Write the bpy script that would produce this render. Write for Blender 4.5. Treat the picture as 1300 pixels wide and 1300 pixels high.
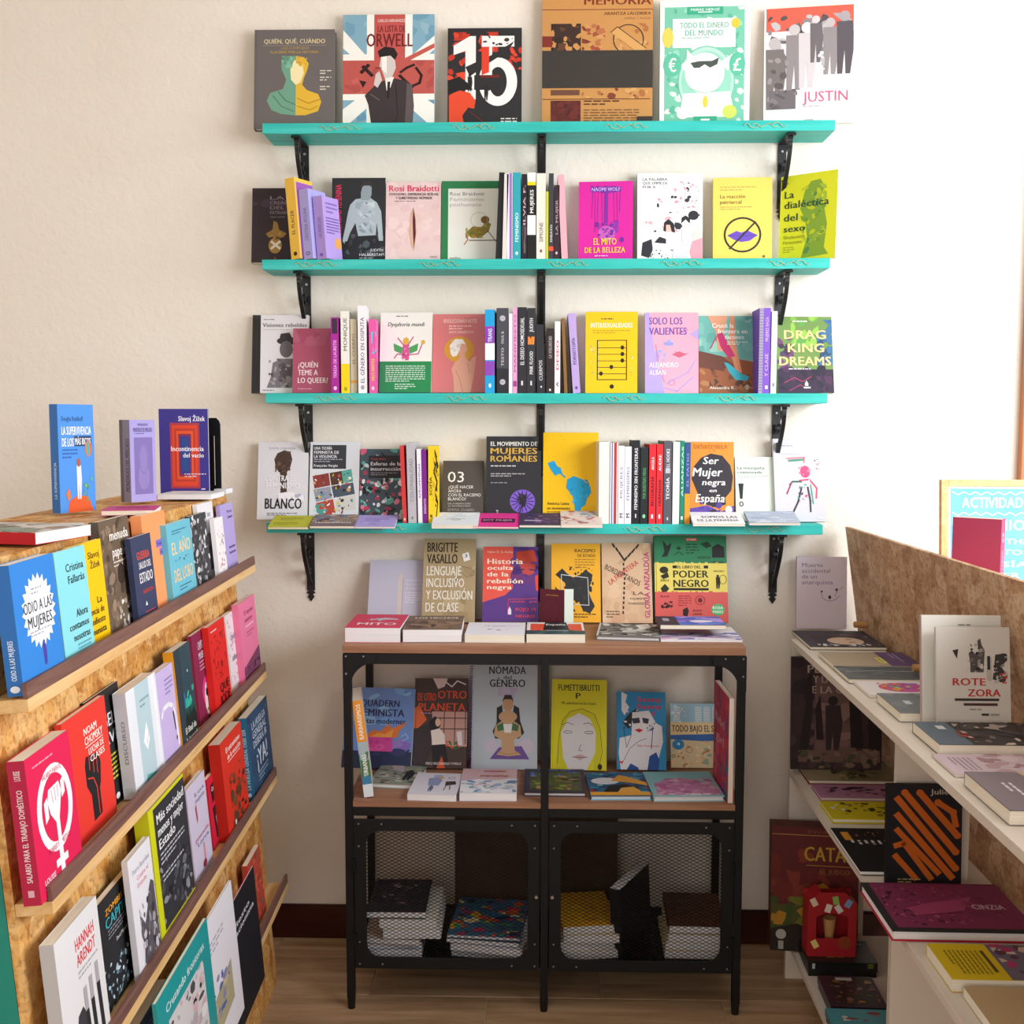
import bpy, bmesh, math, random
import numpy as np
from mathutils import Vector, Matrix
from mathutils.geometry import tessellate_polygon
R_ = math.radians
for o in list(bpy.data.objects): bpy.data.objects.remove(o)
scene = bpy.context.scene
COL = scene.collection

# ------------------------------------------------------------------ camera
CD, CH, YAW, PITCH, ROLL, FOC = 3.018, 1.504, .0268, .0848, .00115, 1367.0
_cy, _sy, _cp, _sp = math.cos(YAW), math.sin(YAW), math.cos(PITCH), math.sin(PITCH)
FW = np.array([-_sy*_cp, _cy*_cp, -_sp]); _r = np.array([_cy, _sy, 0.]); _u = np.cross(_r, FW)
RT = math.cos(ROLL)*_r + math.sin(ROLL)*_u; UP = -math.sin(ROLL)*_r + math.cos(ROLL)*_u
CAM = np.array([0., -CD, CH])
cam_data = bpy.data.cameras.new('camera'); cam = bpy.data.objects.new('camera', cam_data); COL.objects.link(cam)
cam_data.sensor_width = 36; cam_data.lens = 36*FOC/1300; cam_data.clip_start = .05
cam.matrix_world = Matrix(((RT[0], UP[0], -FW[0], CAM[0]), (RT[1], UP[1], -FW[1], CAM[1]), (RT[2], UP[2], -FW[2], CAM[2]), (0, 0, 0, 1)))
scene.camera = cam
scene.view_settings.view_transform = 'Standard'; scene.view_settings.look = 'None'
scene.view_settings.exposure = 0.0; scene.view_settings.gamma = 1; scene.view_settings.use_curve_mapping = False
scene.cycles.max_bounces = 7; scene.cycles.diffuse_bounces = 5; scene.cycles.use_denoising = True

# ------------------------------------------------------------------ light
world = bpy.data.worlds.new('world'); scene.world = world; world.use_nodes = True
bg = world.node_tree.nodes['Background']; bg.inputs[0].default_value = (1.0, .98, .96, 1); bg.inputs[1].default_value = .27
def area(name, loc, target, sx, sy, power, color):
    d = bpy.data.lights.new(name, 'AREA'); d.shape = 'RECTANGLE'; d.size = sx; d.size_y = sy; d.energy = power; d.color = color
    o = bpy.data.objects.new(name, d); COL.objects.link(o); o.location = loc
    o.rotation_euler = (Vector(target)-Vector(loc)).to_track_quat('-Z', 'Y').to_euler(); return o
area('window_daylight', (2.3, -1.85, 1.95), (-.4, -.2, .8), 2.2, 1.5, 128, (.92, .96, 1.0))
area('shopfront_daylight', (-.8, -4.4, 1.55), (-.2, 0, .8), 2.4, 1.5, 30, (1.0, .94, .86))  # unseen fill lamp added behind the camera

# ------------------------------------------------------------------ geometry helpers
def A3(p): return np.array(p, float)
def ray(a, b): return FW + (a-650)/FOC*RT - (b-650)/FOC*UP
def at_y(a, b, y): d = ray(a, b); return CAM + d*(y-CAM[1])/d[1]
def at_z(a, b, z): d = ray(a, b); return CAM + d*(z-CAM[2])/d[2]
def solve_u(u, P0, dv):                       # parameter t where P0 + t*dv shows at column u
    d0 = A3(P0)-CAM; dv = A3(dv); k = u-650
    return (k*(d0@FW)-FOC*(d0@RT))/(FOC*(dv@RT)-k*(dv@FW))
def solve_v(v, P0, dv):
    d0 = A3(P0)-CAM; dv = A3(dv); k = 650-v
    return (k*(d0@FW)-FOC*(d0@UP))/(FOC*(dv@UP)-k*(dv@FW))
def lin(h):
    if len(h) == 3: h = h[0]*2+h[1]*2+h[2]*2
    o = []
    for i in (0, 2, 4):
        c = int(h[i:i+2], 16)/255; o.append(c/12.92 if c <= .04045 else ((c+.055)/1.055)**2.4)
    return tuple(o)+(1.0,)

# ------------------------------------------------------------------ materials
def mat(name, color='fff', rough=.5, metal=0, bump=0, bscale=60, attr=False, spec=.5):
    m = bpy.data.materials.new(name); m.use_nodes = True; nt = m.node_tree; p = nt.nodes['Principled BSDF']
    p.inputs['Roughness'].default_value = rough; p.inputs['Metallic'].default_value = metal
    p.inputs['Specular IOR Level'].default_value = spec
    p.inputs['Base Color'].default_value = lin(color)
    if attr:
        a = nt.nodes.new('ShaderNodeAttribute'); a.attribute_name = 'ink'; nt.links.new(a.outputs['Color'], p.inputs['Base Color'])
    if bump:
        n = nt.nodes.new('ShaderNodeTexNoise'); n.inputs['Scale'].default_value = bscale; n.inputs['Detail'].default_value = 6
        tc = nt.nodes.new('ShaderNodeTexCoord'); nt.links.new(tc.outputs['Object'], n.inputs['Vector'])
        b = nt.nodes.new('ShaderNodeBump'); b.inputs['Strength'].default_value = bump; b.inputs['Distance'].default_value = .004
        nt.links.new(n.outputs['Fac'], b.inputs['Height']); nt.links.new(b.outputs[0], p.inputs['Normal'])
    return m
def ramp(nt, fac, stops):
    r = nt.nodes.new('ShaderNodeValToRGB'); e = r.color_ramp.elements
    while len(e) < len(stops): e.new(.5)
    for k, (pos, c) in enumerate(stops): e[k].position = pos; e[k].color = lin(c)
    nt.links.new(fac, r.inputs[0]); return r.outputs[0]
def coords(nt, scale, rot=(0, 0, 0), kind='Object'):
    tc = nt.nodes.new('ShaderNodeTexCoord'); mp = nt.nodes.new('ShaderNodeMapping')
    mp.inputs['Scale'].default_value = scale; mp.inputs['Rotation'].default_value = rot
    nt.links.new(tc.outputs[kind], mp.inputs[0]); return mp.outputs[0]
def noise(nt, vec, scale, detail=5, rough=.6, dist=0):
    n = nt.nodes.new('ShaderNodeTexNoise'); n.inputs['Scale'].default_value = scale; n.inputs['Detail'].default_value = detail
    n.inputs['Roughness'].default_value = rough; n.inputs['Distortion'].default_value = dist
    nt.links.new(vec, n.inputs['Vector']); return n.outputs['Fac']
def mixc(nt, fac, a, b, mode='MIX'):
    m = nt.nodes.new('ShaderNodeMix'); m.data_type = 'RGBA'; m.blend_type = mode
    if isinstance(fac, (int, float)): m.inputs[0].default_value = fac
    else: nt.links.new(fac, m.inputs[0])
    nt.links.new(a, m.inputs[6]); nt.links.new(b, m.inputs[7]); return m.outputs[2]
def add_bump(nt, height, strength, dist):
    b = nt.nodes.new('ShaderNodeBump'); b.inputs['Strength'].default_value = strength; b.inputs['Distance'].default_value = dist
    nt.links.new(height, b.inputs['Height']); nt.links.new(b.outputs[0], nt.nodes['Principled BSDF'].inputs['Normal'])
INK = mat('printed_card', rough=.55, attr=True, spec=.3)
INK_GLOSS = mat('glossy_printed_card', rough=.32, attr=True)
def make_paper():
    m = mat('paper_pages', 'efe8d6', .8, spec=.2); nt = m.node_tree
    f = noise(nt, coords(nt, (3, 1600, 3)), 1.0, 2); c = ramp(nt, f, [(.3, 'd8cfba'), (.7, 'f4eee0')])
    nt.links.new(c, nt.nodes['Principled BSDF'].inputs['Base Color']); return m
PAPER = make_paper()
def make_paper_white():
    m = mat('white_paper_pages', 'f0eff0', .8, spec=.2); nt = m.node_tree
    f = noise(nt, coords(nt, (3, 1600, 3)), 1.0, 2); c = ramp(nt, f, [(.3, 'd9d8dc'), (.7, 'f6f5f7')])
    nt.links.new(c, nt.nodes['Principled BSDF'].inputs['Base Color']); return m
PAPERW = make_paper_white()
def make_wall():
    m = mat('cream_plaster', 'e4dac8', .85, spec=.15); nt = m.node_tree; v = coords(nt, (1, 1, 1))
    c = ramp(nt, noise(nt, v, 2.2, 4), [(.25, 'e3dace'), (.75, 'ebe3d9')])
    nt.links.new(c, nt.nodes['Principled BSDF'].inputs['Base Color'])
    h = nt.nodes.new('ShaderNodeMath'); h.operation = 'ADD'
    nt.links.new(noise(nt, v, 42, 5, .55, .6), h.inputs[0]); nt.links.new(noise(nt, v, 9, 3), h.inputs[1])
    add_bump(nt, h.outputs[0], .38, .005); return m
def make_osb(name, cols):
    m = mat(name, 'c79a5a', .6, spec=.25); nt = m.node_tree; out = None
    for k, (rot, sc) in enumerate(((.3, (14, 48, 84)), (-.5, (44, 18, 58)), (1.2, (84, 36, 20)))):
        v = coords(nt, sc, (rot, rot*1.7, rot*.8))
        vo = nt.nodes.new('ShaderNodeTexVoronoi'); vo.inputs['Scale'].default_value = 1.0
        wv = nt.nodes.new('ShaderNodeMix'); wv.data_type = 'VECTOR'; wv.inputs[0].default_value = .25
        nn = nt.nodes.new('ShaderNodeTexNoise'); nn.inputs['Scale'].default_value = .6; nt.links.new(v, nn.inputs['Vector'])
        nt.links.new(v, wv.inputs[4]); nt.links.new(nn.outputs['Color'], wv.inputs[5]); nt.links.new(wv.outputs[1], vo.inputs['Vector'])
        sp = nt.nodes.new('ShaderNodeSeparateColor'); nt.links.new(vo.outputs['Color'], sp.inputs[0])
        c = ramp(nt, sp.outputs[k % 3], [(0, cols[0]), (.3, cols[1]), (.65, cols[2]), (1, cols[3])])
        out = c if out is None else mixc(nt, .5, out, c)
    g = ramp(nt, noise(nt, coords(nt, (40, 40, 40)), 2.5, 6), [(.32, '8a5a28'), (.52, 'ffffff')])
    out = mixc(nt, .55, out, g, 'MULTIPLY')
    nt.links.new(out, nt.nodes['Principled BSDF'].inputs['Base Color'])
    add_bump(nt, noise(nt, coords(nt, (30, 60, 60)), 2, 4), .3, .003); return m
def make_wood(name, c, sc=(3, 60, 60), rough=.5, bump=.1):
    m = mat(name, c[0], rough, spec=.3); nt = m.node_tree; v = coords(nt, sc)
    out = ramp(nt, noise(nt, v, 1.0, 6, .6, .4), [(.25, c[0]), (.5, c[1]), (.75, c[2])])
    nt.links.new(out, nt.nodes['Principled BSDF'].inputs['Base Color']); add_bump(nt, noise(nt, v, 1.6, 5), bump, .002); return m
def make_tile():
    m = mat('wood_look_tile', '6b4a35', .42, spec=.4); nt = m.node_tree
    oi = nt.nodes.new('ShaderNodeObjectInfo'); v0 = coords(nt, (2.2, 26, 10))
    ad = nt.nodes.new('ShaderNodeVectorMath'); ad.operation = 'ADD'; ml = nt.nodes.new('ShaderNodeMath'); ml.operation = 'MULTIPLY'; ml.inputs[1].default_value = 90
    nt.links.new(oi.outputs['Random'], ml.inputs[0]); nt.links.new(v0, ad.inputs[0]); nt.links.new(ml.outputs[0], ad.inputs[1])
    out = ramp(nt, noise(nt, ad.outputs[0], 1.0, 6, .62, .5), [(.2, '745a42'), (.42, 'a08262'), (.62, 'bc9c7c'), (.8, 'ccb394')])
    nt.links.new(out, nt.nodes['Principled BSDF'].inputs['Base Color']); add_bump(nt, noise(nt, ad.outputs[0], 2, 4), .15, .002); return m
def make_teal():
    m = mat('teal_paint', '3fb7a6', .5, spec=.35); nt = m.node_tree; v = coords(nt, (2, 30, 30))
    out = ramp(nt, noise(nt, v, 1.0, 6, .65, .8), [(.25, '1fa49c'), (.5, '30b8b0'), (.75, '4cc6be')])
    nt.links.new(out, nt.nodes['Principled BSDF'].inputs['Base Color']); add_bump(nt, noise(nt, v, 2, 4), .12, .002); return m
WALL = make_wall(); OSB = make_osb('strand_board', ['a8662a', 'cc8f45', 'dfab62', 'ecc68c']); OSBD = make_osb('weathered_strand_board', ['9a7250', 'bc9470', 'cfaa88', 'dcbfa0'])
TEAL = make_teal(); TEALP = mat('deep_teal_paint', '0d8273', .5, bump=.1, bscale=30)
PINE = make_wood('pale_pine', ['c89a60', 'dcb27a', 'e6c594'], (50, 3, 50)); LIP = make_wood('brown_laminate', ['5e4038', '74524a', '866258'], (60, 4, 60))
BTOP = make_wood('brown_stained_wood', ['8a6048', '9e7258', 'ae8468'], (3, 40, 40)); MELA = mat('white_melamine', 'd6ccc0', .5)
BLACK = mat('black_powder_coat', '0b0c0f', .5, bump=.05, bscale=300, spec=.35); IRON = mat('black_wrought_iron', '131417', .4, bump=.1, bscale=120)
STEEL = mat('screw_steel', 'b8b8bc', .35, .9); SKIRT = make_wood('dark_red_wood', ['2a0f0c', '3a1612', '4a1e18'], (3, 40, 40), .35)
DOWEL = mat('dowel_wood', 'b98a54', .6); TILE = make_tile(); GROUT = mat('grout', 'b3a08e', .9); BLKPL = mat('black_plastic', '0c0c0e', .35)
GOLD = mat('faded_gold_paint', 'a9b58a', .7); TRIMW = make_wood('orange_brown_window_wood', ['b06a45', 'c07c54', 'cc8c66'], (40, 40, 3)); CEIL = mat('white_ceiling_paint', 'ede8e0', .9)

# ------------------------------------------------------------------ mesh builder
class MB:
    def __init__(s): s.v = []; s.f = []; s.c = []
    def box(s, x0, x1, y0, y1, z0, z1, c=None):
        b = len(s.v); s.v += [(x, y, z) for x in (x0, x1) for y in (y0, y1) for z in (z0, z1)]
        s.f += [tuple(b+i for i in q) for q in ((0, 1, 3, 2), (4, 6, 7, 5), (0, 4, 5, 1), (2, 3, 7, 6), (0, 2, 6, 4), (1, 5, 7, 3))]
        s.c += [c]*6; return s
    def obox(s, O, ex, ey, ez):                 # box from a corner and three edge vectors
        b = len(s.v); O, ex, ey, ez = map(A3, (O, ex, ey, ez))
        s.v += [tuple(O+i*ex+j*ey+k*ez) for i in (0, 1) for j in (0, 1) for k in (0, 1)]
        s.f += [tuple(b+i for i in q) for q in ((0, 1, 3, 2), (4, 6, 7, 5), (0, 4, 5, 1), (2, 3, 7, 6), (0, 2, 6, 4), (1, 5, 7, 3))]; s.c += [None]*6; return s
    def cyl(s, p0, p1, r, n=12, r1=None, caps=True):
        p0, p1 = Vector(p0), Vector(p1); d = (p1-p0).normalized(); a = d.orthogonal().normalized(); bb = d.cross(a); r1 = r if r1 is None else r1; b = len(s.v)
        for p, rr in ((p0, r), (p1, r1)):
            for i in range(n): t = 2*math.pi*i/n; s.v.append(tuple(p+rr*(math.cos(t)*a+math.sin(t)*bb)))
        fs = [(b+i, b+(i+1) % n, b+n+(i+1) % n, b+n+i) for i in range(n)]
        if caps: fs += [tuple(b+i for i in reversed(range(n))), tuple(b+n+i for i in range(n))]
        s.f += fs; s.c += [None]*len(fs); return s
    def tube(s, pts, r, n=8, flat=None):        # flat=(half width along X, half thickness) for a strap
        pts = [Vector(p) for p in pts]; b = len(s.v); m = len(pts)
        for i, p in enumerate(pts):
            d = (pts[min(i+1, m-1)]-pts[max(i-1, 0)]).normalized()
            if flat:
                a = Vector((1, 0, 0)); q = d.cross(a).normalized()
                ring = [p+a*sx*flat[0]+q*sy*flat[1] for sx, sy in ((1, 1), (-1, 1), (-1, -1), (1, -1))]
            else:
                a = d.orthogonal().normalized() if i == 0 else (a-d*a.dot(d)).normalized(); q = d.cross(a)
                ring = [p+r*(math.cos(2*math.pi*k/n)*a+math.sin(2*math.pi*k/n)*q) for k in range(n)]
            s.v += [tuple(x) for x in ring]
        n = 4 if flat else n
        fs = [(b+i*n+k, b+i*n+(k+1) % n, b+(i+1)*n+(k+1) % n, b+(i+1)*n+k) for i in range(m-1) for k in range(n)]
        fs += [tuple(b+k for k in reversed(range(n))), tuple(b+(m-1)*n+k for k in range(n))]
        s.f += fs; s.c += [None]*len(fs); return s
    def plate(s, outer, holes, fn, th):         # outline with holes in 2D, fn(x, y, depth) -> 3D
        loops = [outer]+list(holes); flat = [p for l in loops for p in l]
        b = len(s.v); N = len(flat)
        bm = bmesh.new(); vs = [bm.verts.new((x, y, 0)) for x, y in flat]; k = 0; es = []
        for l in loops:
            es += [bm.edges.new((vs[k+i], vs[k+(i+1) % len(l)])) for i in range(len(l))]; k += len(l)
        bm.verts.index_update(); bmesh.ops.triangle_fill(bm, use_beauty=True, use_dissolve=False, edges=es)
        tris = [tuple(v.index for v in f.verts) for f in bm.faces]; bm.free()
        s.v += [fn(x, y, 0) for x, y in flat]+[fn(x, y, th) for x, y in flat]
        fs = [tuple(b+i for i in t) for t in tris]+[tuple(b+N+i for i in reversed(t)) for t in tris]; k = 0
        for l in loops:
            n = len(l); fs += [(b+k+i, b+k+(i+1) % n, b+N+k+(i+1) % n, b+N+k+i) for i in range(n)]; k += n
        s.f += fs; s.c += [None]*len(fs); return s
    def build(s, name, m, parent=None, bevel=0, smooth=False, recalc=True, mw=None):
        me = bpy.data.meshes.new(name); me.from_pydata([tuple(map(float, v)) for v in s.v], [], s.f)
        if any(c is not None for c in s.c):
            at = me.color_attributes.new('ink', 'FLOAT_COLOR', 'CORNER'); arr = []
            for poly, c in zip(me.polygons, s.c): arr += list(c or (1, 1, 1, 1))*len(poly.vertices)
            at.data.foreach_set('color', arr); recalc = False
        if recalc:
            bm = bmesh.new(); bm.from_mesh(me); bmesh.ops.recalc_face_normals(bm, faces=bm.faces)
            bm.to_mesh(me); bm.free()
        me.materials.append(m); o = bpy.data.objects.new(name, me); COL.objects.link(o)
        if parent is not None: o.parent = parent
        if mw is not None: o.matrix_world = mw
        if smooth: me.polygons.foreach_set('use_smooth', [True]*len(me.polygons))
        if bevel:
            b = o.modifiers.new('bevel', 'BEVEL'); b.width = bevel; b.segments = 2; b.limit_method = 'ANGLE'
        return o
def tag(o, label=None, cat=None, group=None, kind=None):
    for k, v in (('label', label), ('category', cat), ('group', group), ('kind', kind)):
        if v: o[k] = v
    return o
def empty(name, mw=None, label=None, cat=None, group=None):
    o = bpy.data.objects.new(name, None); COL.objects.link(o); o.empty_display_size = .05
    if mw is not None: o.matrix_world = mw
    return tag(o, label, cat, group)
def frame_m(O, a, y, z): return Matrix(((a[0], y[0], z[0], O[0]), (a[1], y[1], z[1], O[1]), (a[2], y[2], z[2], O[2]), (0, 0, 0, 1)))

# ------------------------------------------------------------------ glyphs and flat print
GL = {}
def _mesh_of(body, off):
    f = bpy.data.curves.new('glyph', 'FONT'); f.body = body; f.offset = off; f.resolution_u = 2; f.fill_mode = 'FRONT'
    o = bpy.data.objects.new('glyph', f); m = o.to_mesh(); m.calc_loop_triangles()
    v = [(p.co.x, p.co.y) for p in m.vertices]; t = [tuple(x.vertices) for x in m.loop_triangles]
    o.to_mesh_clear(); bpy.data.objects.remove(o); bpy.data.curves.remove(f); return v, t
def glyph(ch, bold):
    k = (ch, bold)
    if k not in GL:
        v, t = _mesh_of(ch, 0) if ch != ' ' else ([], [])
        v2, _ = _mesh_of(ch+'I', 0); vi, _ = _mesh_of('I', 0)
        adv = max(p[0] for p in v2)-max(p[0] for p in vi); GL[k] = (v, t, adv)
    return GL[k]
def text_tris(s, bold):
    x = 0; V = []; T = []
    for ch in s:
        v, t, adv = glyph(ch, bold); b = len(V); V += [(p[0]+x, p[1]) for p in v]; T += [tuple(b+i for i in q) for q in t]; x += adv+(.02 if bold else 0)
    return V, T
def clip(poly, X, Y):
    for ax, lim, sg in ((0, 0, 1), (0, X, -1), (1, 0, 1), (1, Y, -1)):
        out = []
        for i, p in enumerate(poly):
            q = poly[i-1]; pi = sg*(p[ax]-lim) >= 0; qi = sg*(q[ax]-lim) >= 0
            if pi != qi:
                t = (lim-q[ax])/(p[ax]-q[ax]); out.append((q[0]+t*(p[0]-q[0]), q[1]+t*(p[1]-q[1])))
            if pi: out.append(p)
        poly = out
        if len(poly) < 3: return []
    return poly
def tess(pts):
    if len(pts) <= 3: return [tuple(range(len(pts)))]
    return tessellate_polygon([[Vector((x, y, 0)) for x, y in pts]])
def art_polys(art, W=100, H=150):
    """flat print: list of (polygon, colour, layer) in cover units, x right 0..100, y down 0..150"""
    out = []; layer = [0]
    def put(tris, V, c, same=True):
        layer[0] += 1; cc = lin(c)
        for t in tris:
            p = clip([V[i] for i in t], W, H)
            if len(p) >= 3: out.append((p, cc, layer[0]))
    for it in art:
        k = it[0]
        if k == 'R': _, x, y, w, h, c = it; put([(0, 1, 2, 3)], [(x, y), (x+w, y), (x+w, y+h), (x, y+h)], c)
        elif k == 'E':
            _, x, y, a, b, c = it; n = 24; put([tuple(range(n))], [(x+a*math.cos(2*math.pi*i/n), y+b*math.sin(2*math.pi*i/n)) for i in range(n)], c)
        elif k == 'O':                          # ring
            _, x, y, a, b, wd, c = it; n = 28; V = []
            for i in range(n):
                t = 2*math.pi*i/n; V += [(x+a*math.cos(t), y+b*math.sin(t)), (x+(a-wd)*math.cos(t), y+(b-wd)*math.sin(t))]
            put([(2*i, 2*i+1, (2*i+3) % (2*n), (2*i+2) % (2*n)) for i in range(n)], V, c)
        elif k == 'P':
            c = it[1]; q = it[2:]; V = [(q[i], q[i+1]) for i in range(0, len(q), 2)]; put(tess(V), V, c)
        elif k == 'L':
            c, wd = it[1], it[2]/2; q = it[3:]; V = [(q[i], q[i+1]) for i in range(0, len(q), 2)]; T = []; VV = []
            for (x0, y0), (x1, y1) in zip(V, V[1:]):
                d = math.hypot(x1-x0, y1-y0) or 1; nx, ny = -(y1-y0)/d*wd, (x1-x0)/d*wd; ex, ey = (x1-x0)/d*wd*.5, (y1-y0)/d*wd*.5; b = len(VV)
                VV += [(x0+nx-ex, y0+ny-ey), (x1+nx+ex, y1+ny+ey), (x1-nx+ex, y1-ny+ey), (x0-nx-ex, y0-ny-ey)]; T.append((b, b+1, b+2, b+3))
                layer[0] += 0
            put(T, VV, c)
        elif k in 'TtVv':                       # text fitted to a box; capital = bold; V reads upwards
            _, x, y, w, h, c, s = it[:7]; sk = it[7] if len(it) > 7 else 0
            V, T = text_tris(s, k.isupper())
            if not V: continue
            xs = [p[0] for p in V]; x0, x1 = min(xs), max(xs); bb = -.0; tt = .73
            if k in 'Tt': V2 = [(x+(p[0]-x0)/(x1-x0)*w+sk*(p[1]/tt)*h, y+h-(p[1]/tt)*h+0) for p in V]
            else: V2 = [(x+w-(1-(1-p[1]/tt))*w if False else x+(1-p[1]/tt)*w, y+h-(p[0]-x0)/(x1-x0)*h) for p in V]
            e = .024/(x1-x0)                     # heavy lettering is printed three times, a hair apart
            for sh in ((-e, e, 0) if k.isupper() else (0,)): put(T, [(a+sh*w, b) if k in 'Tt' else (a, b-sh*h) for a, b in V2], c)
        elif k == 'Z':                          # slanted text, angle clockwise in degrees
            _, x, y, w, h, c, s, ang = it; V, T = text_tris(s, True); xs = [p[0] for p in V]; x0, x1 = min(xs), max(xs); ca, sa = math.cos(R_(ang)), math.sin(R_(ang)); V2 = []
            for p in V: dx, dy = (p[0]-x0)/(x1-x0)*w, -(p[1]/.73)*h; V2.append((x+dx*ca-dy*sa, y+dx*sa+dy*ca))
            put(T, V2, c)
        elif k == 'I':                          # rows of unreadable small print
            _, x, y, w, n, dy, c = it; rr = random.Random(int(x*7+y*13+n))
            V = []; T = []
            for i in range(n):
                xx = x; end = x+w*(1 if i < n-1 else .6)
                while xx < end-1:
                    l = min(rr.uniform(3, 9), end-xx); b = len(V); V += [(xx, y+i*dy), (xx+l, y+i*dy), (xx+l, y+i*dy+dy*.42), (xx, y+i*dy+dy*.42)]; T.append((b, b+1, b+2, b+3)); xx += l+1.6
            put(T, V, c)
        elif k == 'B':                          # irregular blotches inside a box
            _, x, y, w, h, n, sz, cs, seed = it; rr = random.Random(seed); cs = cs.split()
            for i in range(n):
                cx, cy2 = x+rr.random()*w, y+rr.random()*h; s_ = sz*rr.uniform(.4, 1.2); a0 = rr.uniform(0, 6.28); st = rr.uniform(.4, 1)
                V = []
                for j in range(6):
                    t = 2*math.pi*j/6; rad = s_*rr.uniform(.6, 1.1); px, py = rad*math.cos(t), rad*math.sin(t)*st
                    V.append((min(max(cx+px*math.cos(a0)-py*math.sin(a0), x), x+w), min(max(cy2+px*math.sin(a0)+py*math.cos(a0), y), y+h)))
                put([tuple(range(6))], V, rr.choice(cs))
        elif k == 'F':                          # simple standing figure: x centre, top, height, colour, head colour
            _, x, y, h, c, hc = it; s_ = h/10
            put([(0, 1, 2, 3, 4, 5, 6, 7)], [(x-s_*1.1, y+s_*1.6), (x+s_*1.1, y+s_*1.6), (x+s_*1.4, y+s_*5), (x+s_*.8, y+h), (x+s_*.15, y+h), (x, y+s_*6), (x-s_*.3, y+h), (x-s_*1.0, y+h)], c)
            n = 12; put([tuple(range(n))], [(x+s_*.75*math.cos(2*math.pi*i/n), y+s_*.8+s_*.85*math.sin(2*math.pi*i/n)) for i in range(n)], hc)
    return out

# ------------------------------------------------------------------ books
def add_art(mb, art, fn, W=100, H=150):
    P = art_polys(art, W, H)
    L = max([p[2] for p in P], default=0); st = min(2e-5, 9e-4/max(L, 1))
    for poly, c, layer in P:
        b = len(mb.v); mb.v += [fn(x, y, 1.5e-4+layer*st) for x, y in poly]
        mb.f.append(tuple(range(b, b+len(poly)))); mb.c.append(c)
def book(mw, w, h, t, label, color, art=(), spine_color=None, spine=(), back=None, hard=False, gloss=False, pages='c', name='book', cat='book', group=None, page_edge=None, open_=0):
    e = empty(name, mw, label, cat, group); c = .0024 if hard else .0008; ins = .003 if hard else .0006
    c = min(c, t*.2); fc = lin(color); sc = lin(spine_color or color); bc = lin(back or color)
    m = MB(); m.box(0, w, 0, c, 0, h, fc); m.box(0, w, t-c, t, 0, h, bc); m.box(0, c, c, t-c, 0, h, sc)
    for i in (0, 4): pass
    m.c[0] = sc; m.c[6] = sc                     # spine-side edge of both boards
    if hard: m.box(.004, .0052, -.0003, 0, 0, h, tuple(v*.75 for v in fc[:3])+(1,))
    add_art(m, art, lambda x, y, d: (x/100*w, -d, h-y/150*h))
    add_art(m, spine, lambda x, y, d: (-d, t*(1-x/100), h-y/150*h))
    m.build('cover', INK_GLOSS if gloss else INK, e)
    m = MB(); m.box(c+.0003, w-ins, c+.0001, t-c-.0001, ins, h-ins)
    m.build('page_block', PAPER if pages == 'c' else PAPERW, e)
    return e
def lean_for(h, t, yb, wall=0.0):                          # lean so that the top back edge meets the wall
    return math.asin(max(.02, min(.42, (wall-yb-t-.010)/h)))
def front(u0, u1, vt, yb, z, label, color, art=(), t=.015, w=None, yaw=0, uside=None, lean=None, h=None, wall=0.0, **k):
    """book standing with its front cover to the room, leaning back on the wall"""
    cz, sz = math.cos(R_(yaw)), math.sin(R_(yaw)); a = A3((cz, sz, 0))
    O = A3((0, yb, z)); P = O+A3((1, 0, 0))*solve_u(u0, O, (1, 0, 0))
    th = .15
    for _ in range(4):
        n = A3((sz*math.cos(th), -cz*math.cos(th), math.sin(th))); b = np.cross(a, -n)
        P2 = P+A3((0, 0, t*math.sin(th)))
        hh = h or solve_v(vt, P2, b)
        th = lean_for(hh, t, yb, wall) if lean is None else R_(lean)
    if w is None: w = solve_u(u1, P2, a)
    elif uside: pass
    return book(frame_m(P2, a, -n, b), w, hh, t, label, color, art, **k)
def spine_out(u0, u1, vt, y, z, label, color, spine=(), d=.105, tilt=0, dz=0, yaw=0, back=None, art=(), lean=0, v=None, **k):
    """book standing with its spine to the room; front cover faces right"""
    O = A3((0, y, z)); x0 = solve_u(u0, O, (1, 0, 0)); x1 = solve_u(u1, O, (1, 0, 0)); t = x1-x0
    ta, ya = R_(tilt), R_(yaw)
    b = A3((math.sin(ta), 0, math.cos(ta))); a = A3((math.cos(ta), 0, -math.sin(ta))); n = A3((0, -1, 0))
    h = solve_v(vt, O+A3((x0, 0, 0)), b)
    if tilt > 0: P = A3((x0, y, z+t*math.sin(ta)))
    else: P = A3((x0, y, z))
    M = frame_m(P, a, -n, b); R = Matrix.Rotation(ya, 4, 'Z'); 
    M = M @ R @ Matrix.Translation((t, 0, 0)) @ Matrix.Rotation(R_(90), 4, 'Z')
    return book(M, d, h, t, label, color, art, spine=spine, back=back, **k)
def lying(u0, u1, v0, z, L, label, color, art=(), t=.012, y=None, tilt=0, yaw=0, w=None, **k):
    """book lying face up, its foot towards the room; (u0, v0) shows the front left bottom corner"""
    P = at_z(u0, v0, z) if y is None else at_y(u0, v0, y)
    ya, ta = R_(yaw), R_(tilt); a = A3((math.cos(ya), math.sin(ya), 0)); zz = A3((-math.sin(ya)*math.cos(ta), math.cos(ya)*math.cos(ta), math.sin(ta)))
    yy = np.cross(zz, a)
    if w is None: w = solve_u(u1, P, a)
    return book(frame_m(P-yy*t, a, yy, zz), w, L, t, label, color, art, **k)

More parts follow.
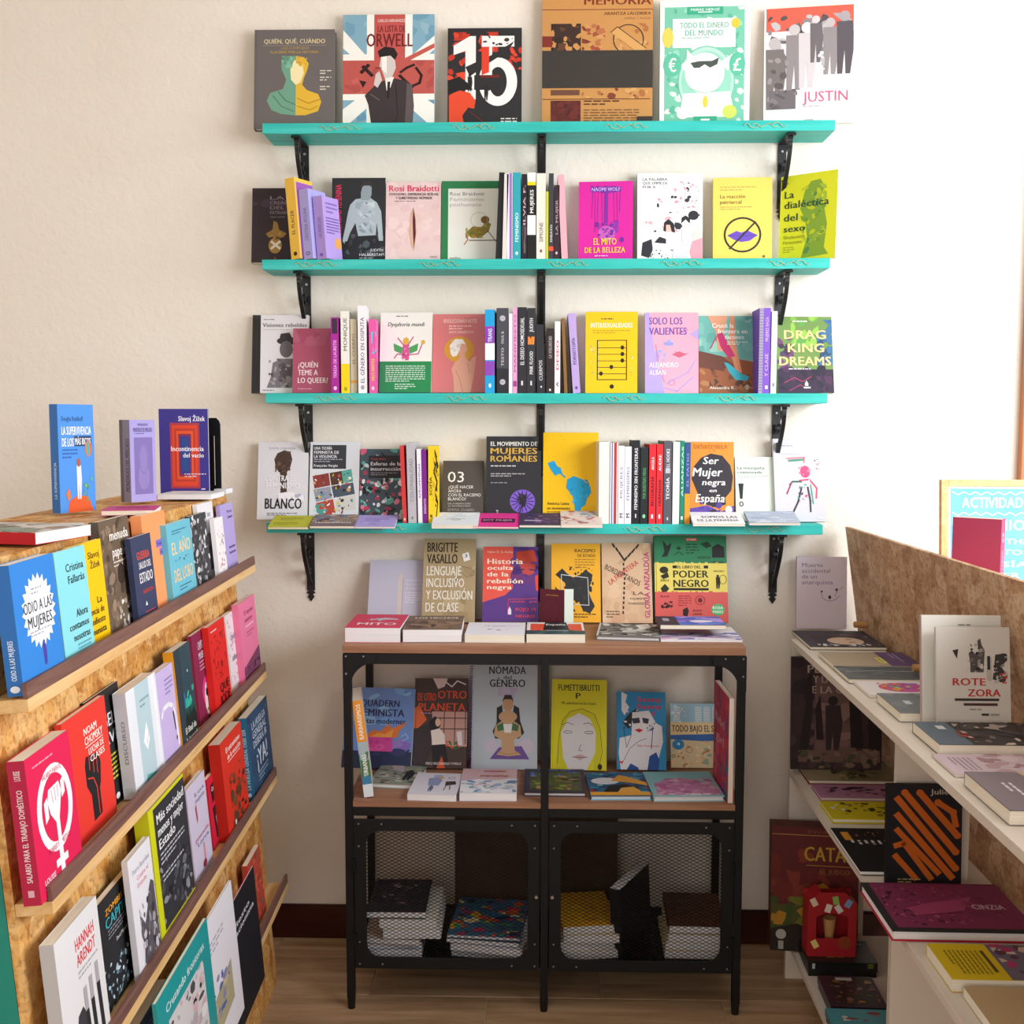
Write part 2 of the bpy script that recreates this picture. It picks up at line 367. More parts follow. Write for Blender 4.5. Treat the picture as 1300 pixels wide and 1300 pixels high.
# ------------------------------------------------------------------ room
def struct(o): o['kind'] = 'structure'; return o
struct(MB().box(-2.3, 1.95, 0, .12, -.01, 3.0).build('wall_back', WALL))
struct(MB().box(-2.42, -2.3, -5.2, .12, -.01, 3.0).build('wall_left', WALL))
wr = MB(); X0, X1 = 1.95, 2.07
wr.box(X0, X1, -5.2, .12, -.01, 1.05); wr.box(X0, X1, -5.2, .12, 2.95, 3.0); wr.box(X0, X1, -.3, .12, 1.05, 2.95); wr.box(X0, X1, -5.2, -3.1, 1.05, 2.95)
struct(wr.build('wall_right', WALL))
fw = MB()
for y in (-.3, -1.68, -3.06): fw.box(X0-.01, X0+.05, y-.04, y, 1.05, 2.95)
fw.box(X0-.01, X0+.05, -3.1, -.3, 1.05, 1.1); fw.box(X0-.01, X0+.05, -3.1, -.3, 2.9, 2.95)
struct(fw.build('window_1', TRIMW))
struct(MB().box(-2.3, 1.95, -5.2, 0, 3.0, 3.05).build('ceiling', CEIL))
fl = struct(MB().box(-2.3, 1.95, -5.2, .0, -.03, -.002).build('floor', GROUT))
def tile_mesh():
    o = MB().box(0, .607, 0, .197, 0, .008).build('tile', TILE, fl); me = o.data
    bm = bmesh.new(); bm.from_mesh(me); bmesh.ops.bevel(bm, geom=[e for e in bm.edges if e.verts[0].co.z > .004 and e.verts[1].co.z > .004], offset=.0012, segments=1, affect='EDGES'); bm.to_mesh(me); bm.free(); return o
t0 = tile_mesh(); first = True
for r in range(8):
    y1 = .08-.2*r; off = (.475 if r % 2 == 0 else .165)
    for k in range(-5, 4):
        x = off+k*.61
        if x < -2.28 or x+.607 > 1.94 or y1-.2 < -1.6: continue
        if r == 0: pass
        if first: o = t0; first = False
        else: o = t0.copy(); COL.objects.link(o)
        o.location = (x, y1-.2+.0015, -.0075+random.Random(r*9+k).uniform(-.0003, .0003))
        o.scale = (1, .59 if r == 0 else 1, 1)
struct(MB().box(-2.3, 1.94, -.014, 0, .001, .095).box(-2.3, 1.94, -.009, 0, .095, .099).build('baseboard_back', SKIRT, bevel=.002))
tr = MB(); tr.box(1.318, 1.40, -.025, 0, .1, 2.995).box(1.335, 1.385, -.032, -.025, .1, 2.995)
struct(tr.build('trim_1', TRIMW, bevel=.003))

# ------------------------------------------------------------------ wall shelves
SH = {1: 2.283, 2: 1.930, 3: 1.5765, 4: 1.2265}; SD = .125
ends = {1: (-.737, .762), 2: (-.745, .757), 3: (-.742, .760), 4: (-.745, .756)}
names = {1: 'topmost', 2: 'second from top', 3: 'third from top', 4: 'lowest'}
def scroll(x, z, s, fl_=1):
    """one faded painted flourish: curls left and right of a small leaf"""
    A = []
    for sg in (-1, 1):
        pts = []
        for i in range(22):
            t = i/21; ang = t*5.6; rr = s*(.22-.13*t); cx = x+sg*(s*.55+ (1-t)*0)
            pts.append((cx+sg*rr*math.cos(ang)*1.2, z+fl_*sg*rr*math.sin(ang)*.75))
        A.append(pts); A.append([(x+sg*s*.34, z), (x+sg*s*.2, z+fl_*sg*s*.1), (x+sg*.02*s, z)])
        A.append([(x+sg*s*.8, z), (x+sg*s*.95, z-fl_*sg*s*.1), (x+sg*s*1.1, z+.0*s)])
    return A
def shelf(i):
    z = SH[i]; x0, x1 = ends[i]
    e = empty('wall_shelf', Matrix.Translation((0, 0, z)), f'{names[i].capitalize()} of the four teal painted wall shelves with faded scroll ornaments', 'shelf', 'teal wall shelves')
    m = MB(); n = 24; rr = random.Random(i); th = .027
    for k in range(n):                           # slightly hand cut front edge
        pass
    vs = []
    for k in range(n+1):
        x = x0+(x1-x0)*k/n; d = rr.uniform(-.0012, .0012); zt = 0
        vs += [(x, 0, zt), (x, -SD+d, zt), (x, -SD+d*.5, -th+rr.uniform(-.001, .001)), (x, 0, -th)]
    b = 0; m.v = vs
    for k in range(n):
        for j in range(4): m.f.append((k*4+j, k*4+(j+1) % 4, k*4+4+(j+1) % 4, k*4+4+j)); m.c.append(None)
    m.f += [(0, 1, 2, 3), tuple(n*4+j for j in (3, 2, 1, 0))]; m.c += [None]*2
    m.build('board', TEAL, e, bevel=.0015)
    g = MB()
    cs = {1: (-.53, -.18, .22, .58), 2: (-.6, -.27, .07, .37, .65), 3: (-.55, -.2, .22, .52), 4: (-.42, .28, .6)}[i]
    for c in cs:
        for px in scroll(c, -.013, .05): g.tube([(x, -SD-.0016, zz) for x, zz in px], .0011, 4)
    g.build('painted_scroll', GOLD, e)
for i in SH: shelf(i)
# ------------------------------------------------------------------ brackets
def bracket_parts(e):
    w = .0115
    MB().box(-w, w, -.004, -.0005, -.175, 0).plate([(-.006, -.175), (-.013, -.182), (-.005, -.187), (-.010, -.193), (0, -.207), (.010, -.193), (.005, -.187), (.013, -.182), (.006, -.175)], [], lambda x, y, d: (x, -.0005-d, y), .0035).build('wall_strap', IRON, e)
    m = MB(); m.box(-w, w, -.112, 0, -.004, 0); m.cyl((-w, -.112, -.003), (w, -.112, -.003), .0035, 10); m.build('shelf_arm', IRON, e)
    m = MB(); pts = []
    for k in range(30):                          # S curve with curled ends
        t = k/29; y = -.100+.092*t**1.25-.018*math.sin(math.pi*t)*(1-t); z = -.008-.150*t; pts.append((0, y, z))
    m.tube(pts, 0, flat=(.0055, .0025))
    for (cy_, cz_, r0, st, tn) in ((-.085, -.026, .018, 2.6, 7.2), (-.03, -.062, .021, .4, -6.2), (-.022, -.115, .013, 2.2, 6.0)):
        q = []
        for k in range(22): a = st+tn*k/21; r = r0*(1-.75*k/21); q.append((0, cy_+r*math.cos(a), cz_+r*math.sin(a)))
        m.tube(q, 0, flat=(.005, .002))
    m.cyl((-.006, -.1, -.008), (.006, -.1, -.008), .006, 10)
    m.build('scroll_brace', IRON, e)
    for z in (-.022, -.148): MB().cyl((0, -.004, z), (0, -.0068, z), .0042, 10, .003).build('screw', STEEL, e)
BX = (-.652, -.001, .652)
pos = ('left', 'middle', 'right')
for i, z in SH.items():
    for k, x in enumerate(BX):
        e = empty('shelf_bracket', Matrix.Translation((x, 0, z-.0290)), f'Black wrought iron scroll bracket under the {pos[k]} part of the {names[i]} teal shelf', 'bracket', 'iron shelf brackets')
        bracket_parts(e)

# ------------------------------------------------------------------ metal rack
RX, RF, RB = -.4915, -.390, -.030
rk = empty('metal_shelving_unit', Matrix.Translation((RX, RF, 0)), 'Black metal storage unit with brown wooden shelves and two mesh doors, standing against the wall', 'shelving unit')
PW = .020; W = 1.0; D = RB-RF; TZ = .948
def rp(name, m, mt, **k): return m.build(name, mt, rk, **k)
for x, y, nm in ((0, 0, 0), (W-PW, 0, 0), (.4935, 0, 1), (0, D-PW, 0), (W-PW, D-PW, 0), (.4935, D-PW, 1)):
    rp('post', MB().box(x, x+PW, y, y+PW, .03, TZ-.022), BLACK, bevel=.0015)
    rp('foot', MB().cyl((x+PW/2, y+PW/2, 0), (x+PW/2, y+PW/2, .034), .0095, 14, .011), BLKPL)
for y in (0, D-.014): rp('rail', MB().box(PW, W-PW, y+.002, y+.014, TZ-.049, TZ-.022), BLACK, bevel=.001)
for x in (.002, W-.014): rp('rail', MB().box(x, x+.012, PW, D-PW, TZ-.049, TZ-.022), BLACK, bevel=.001)
for y in (.002, D-.014):
    for x in (PW, .5135): rp('rail', MB().box(x, x+.4735, y, y+.012, .510, .534), BLACK, bevel=.001)
for x in (.002, W-.014): rp('rail', MB().box(x, x+.012, PW, D-PW, .510, .534), BLACK, bevel=.001)
rp('top_board', MB().box(-.001, W-.002, -.001, D, TZ-.017-.004, TZ), BTOP, bevel=.0015)
rp('middle_board', MB().box(.003, W-.003, .0145, D-.015, .534, .548), BTOP, bevel=.001)
rp('middle_board', MB().box(.021, W-.021, .001, .0145, .534, .548), BTOP)
rp('bottom_board', MB().box(.004, W-.004, .022, D-.021, .105, .117), BLACK)
for x in (.002, W-.014): rp('rail', MB().box(x, x+.012, PW, D-PW, .09, .117), BLACK, bevel=.001)
for y in (D-.014,): rp('rail', MB().box(PW, W-PW, y, y+.012, .09, .117), BLACK, bevel=.001)
def gusset(sx, x, top=True):
    R = .07; pts = [(0, 0), (.034, 0)]; cx, cy_ = .08, -.085
    arc = [(.018+.062*(1-math.cos(t*math.pi/2/8)) , -.088+.066*math.sin(t*math.pi/2/8)) for t in range(9)]
    P = [(0, 0), (.085, 0)]+[(a, b) for a, b in reversed(arc)]+[(0, -.088)]
    m = MB().plate(P, [], lambda a, b, d: (x+sx*a, -.0015-d, TZ-.023+b), .0015); o = rp('corner_plate', m, BLACK)
    s = MB()
    for a, b in ((.008, -.006), (.052, -.006), (.008, -.05)): s.cyl((x+sx*a, -.003, TZ-.023+b), (x+sx*a, -.0045, TZ-.023+b), .0026, 8, .0016)
    s.build('rivet', STEEL, o)
gusset(1, 0); gusset(-1, W)
# mesh doors
def door(x0, x1, hinge_left):
    z0, z1 = .112, .503; w = x1-x0; h = z1-z0; y = .001
    dr = MB(); o = .030; c = .035
    def hole(i):
        P = []
        for cx, cz, a0 in ((w-i-c, h-i-c, 0), (i+c, h-i-c, 90), (i+c, i+c, 180), (w-i-c, i+c, 270)):
            for k in range(5): a = R_(a0+k*22.5); P.append((cx+c*math.cos(a), cz+c*math.sin(a)))
        return P
    dr.plate([(0, 0), (w, 0), (w, h), (0, h)], [hole(o)], lambda a, b, d: (x0+a, y-.004-d*1, z0+b), -.006)
    d = rp('door', dr, BLACK, bevel=.001)
    st = MB(); px, pz = .0178, .0092; xa, xb, za, zb = x0+.024, x1-.024, z0+.024, z1-.024; nz = int((zb-za)/pz)+1; nx = int((xb-xa)/(px/2))
    for j in range(nz+1):
        zc = za+j*pz*1.0
        for sg in (1, -1):
            P = []
            for i in range(nx+1): P.append((xa+i*px/2, zc+sg*(pz/2 if (i) % 2 else 0)*1.0))
            for (ax, az), (bx, bz) in zip(P, P[1:]):
                b = len(st.v); hw = .00105; st.v += [(ax, y+.003, az-hw), (bx, y+.003, bz-hw), (bx, y+.0022, bz+hw), (ax, y+.0022, az+hw)]; st.f.append((b, b+1, b+2, b+3)); st.c.append(None)
    ms = st.build('mesh_panel', BLACK, d, recalc=False); ms['kind'] = 'stuff'
    rv = MB()
    for a, b in ((.012, .012), (w-.012, .012), (.012, h-.012), (w-.012, h-.012), (.07, h-.012), (w-.07, h-.012), (.07, .012), (w-.07, .012), (.012, h-.07), (w-.012, h-.07), (.012, .07), (w-.012, .07)):
        rv.cyl((x0+a, y-.004, z0+b), (x0+a, y-.0055, z0+b), .0024, 8, .0016)
    rv.build('rivet', STEEL, d)
    hx = x0+.001 if hinge_left else x1-.001
    for z in (.19, .385): MB().cyl((hx, -.006, z-.018), (hx, -.006, z+.018), .0035, 10).box(hx-.012, hx+.012, -.0035, -.0025, z-.016, z+.016).build('hinge', BLACK, d)
    lx = x1-.008 if hinge_left else x0+.008
    MB().cyl((lx, -.003, .307), (lx, -.008, .307), .004, 12).build('latch', STEEL, d)
door(.023, .4915, True); door(.5155, .9775, False)

# ------------------------------------------------------------------ left display stand
LA = A3((-.0405, .99918, 0)); LM = A3((.99918, .0405, 0)); TH = math.atan(.083)
LN = math.cos(TH)*LM + A3((0, 0, math.sin(TH))); LB = A3((0, 0, math.cos(TH)))-math.sin(TH)*LM
LIP0 = A3((-.735, -.300, 1.156)); LW = .046; SLEN = 1.335
def lpt(s, z, off):                               # s along towards the wall from the near end, z height, off from the board face
    base = LIP0+LB*((z-LIP0[2])/math.cos(TH)); return base-LA*(SLEN-s)+LM*0-LN*(LW+.006)+LN*off
st = empty('display_stand', Matrix.Translation((0, 0, 0)), 'Leaning strand board book stand with four ledges and teal side, on the left', 'display stand')
TOPZ = 1.318
def lquad(name, s0, s1, z0, z1, o0, o1, mt, par=st, **k):
    O = lpt(s0, z0, o0); return MB().obox(O, LA*(s1-s0), LN*(o1-o0), LB*((z1-z0)/math.cos(TH))).build(name, mt, par, **k)
lquad('front_board', 0, SLEN, .03, TOPZ, -.012, 0, OSB)
a = lpt(0, TOPZ, 0); MB().obox(A3(a)-LM*.26-A3((0, 0, .012)), LA*SLEN, LM*.2595, (0, 0, .0125)).build('top_board', OSB, st)
for s, mt, nm in ((0, TEALP, 'side_panel'), (SLEN-.012, OSB, 'side_panel')):
    b0, b1 = lpt(s, .0, -.013), lpt(s, TOPZ-.013, -.013); m = MB(); q = [A3(b0), A3(b0)*[1, 1, 0]-LM*.30, A3(b1)-LM*.24, A3(b1)]
    q[0][2] = 0; q[1][2] = 0; dd = LA*.012
    m.v = [tuple(p) for p in q]+[tuple(p+dd) for p in q]; m.f = [(0, 1, 2, 3), (7, 6, 5, 4), (0, 4, 5, 1), (1, 5, 6, 2), (2, 6, 7, 3), (3, 7, 4, 0)]; m.c = [None]*6; m.build(nm, mt, st)
LEDGE = [1.135, .857, .580, .291]                 # z of the ledge top surfaces
for k, z in enumerate(LEDGE):
    ld = lquad('ledge', 0, SLEN+.012, z-.018, z, .0002, LW+.006, PINE, bevel=.001)
    lquad('lip', .0, SLEN+.012, z, z+.021, LW, LW+.006, LIP, ld)

# ------------------------------------------------------------------ right shelf unit
ru = empty('bookshelf', Matrix.Translation((0, 0, 0)), 'White shelf unit with a perforated strand board back, in the right corner of the picture', 'bookshelf')
RA = A3((-.010, -1, 0)); RA /= np.linalg.norm(RA); RM = A3((1, -.010, 0)); RM /= np.linalg.norm(RM)     # along towards the room, across away from the aisle
RO = A3((.664, -.185, 0)); RLEN = 1.65
def rpt(s, z, o): return RO+RA*s+RM*o+A3((0, 0, z))
def rbox(name, s0, s1, z0, z1, o0, o1, mt, par=ru, **k): return MB().obox(rpt(s0, z0, o0), RA*(s1-s0), RM*(o1-o0), (0, 0, z1-z0)).build(name, mt, par, **k)
RZ = (.928, .580, .125); th = .017
rbox('shelf', 0, RLEN, RZ[0]-th, RZ[0], 0, .205, MELA, bevel=.001)
rbox('shelf', .018, RLEN, RZ[1]-th, RZ[1], 0, .25, MELA, bevel=.001)
rbox('shelf', .018, RLEN, RZ[2]-th, RZ[2], 0, .30, MELA, bevel=.001)
rbox('side_panel', 0, .018, 0, RZ[0]-th, 0.001, .205, MELA, bevel=.001)
for z0, z1 in ((RZ[1], RZ[0]-th), (RZ[2], RZ[1]-th), (0, RZ[2]-th)): rbox('divider', .690, .708, z0, z1, .058, .205 if z0 > .5 else .245, MELA)
# perforated back, leaning over the shelves
def slot(cx, cz):
    return [(cx+.0035*math.cos(t), cz+.008*math.sin(t)) for t in [2*math.pi*k/10 for k in range(10)]]
hp = [(1120, 755), (1150, 773), (1118, 800), (1137, 813), (1155, 825), (1119, 931), (1185, 850)]
BL = .10                                          # back board moves towards the aisle as it rises
def bp(s, z): return rpt(s, z, .361-.147*z+.045*s)
hs = []
for (a, b) in hp:                                 # ray against the back board
    P0 = bp(0, .2); n_ = np.cross(RA, bp(0, 1.2)-P0); d = ray(a, b); q = CAM+d*(((P0-CAM)@n_)/(d@n_)); s = (q-RO)@RA; hs.append(slot(s, q[2]))
for s in np.arange(.2, 1.6, .16):
    for z in (.42, .3): hs.append(slot(s, z))
bk = MB(); nrm = np.cross(RA, bp(0, 1.2)-bp(0, .2)); nrm = -nrm/np.linalg.norm(nrm)
if nrm[0] < 0: nrm = -nrm
bk.plate([(-.155, .1), (RLEN, .1), (RLEN, 1.212), (-.155, 1.212)], hs, lambda x, y, d: tuple(bp(x, y)+nrm*d), .009)
bk.build('back_board', OSBD, ru)
for (a, b, z) in ((1090, 793, .955), (1166, 848, .955)):
    q = at_z(a, b, z); MB().cyl(tuple(q+A3((-.012, 0, 0))), tuple(q+A3((.05, 0, 0))), .0085, 12).build('peg', DOWEL, ru)
# low table behind the back board
tb = empty('side_table', Matrix.Translation((0, 0, 0)), 'White table behind the strand board back, carrying the framed notice', 'table')
MB().box(.93, 1.27, -1.30, -.25, 1.075, 1.095).build('table_top', MELA, tb, bevel=.002)
for x in (1.06, 1.23):
    for y in (-1.25, -.3): MB().box(x, x+.03, y, y+.03, 0, 1.075).build('leg', MELA, tb)

# ================================================================== books
G1, G2, G3, G4 = 'books on the topmost teal shelf', 'books on the second teal shelf', 'books on the third teal shelf', 'books on the lowest teal shelf'
Z1, Z2, Z3, Z4 = SH[1], SH[2], SH[3], SH[4]
W_, K_ = 'f2f0ee', '1b1a1d'
# ---------- topmost shelf
front(322, 424, 38, -.062, Z1, 'Dark grey hardback with a green and yellow classical bust, leftmost on the topmost shelf', '6b6463', [
 ('T', 12, 14, 76, 7, 'd8c9a0', 'QUIÉN, QUÉ, CUÁNDO'), ('R', 10, 24, 80, .5, 'a89c80'), ('t', 34, 26, 34, 4, 'b89a4a', 'LOS COMPLEJOS'), ('t', 20, 32, 60, 4, 'c8a23a', 'PLACERES POR LA HISTORIA'),
 ('P', '6f9f88', 16, 108, 20, 96, 36, 90, 40, 76, 34, 60, 34, 48, 46, 40, 52, 40, 52, 130, 34, 128, 22, 122),
 ('P', 'e0b23a', 52, 40, 62, 42, 68, 52, 66, 62, 62, 74, 60, 84, 66, 92, 80, 98, 84, 110, 80, 124, 64, 130, 52, 130),
 ('P', 'efe3b0', 50, 46, 60, 52, 62, 66, 58, 80, 52, 84, 46, 76, 45, 60), ('B', 34, 40, 16, 18, 9, 5, '7fb89e 5f9078', 3), ('B', 52, 40, 14, 16, 7, 5, 'e8c050 cf9f30', 4),
 ('L', '4f7f68', 1.2, 24, 100, 34, 116, 50, 124), ('L', '3f6f58', 1, 30, 94, 40, 108, 52, 114), ('L', 'b8862a', 1.2, 54, 104, 68, 112, 82, 106), ('L', 'b8862a', 1, 54, 116, 70, 122, 80, 116),
 ('I', 82, 62, 14, 2, 4, 'd8d0c0'), ('I', 82, 72, 14, 2, 4, 'd8d0c0'), ('I', 82, 86, 14, 2, 4, 'd8d0c0'), ('R', 40, 143, 18, 2, 'a8a090')], t=.022, hard=True, spine_color='4c4645', group=G1, spine=[])
front(435, 551, 19, -.055, Z1, 'Comic hardback with a British flag and a smoking man in a black suit', 'b9c9d2', [
 ('R', 0, 0, 100, 150, '7fa9bd'), ('B', 0, 0, 100, 45, 12, 12, '8fb4c4 6d9cb4', 2), ('B', 0, 105, 100, 45, 12, 12, '86aebf 6596ae', 9),
 ('P', 'f0eee8', 0, 20, 0, 44, 100, 150, 100, 118, 30, 60), ('P', 'f0eee8', 100, 28, 100, 46, 0, 150, 0, 124, 60, 70), ('P', 'f0eee8', 26, 0, 76, 0, 76, 150, 26, 150), ('P', 'f0eee8', 0, 52, 100, 52, 100, 112, 0, 112),
 ('P', 'c0574f', 0, 98, 0, 104, 40, 84, 30, 84), ('P', 'c0574f', 100, 44, 100, 38, 60, 62, 74, 60), ('R', 34, 0, 34, 150, 'bf5450'), ('R', 0, 60, 100, 44, 'b9564f'), ('B', 0, 60, 100, 44, 14, 10, 'c4605a ac4c48', 5),
 ('L', '2a1718', 3.5, 62, 80, 76, 96), ('L', '2a1718', 3, 63, 76, 70, 70, 78, 66), ('L', '2a1718', 3, 80, 70, 86, 80, 84, 90, 76, 94, 70, 92), ('L', '2a1718', 4, 20, 76, 28, 66), ('L', '2a1718', 4, 22, 68, 32, 80), ('P', '2a1718', 18, 86, 22, 96, 26, 88),
 ('t', 38, 6, 30, 4, 'f0e0d8', 'CARLOS HERNÁNDEZ'), ('T', 38, 14, 30, 9, '6f1f24', 'LA LISTA DE'), ('T', 26, 24, 50, 18, '6f1f24', 'ORWELL'),
 ('P', '3a3234', 28, 118, 24, 106, 36, 92, 46, 86, 58, 84, 72, 88, 76, 104, 74, 150, 32, 150), ('P', '5c5254', 70, 90, 76, 92, 78, 120, 76, 150, 68, 150), ('P', 'ece8e2', 46, 82, 56, 82, 52, 96, 48, 100), ('P', '262022', 49, 88, 52, 88, 51, 110, 48, 110),
 ('P', 'cfc6c2', 42, 52, 56, 50, 58, 70, 54, 82, 46, 84, 43, 74, 40, 68), ('P', 'f2ece6', 42, 56, 48, 54, 48, 78, 43, 72), ('P', '241c1e', 40, 56, 38, 48, 46, 42, 56, 44, 60, 52, 57, 60, 52, 54, 46, 55), ('L', '241c1e', 1, 36, 70, 42, 70),
 ('P', 'cfc6c2', 36, 78, 40, 74, 43, 86, 38, 96, 34, 92), ('L', '241c1e', .8, 58, 92, 60, 130, 56, 150), ('L', '6c6264', 1, 30, 104, 40, 112), ('R', 80, 143, 12, 5, 'e9eef0'), ('t', 81, 144, 10, 3, '335', 'NORMA')],
 t=.014, hard=True, spine_color='4b93c4', gloss=False, group=G1)
front(568, 662, 36, -.05, Z1, 'Black and red comic hardback with a huge white number fifteen on the topmost shelf', '2a292c', [
 ('B', 8, 6, 60, 30, 16, 14, 'c03626 a82c20 d8432e', 2), ('B', 0, 20, 30, 60, 12, 12, 'c03626 e04a30', 8), ('B', 80, 18, 20, 44, 10, 9, 'c03626 d8432e', 12),
 ('P', 'eceae8', 8, 26, 30, 12, 38, 12, 38, 106, 24, 106, 24, 34, 8, 40), ('R', 46, 12, 44, 16, 'eceae8'), ('R', 46, 12, 14, 58, 'eceae8'), ('O', 68, 80, 26, 36, 14, 'eceae8'), ('P', '2a292c', 36, 70, 57, 70, 58, 92, 36, 92), ('R', 46, 12, 14, 56, 'eceae8'),
 ('B', 46, 12, 44, 14, 8, 4, '2a292c 3a3436', 4), ('P', '2a292c', 24, 58, 60, 40, 90, 20, 82, 34, 56, 52, 30, 72), ('P', 'd8402a', 46, 28, 56, 28, 56, 66, 46, 70), ('R', 44, 70, 26, 4, '702018'),
 ('F', 30, 68, 26, '242326', '1c1b1e'), ('P', 'e04a2c', 2, 100, 14, 92, 30, 96, 38, 108, 36, 120, 28, 118, 20, 130, 24, 150, 2, 150), ('P', '1d1c1f', 0, 78, 16, 72, 30, 84, 34, 92, 18, 92, 4, 98), ('L', '2a292c', 1.5, 50, 96, 70, 84), ('F', 52, 86, 22, '242326', '1c1b1e'),
 ('L', '7a2a22', 1, 30, 124, 44, 136, 56, 146), ('I', 72, 134, 22, 3, 4, 'e0dcd8'), ('R', 72, 146, 16, 2, '8a2a22')], t=.014, hard=True, group=G1)
front(688, 828, -6, -.045, Z1, 'Tan oversized paperback with a wide black band, tallest item on the topmost shelf', 'c08a4e', [
 ('T', 38, 2, 60, 9, '7a3020', 'MEMORIA'), ('R', 0, 16, 100, .8, '7a3020'), ('T', 56, 19, 42, 3.5, '5a3022', 'ARANTZA LAUZIRIKA'), ('t', 74, 25, 24, 2.5, '8a5a3a', 'AMAIA Y ALICIA'),
 ('R', 8, 32, 27, 34, '3a2620'), ('B', 8, 32, 27, 30, 24, 5, 'c08a4e 2e1e1a 5a3a26', 3), ('B', 36, 32, 22, 32, 22, 5, '9a4a34 b06a44 c8945a 7a3428', 4), ('B', 60, 32, 36, 32, 16, 4, 'b87a48 a86a3c cc9a60', 5), ('O', 78, 50, 14, 17, 1, '3a2a20'), ('P', 'cc9a5c', 62, 42, 68, 36, 94, 60, 88, 66), ('L', '3a2a20', .8, 62, 42, 68, 36, 94, 60),
 ('R', 0, 46, 9, 12, '7a2a22'), ('R', 0, 62, 100, 42, '37322f'), ('R', 8, 106, 26, 6, '6a4434'), ('B', 36, 104, 60, 12, 20, 4, '7a3a28 a8683c cc9a5c', 6), ('R', 0, 116, 98, .8, '5a2a1c'), ('R', 8, 118, 27, 30, '5a2420'), ('B', 8, 118, 27, 28, 12, 6, '6a2a26 4a1c1a', 7),
 ('I', 38, 118, 32, 2, 3.4, '4a2a1c'), ('I', 38, 128, 50, 6, 3, '7a5434'), ('R', 86, 136, 14, 14, '37322f')], t=.02, group=G1)
front(837, 951, 1, -.05, Z1, 'White and green comic hardback with an engraved pig in sunglasses on the topmost shelf', 'eef0ea', [
 ('R', 5, 8, 89, 136, '74bfa4'), ('B', 5, 8, 89, 136, 90, 5, 'eef0ea 8fd0b8 5cae92 cfe6da', 3), ('R', 14, 22, 70, 34, 'eef2ec'), ('R', 30, 8, 40, 9, '3aa584'), ('t', 34, 10, 32, 3, 'f0f4f0', 'PIERRE HERGÉ'), ('R', 42, 14, 16, 1, 'f0f4f0'),
 ('T', 22, 26, 54, 7, '49a58c', 'TODO EL DINERO'), ('T', 28, 35, 42, 7, '49a58c', 'DEL MUNDO'), ('I', 24, 44, 52, 1, 3, '8ab8a8'),
 ('E', 52, 96, 32, 42, 'b0dccb'), ('O', 52, 96, 32, 42, 1.5, '74bfa4'), ('E', 52, 96, 28, 36, '92cdb8'), ('E', 50, 86, 22, 24, 'f2f2ec'), ('P', 'f2f2ec', 30, 76, 30, 58, 40, 70), ('P', 'f2f2ec', 66, 74, 84, 62, 76, 84), ('P', 'f2f2ec', 26, 110, 78, 108, 84, 138, 22, 138),
 ('E', 32, 78, 8, 6, 'e4ece4'), ('P', '44504c', 34, 74, 44, 72, 58, 72, 66, 68, 64, 76, 56, 80, 50, 76, 44, 80, 38, 80), ('L', '7fb8a4', .8, 34, 104, 50, 110, 66, 106), ('E', 51, 120, 3, 7, 'e3c64a'), ('E', 14, 76, 10, 14, '5cb89a'), ('T', 10, 68, 8, 16, 'eef2ec', '€'), ('E', 86, 76, 9, 14, '5cb89a'), ('T', 82, 68, 8, 16, 'eef2ec', '£'),
 ('E', 9, 44, 6, 12, 'dbc95a'), ('E', 84, 28, 5, 6, 'dcc040'), ('E', 78, 132, 8, 8, 'c8d860'), ('E', 26, 134, 7, 6, 'e8ece8'), ('R', 38, 137, 26, 8, '3aa584'), ('R', 46, 140, 10, 2, 'eef2ec')], t=.02, hard=True, spine_color='18936e', yaw=-2, group=G1)
front(969, 1083, 12, -.062, Z1, 'White comic with grey figures in caps and pink lettering, rightmost on the topmost shelf', 'f4eff1', [
 ('R', 2, 0, 98, 34, 'e2604e'), ('R', 2, 30, 98, 34, 'ded8dc'), ('B', 4, 10, 94, 66, 60, 8, '8a8488 6a6468 a8a2a6 554f54 bdb8bb', 5), ('F', 12, 38, 92, '77706f', 'b8b2b4'), ('F', 34, 22, 84, '8c8688', 'c2bcbe'), ('F', 48, 20, 84, 'cbc5c8', 'e0dadc'), ('F', 58, 12, 60, '6c666a', 'cfc9cc'), ('F', 74, 16, 72, '8f898c', 'b9b3b6'), ('F', 90, 8, 80, '59535a', 'a49ea2'),
 ('B', 4, 60, 26, 60, 26, 6, '77706f 5c5658 968f92', 7), ('R', 6, 106, 30, 24, '6d676b'), ('B', 6, 104, 32, 26, 12, 5, '5c565a 7f797d', 9), ('B', 60, 58, 8, 24, 8, 4, 'e8e2e5 b3adb0', 2),
 ('t', 44, 108, 50, 14, 'd05a82', 'JUSTIN'), ('I', 44, 127, 30, 1, 3, 'b0a4aa'), ('R', 46, 144, 10, 1.5, 'b0a4aa')], t=.012, spine_color='c9b9c8', yaw=-8, lean=8, group=G1)

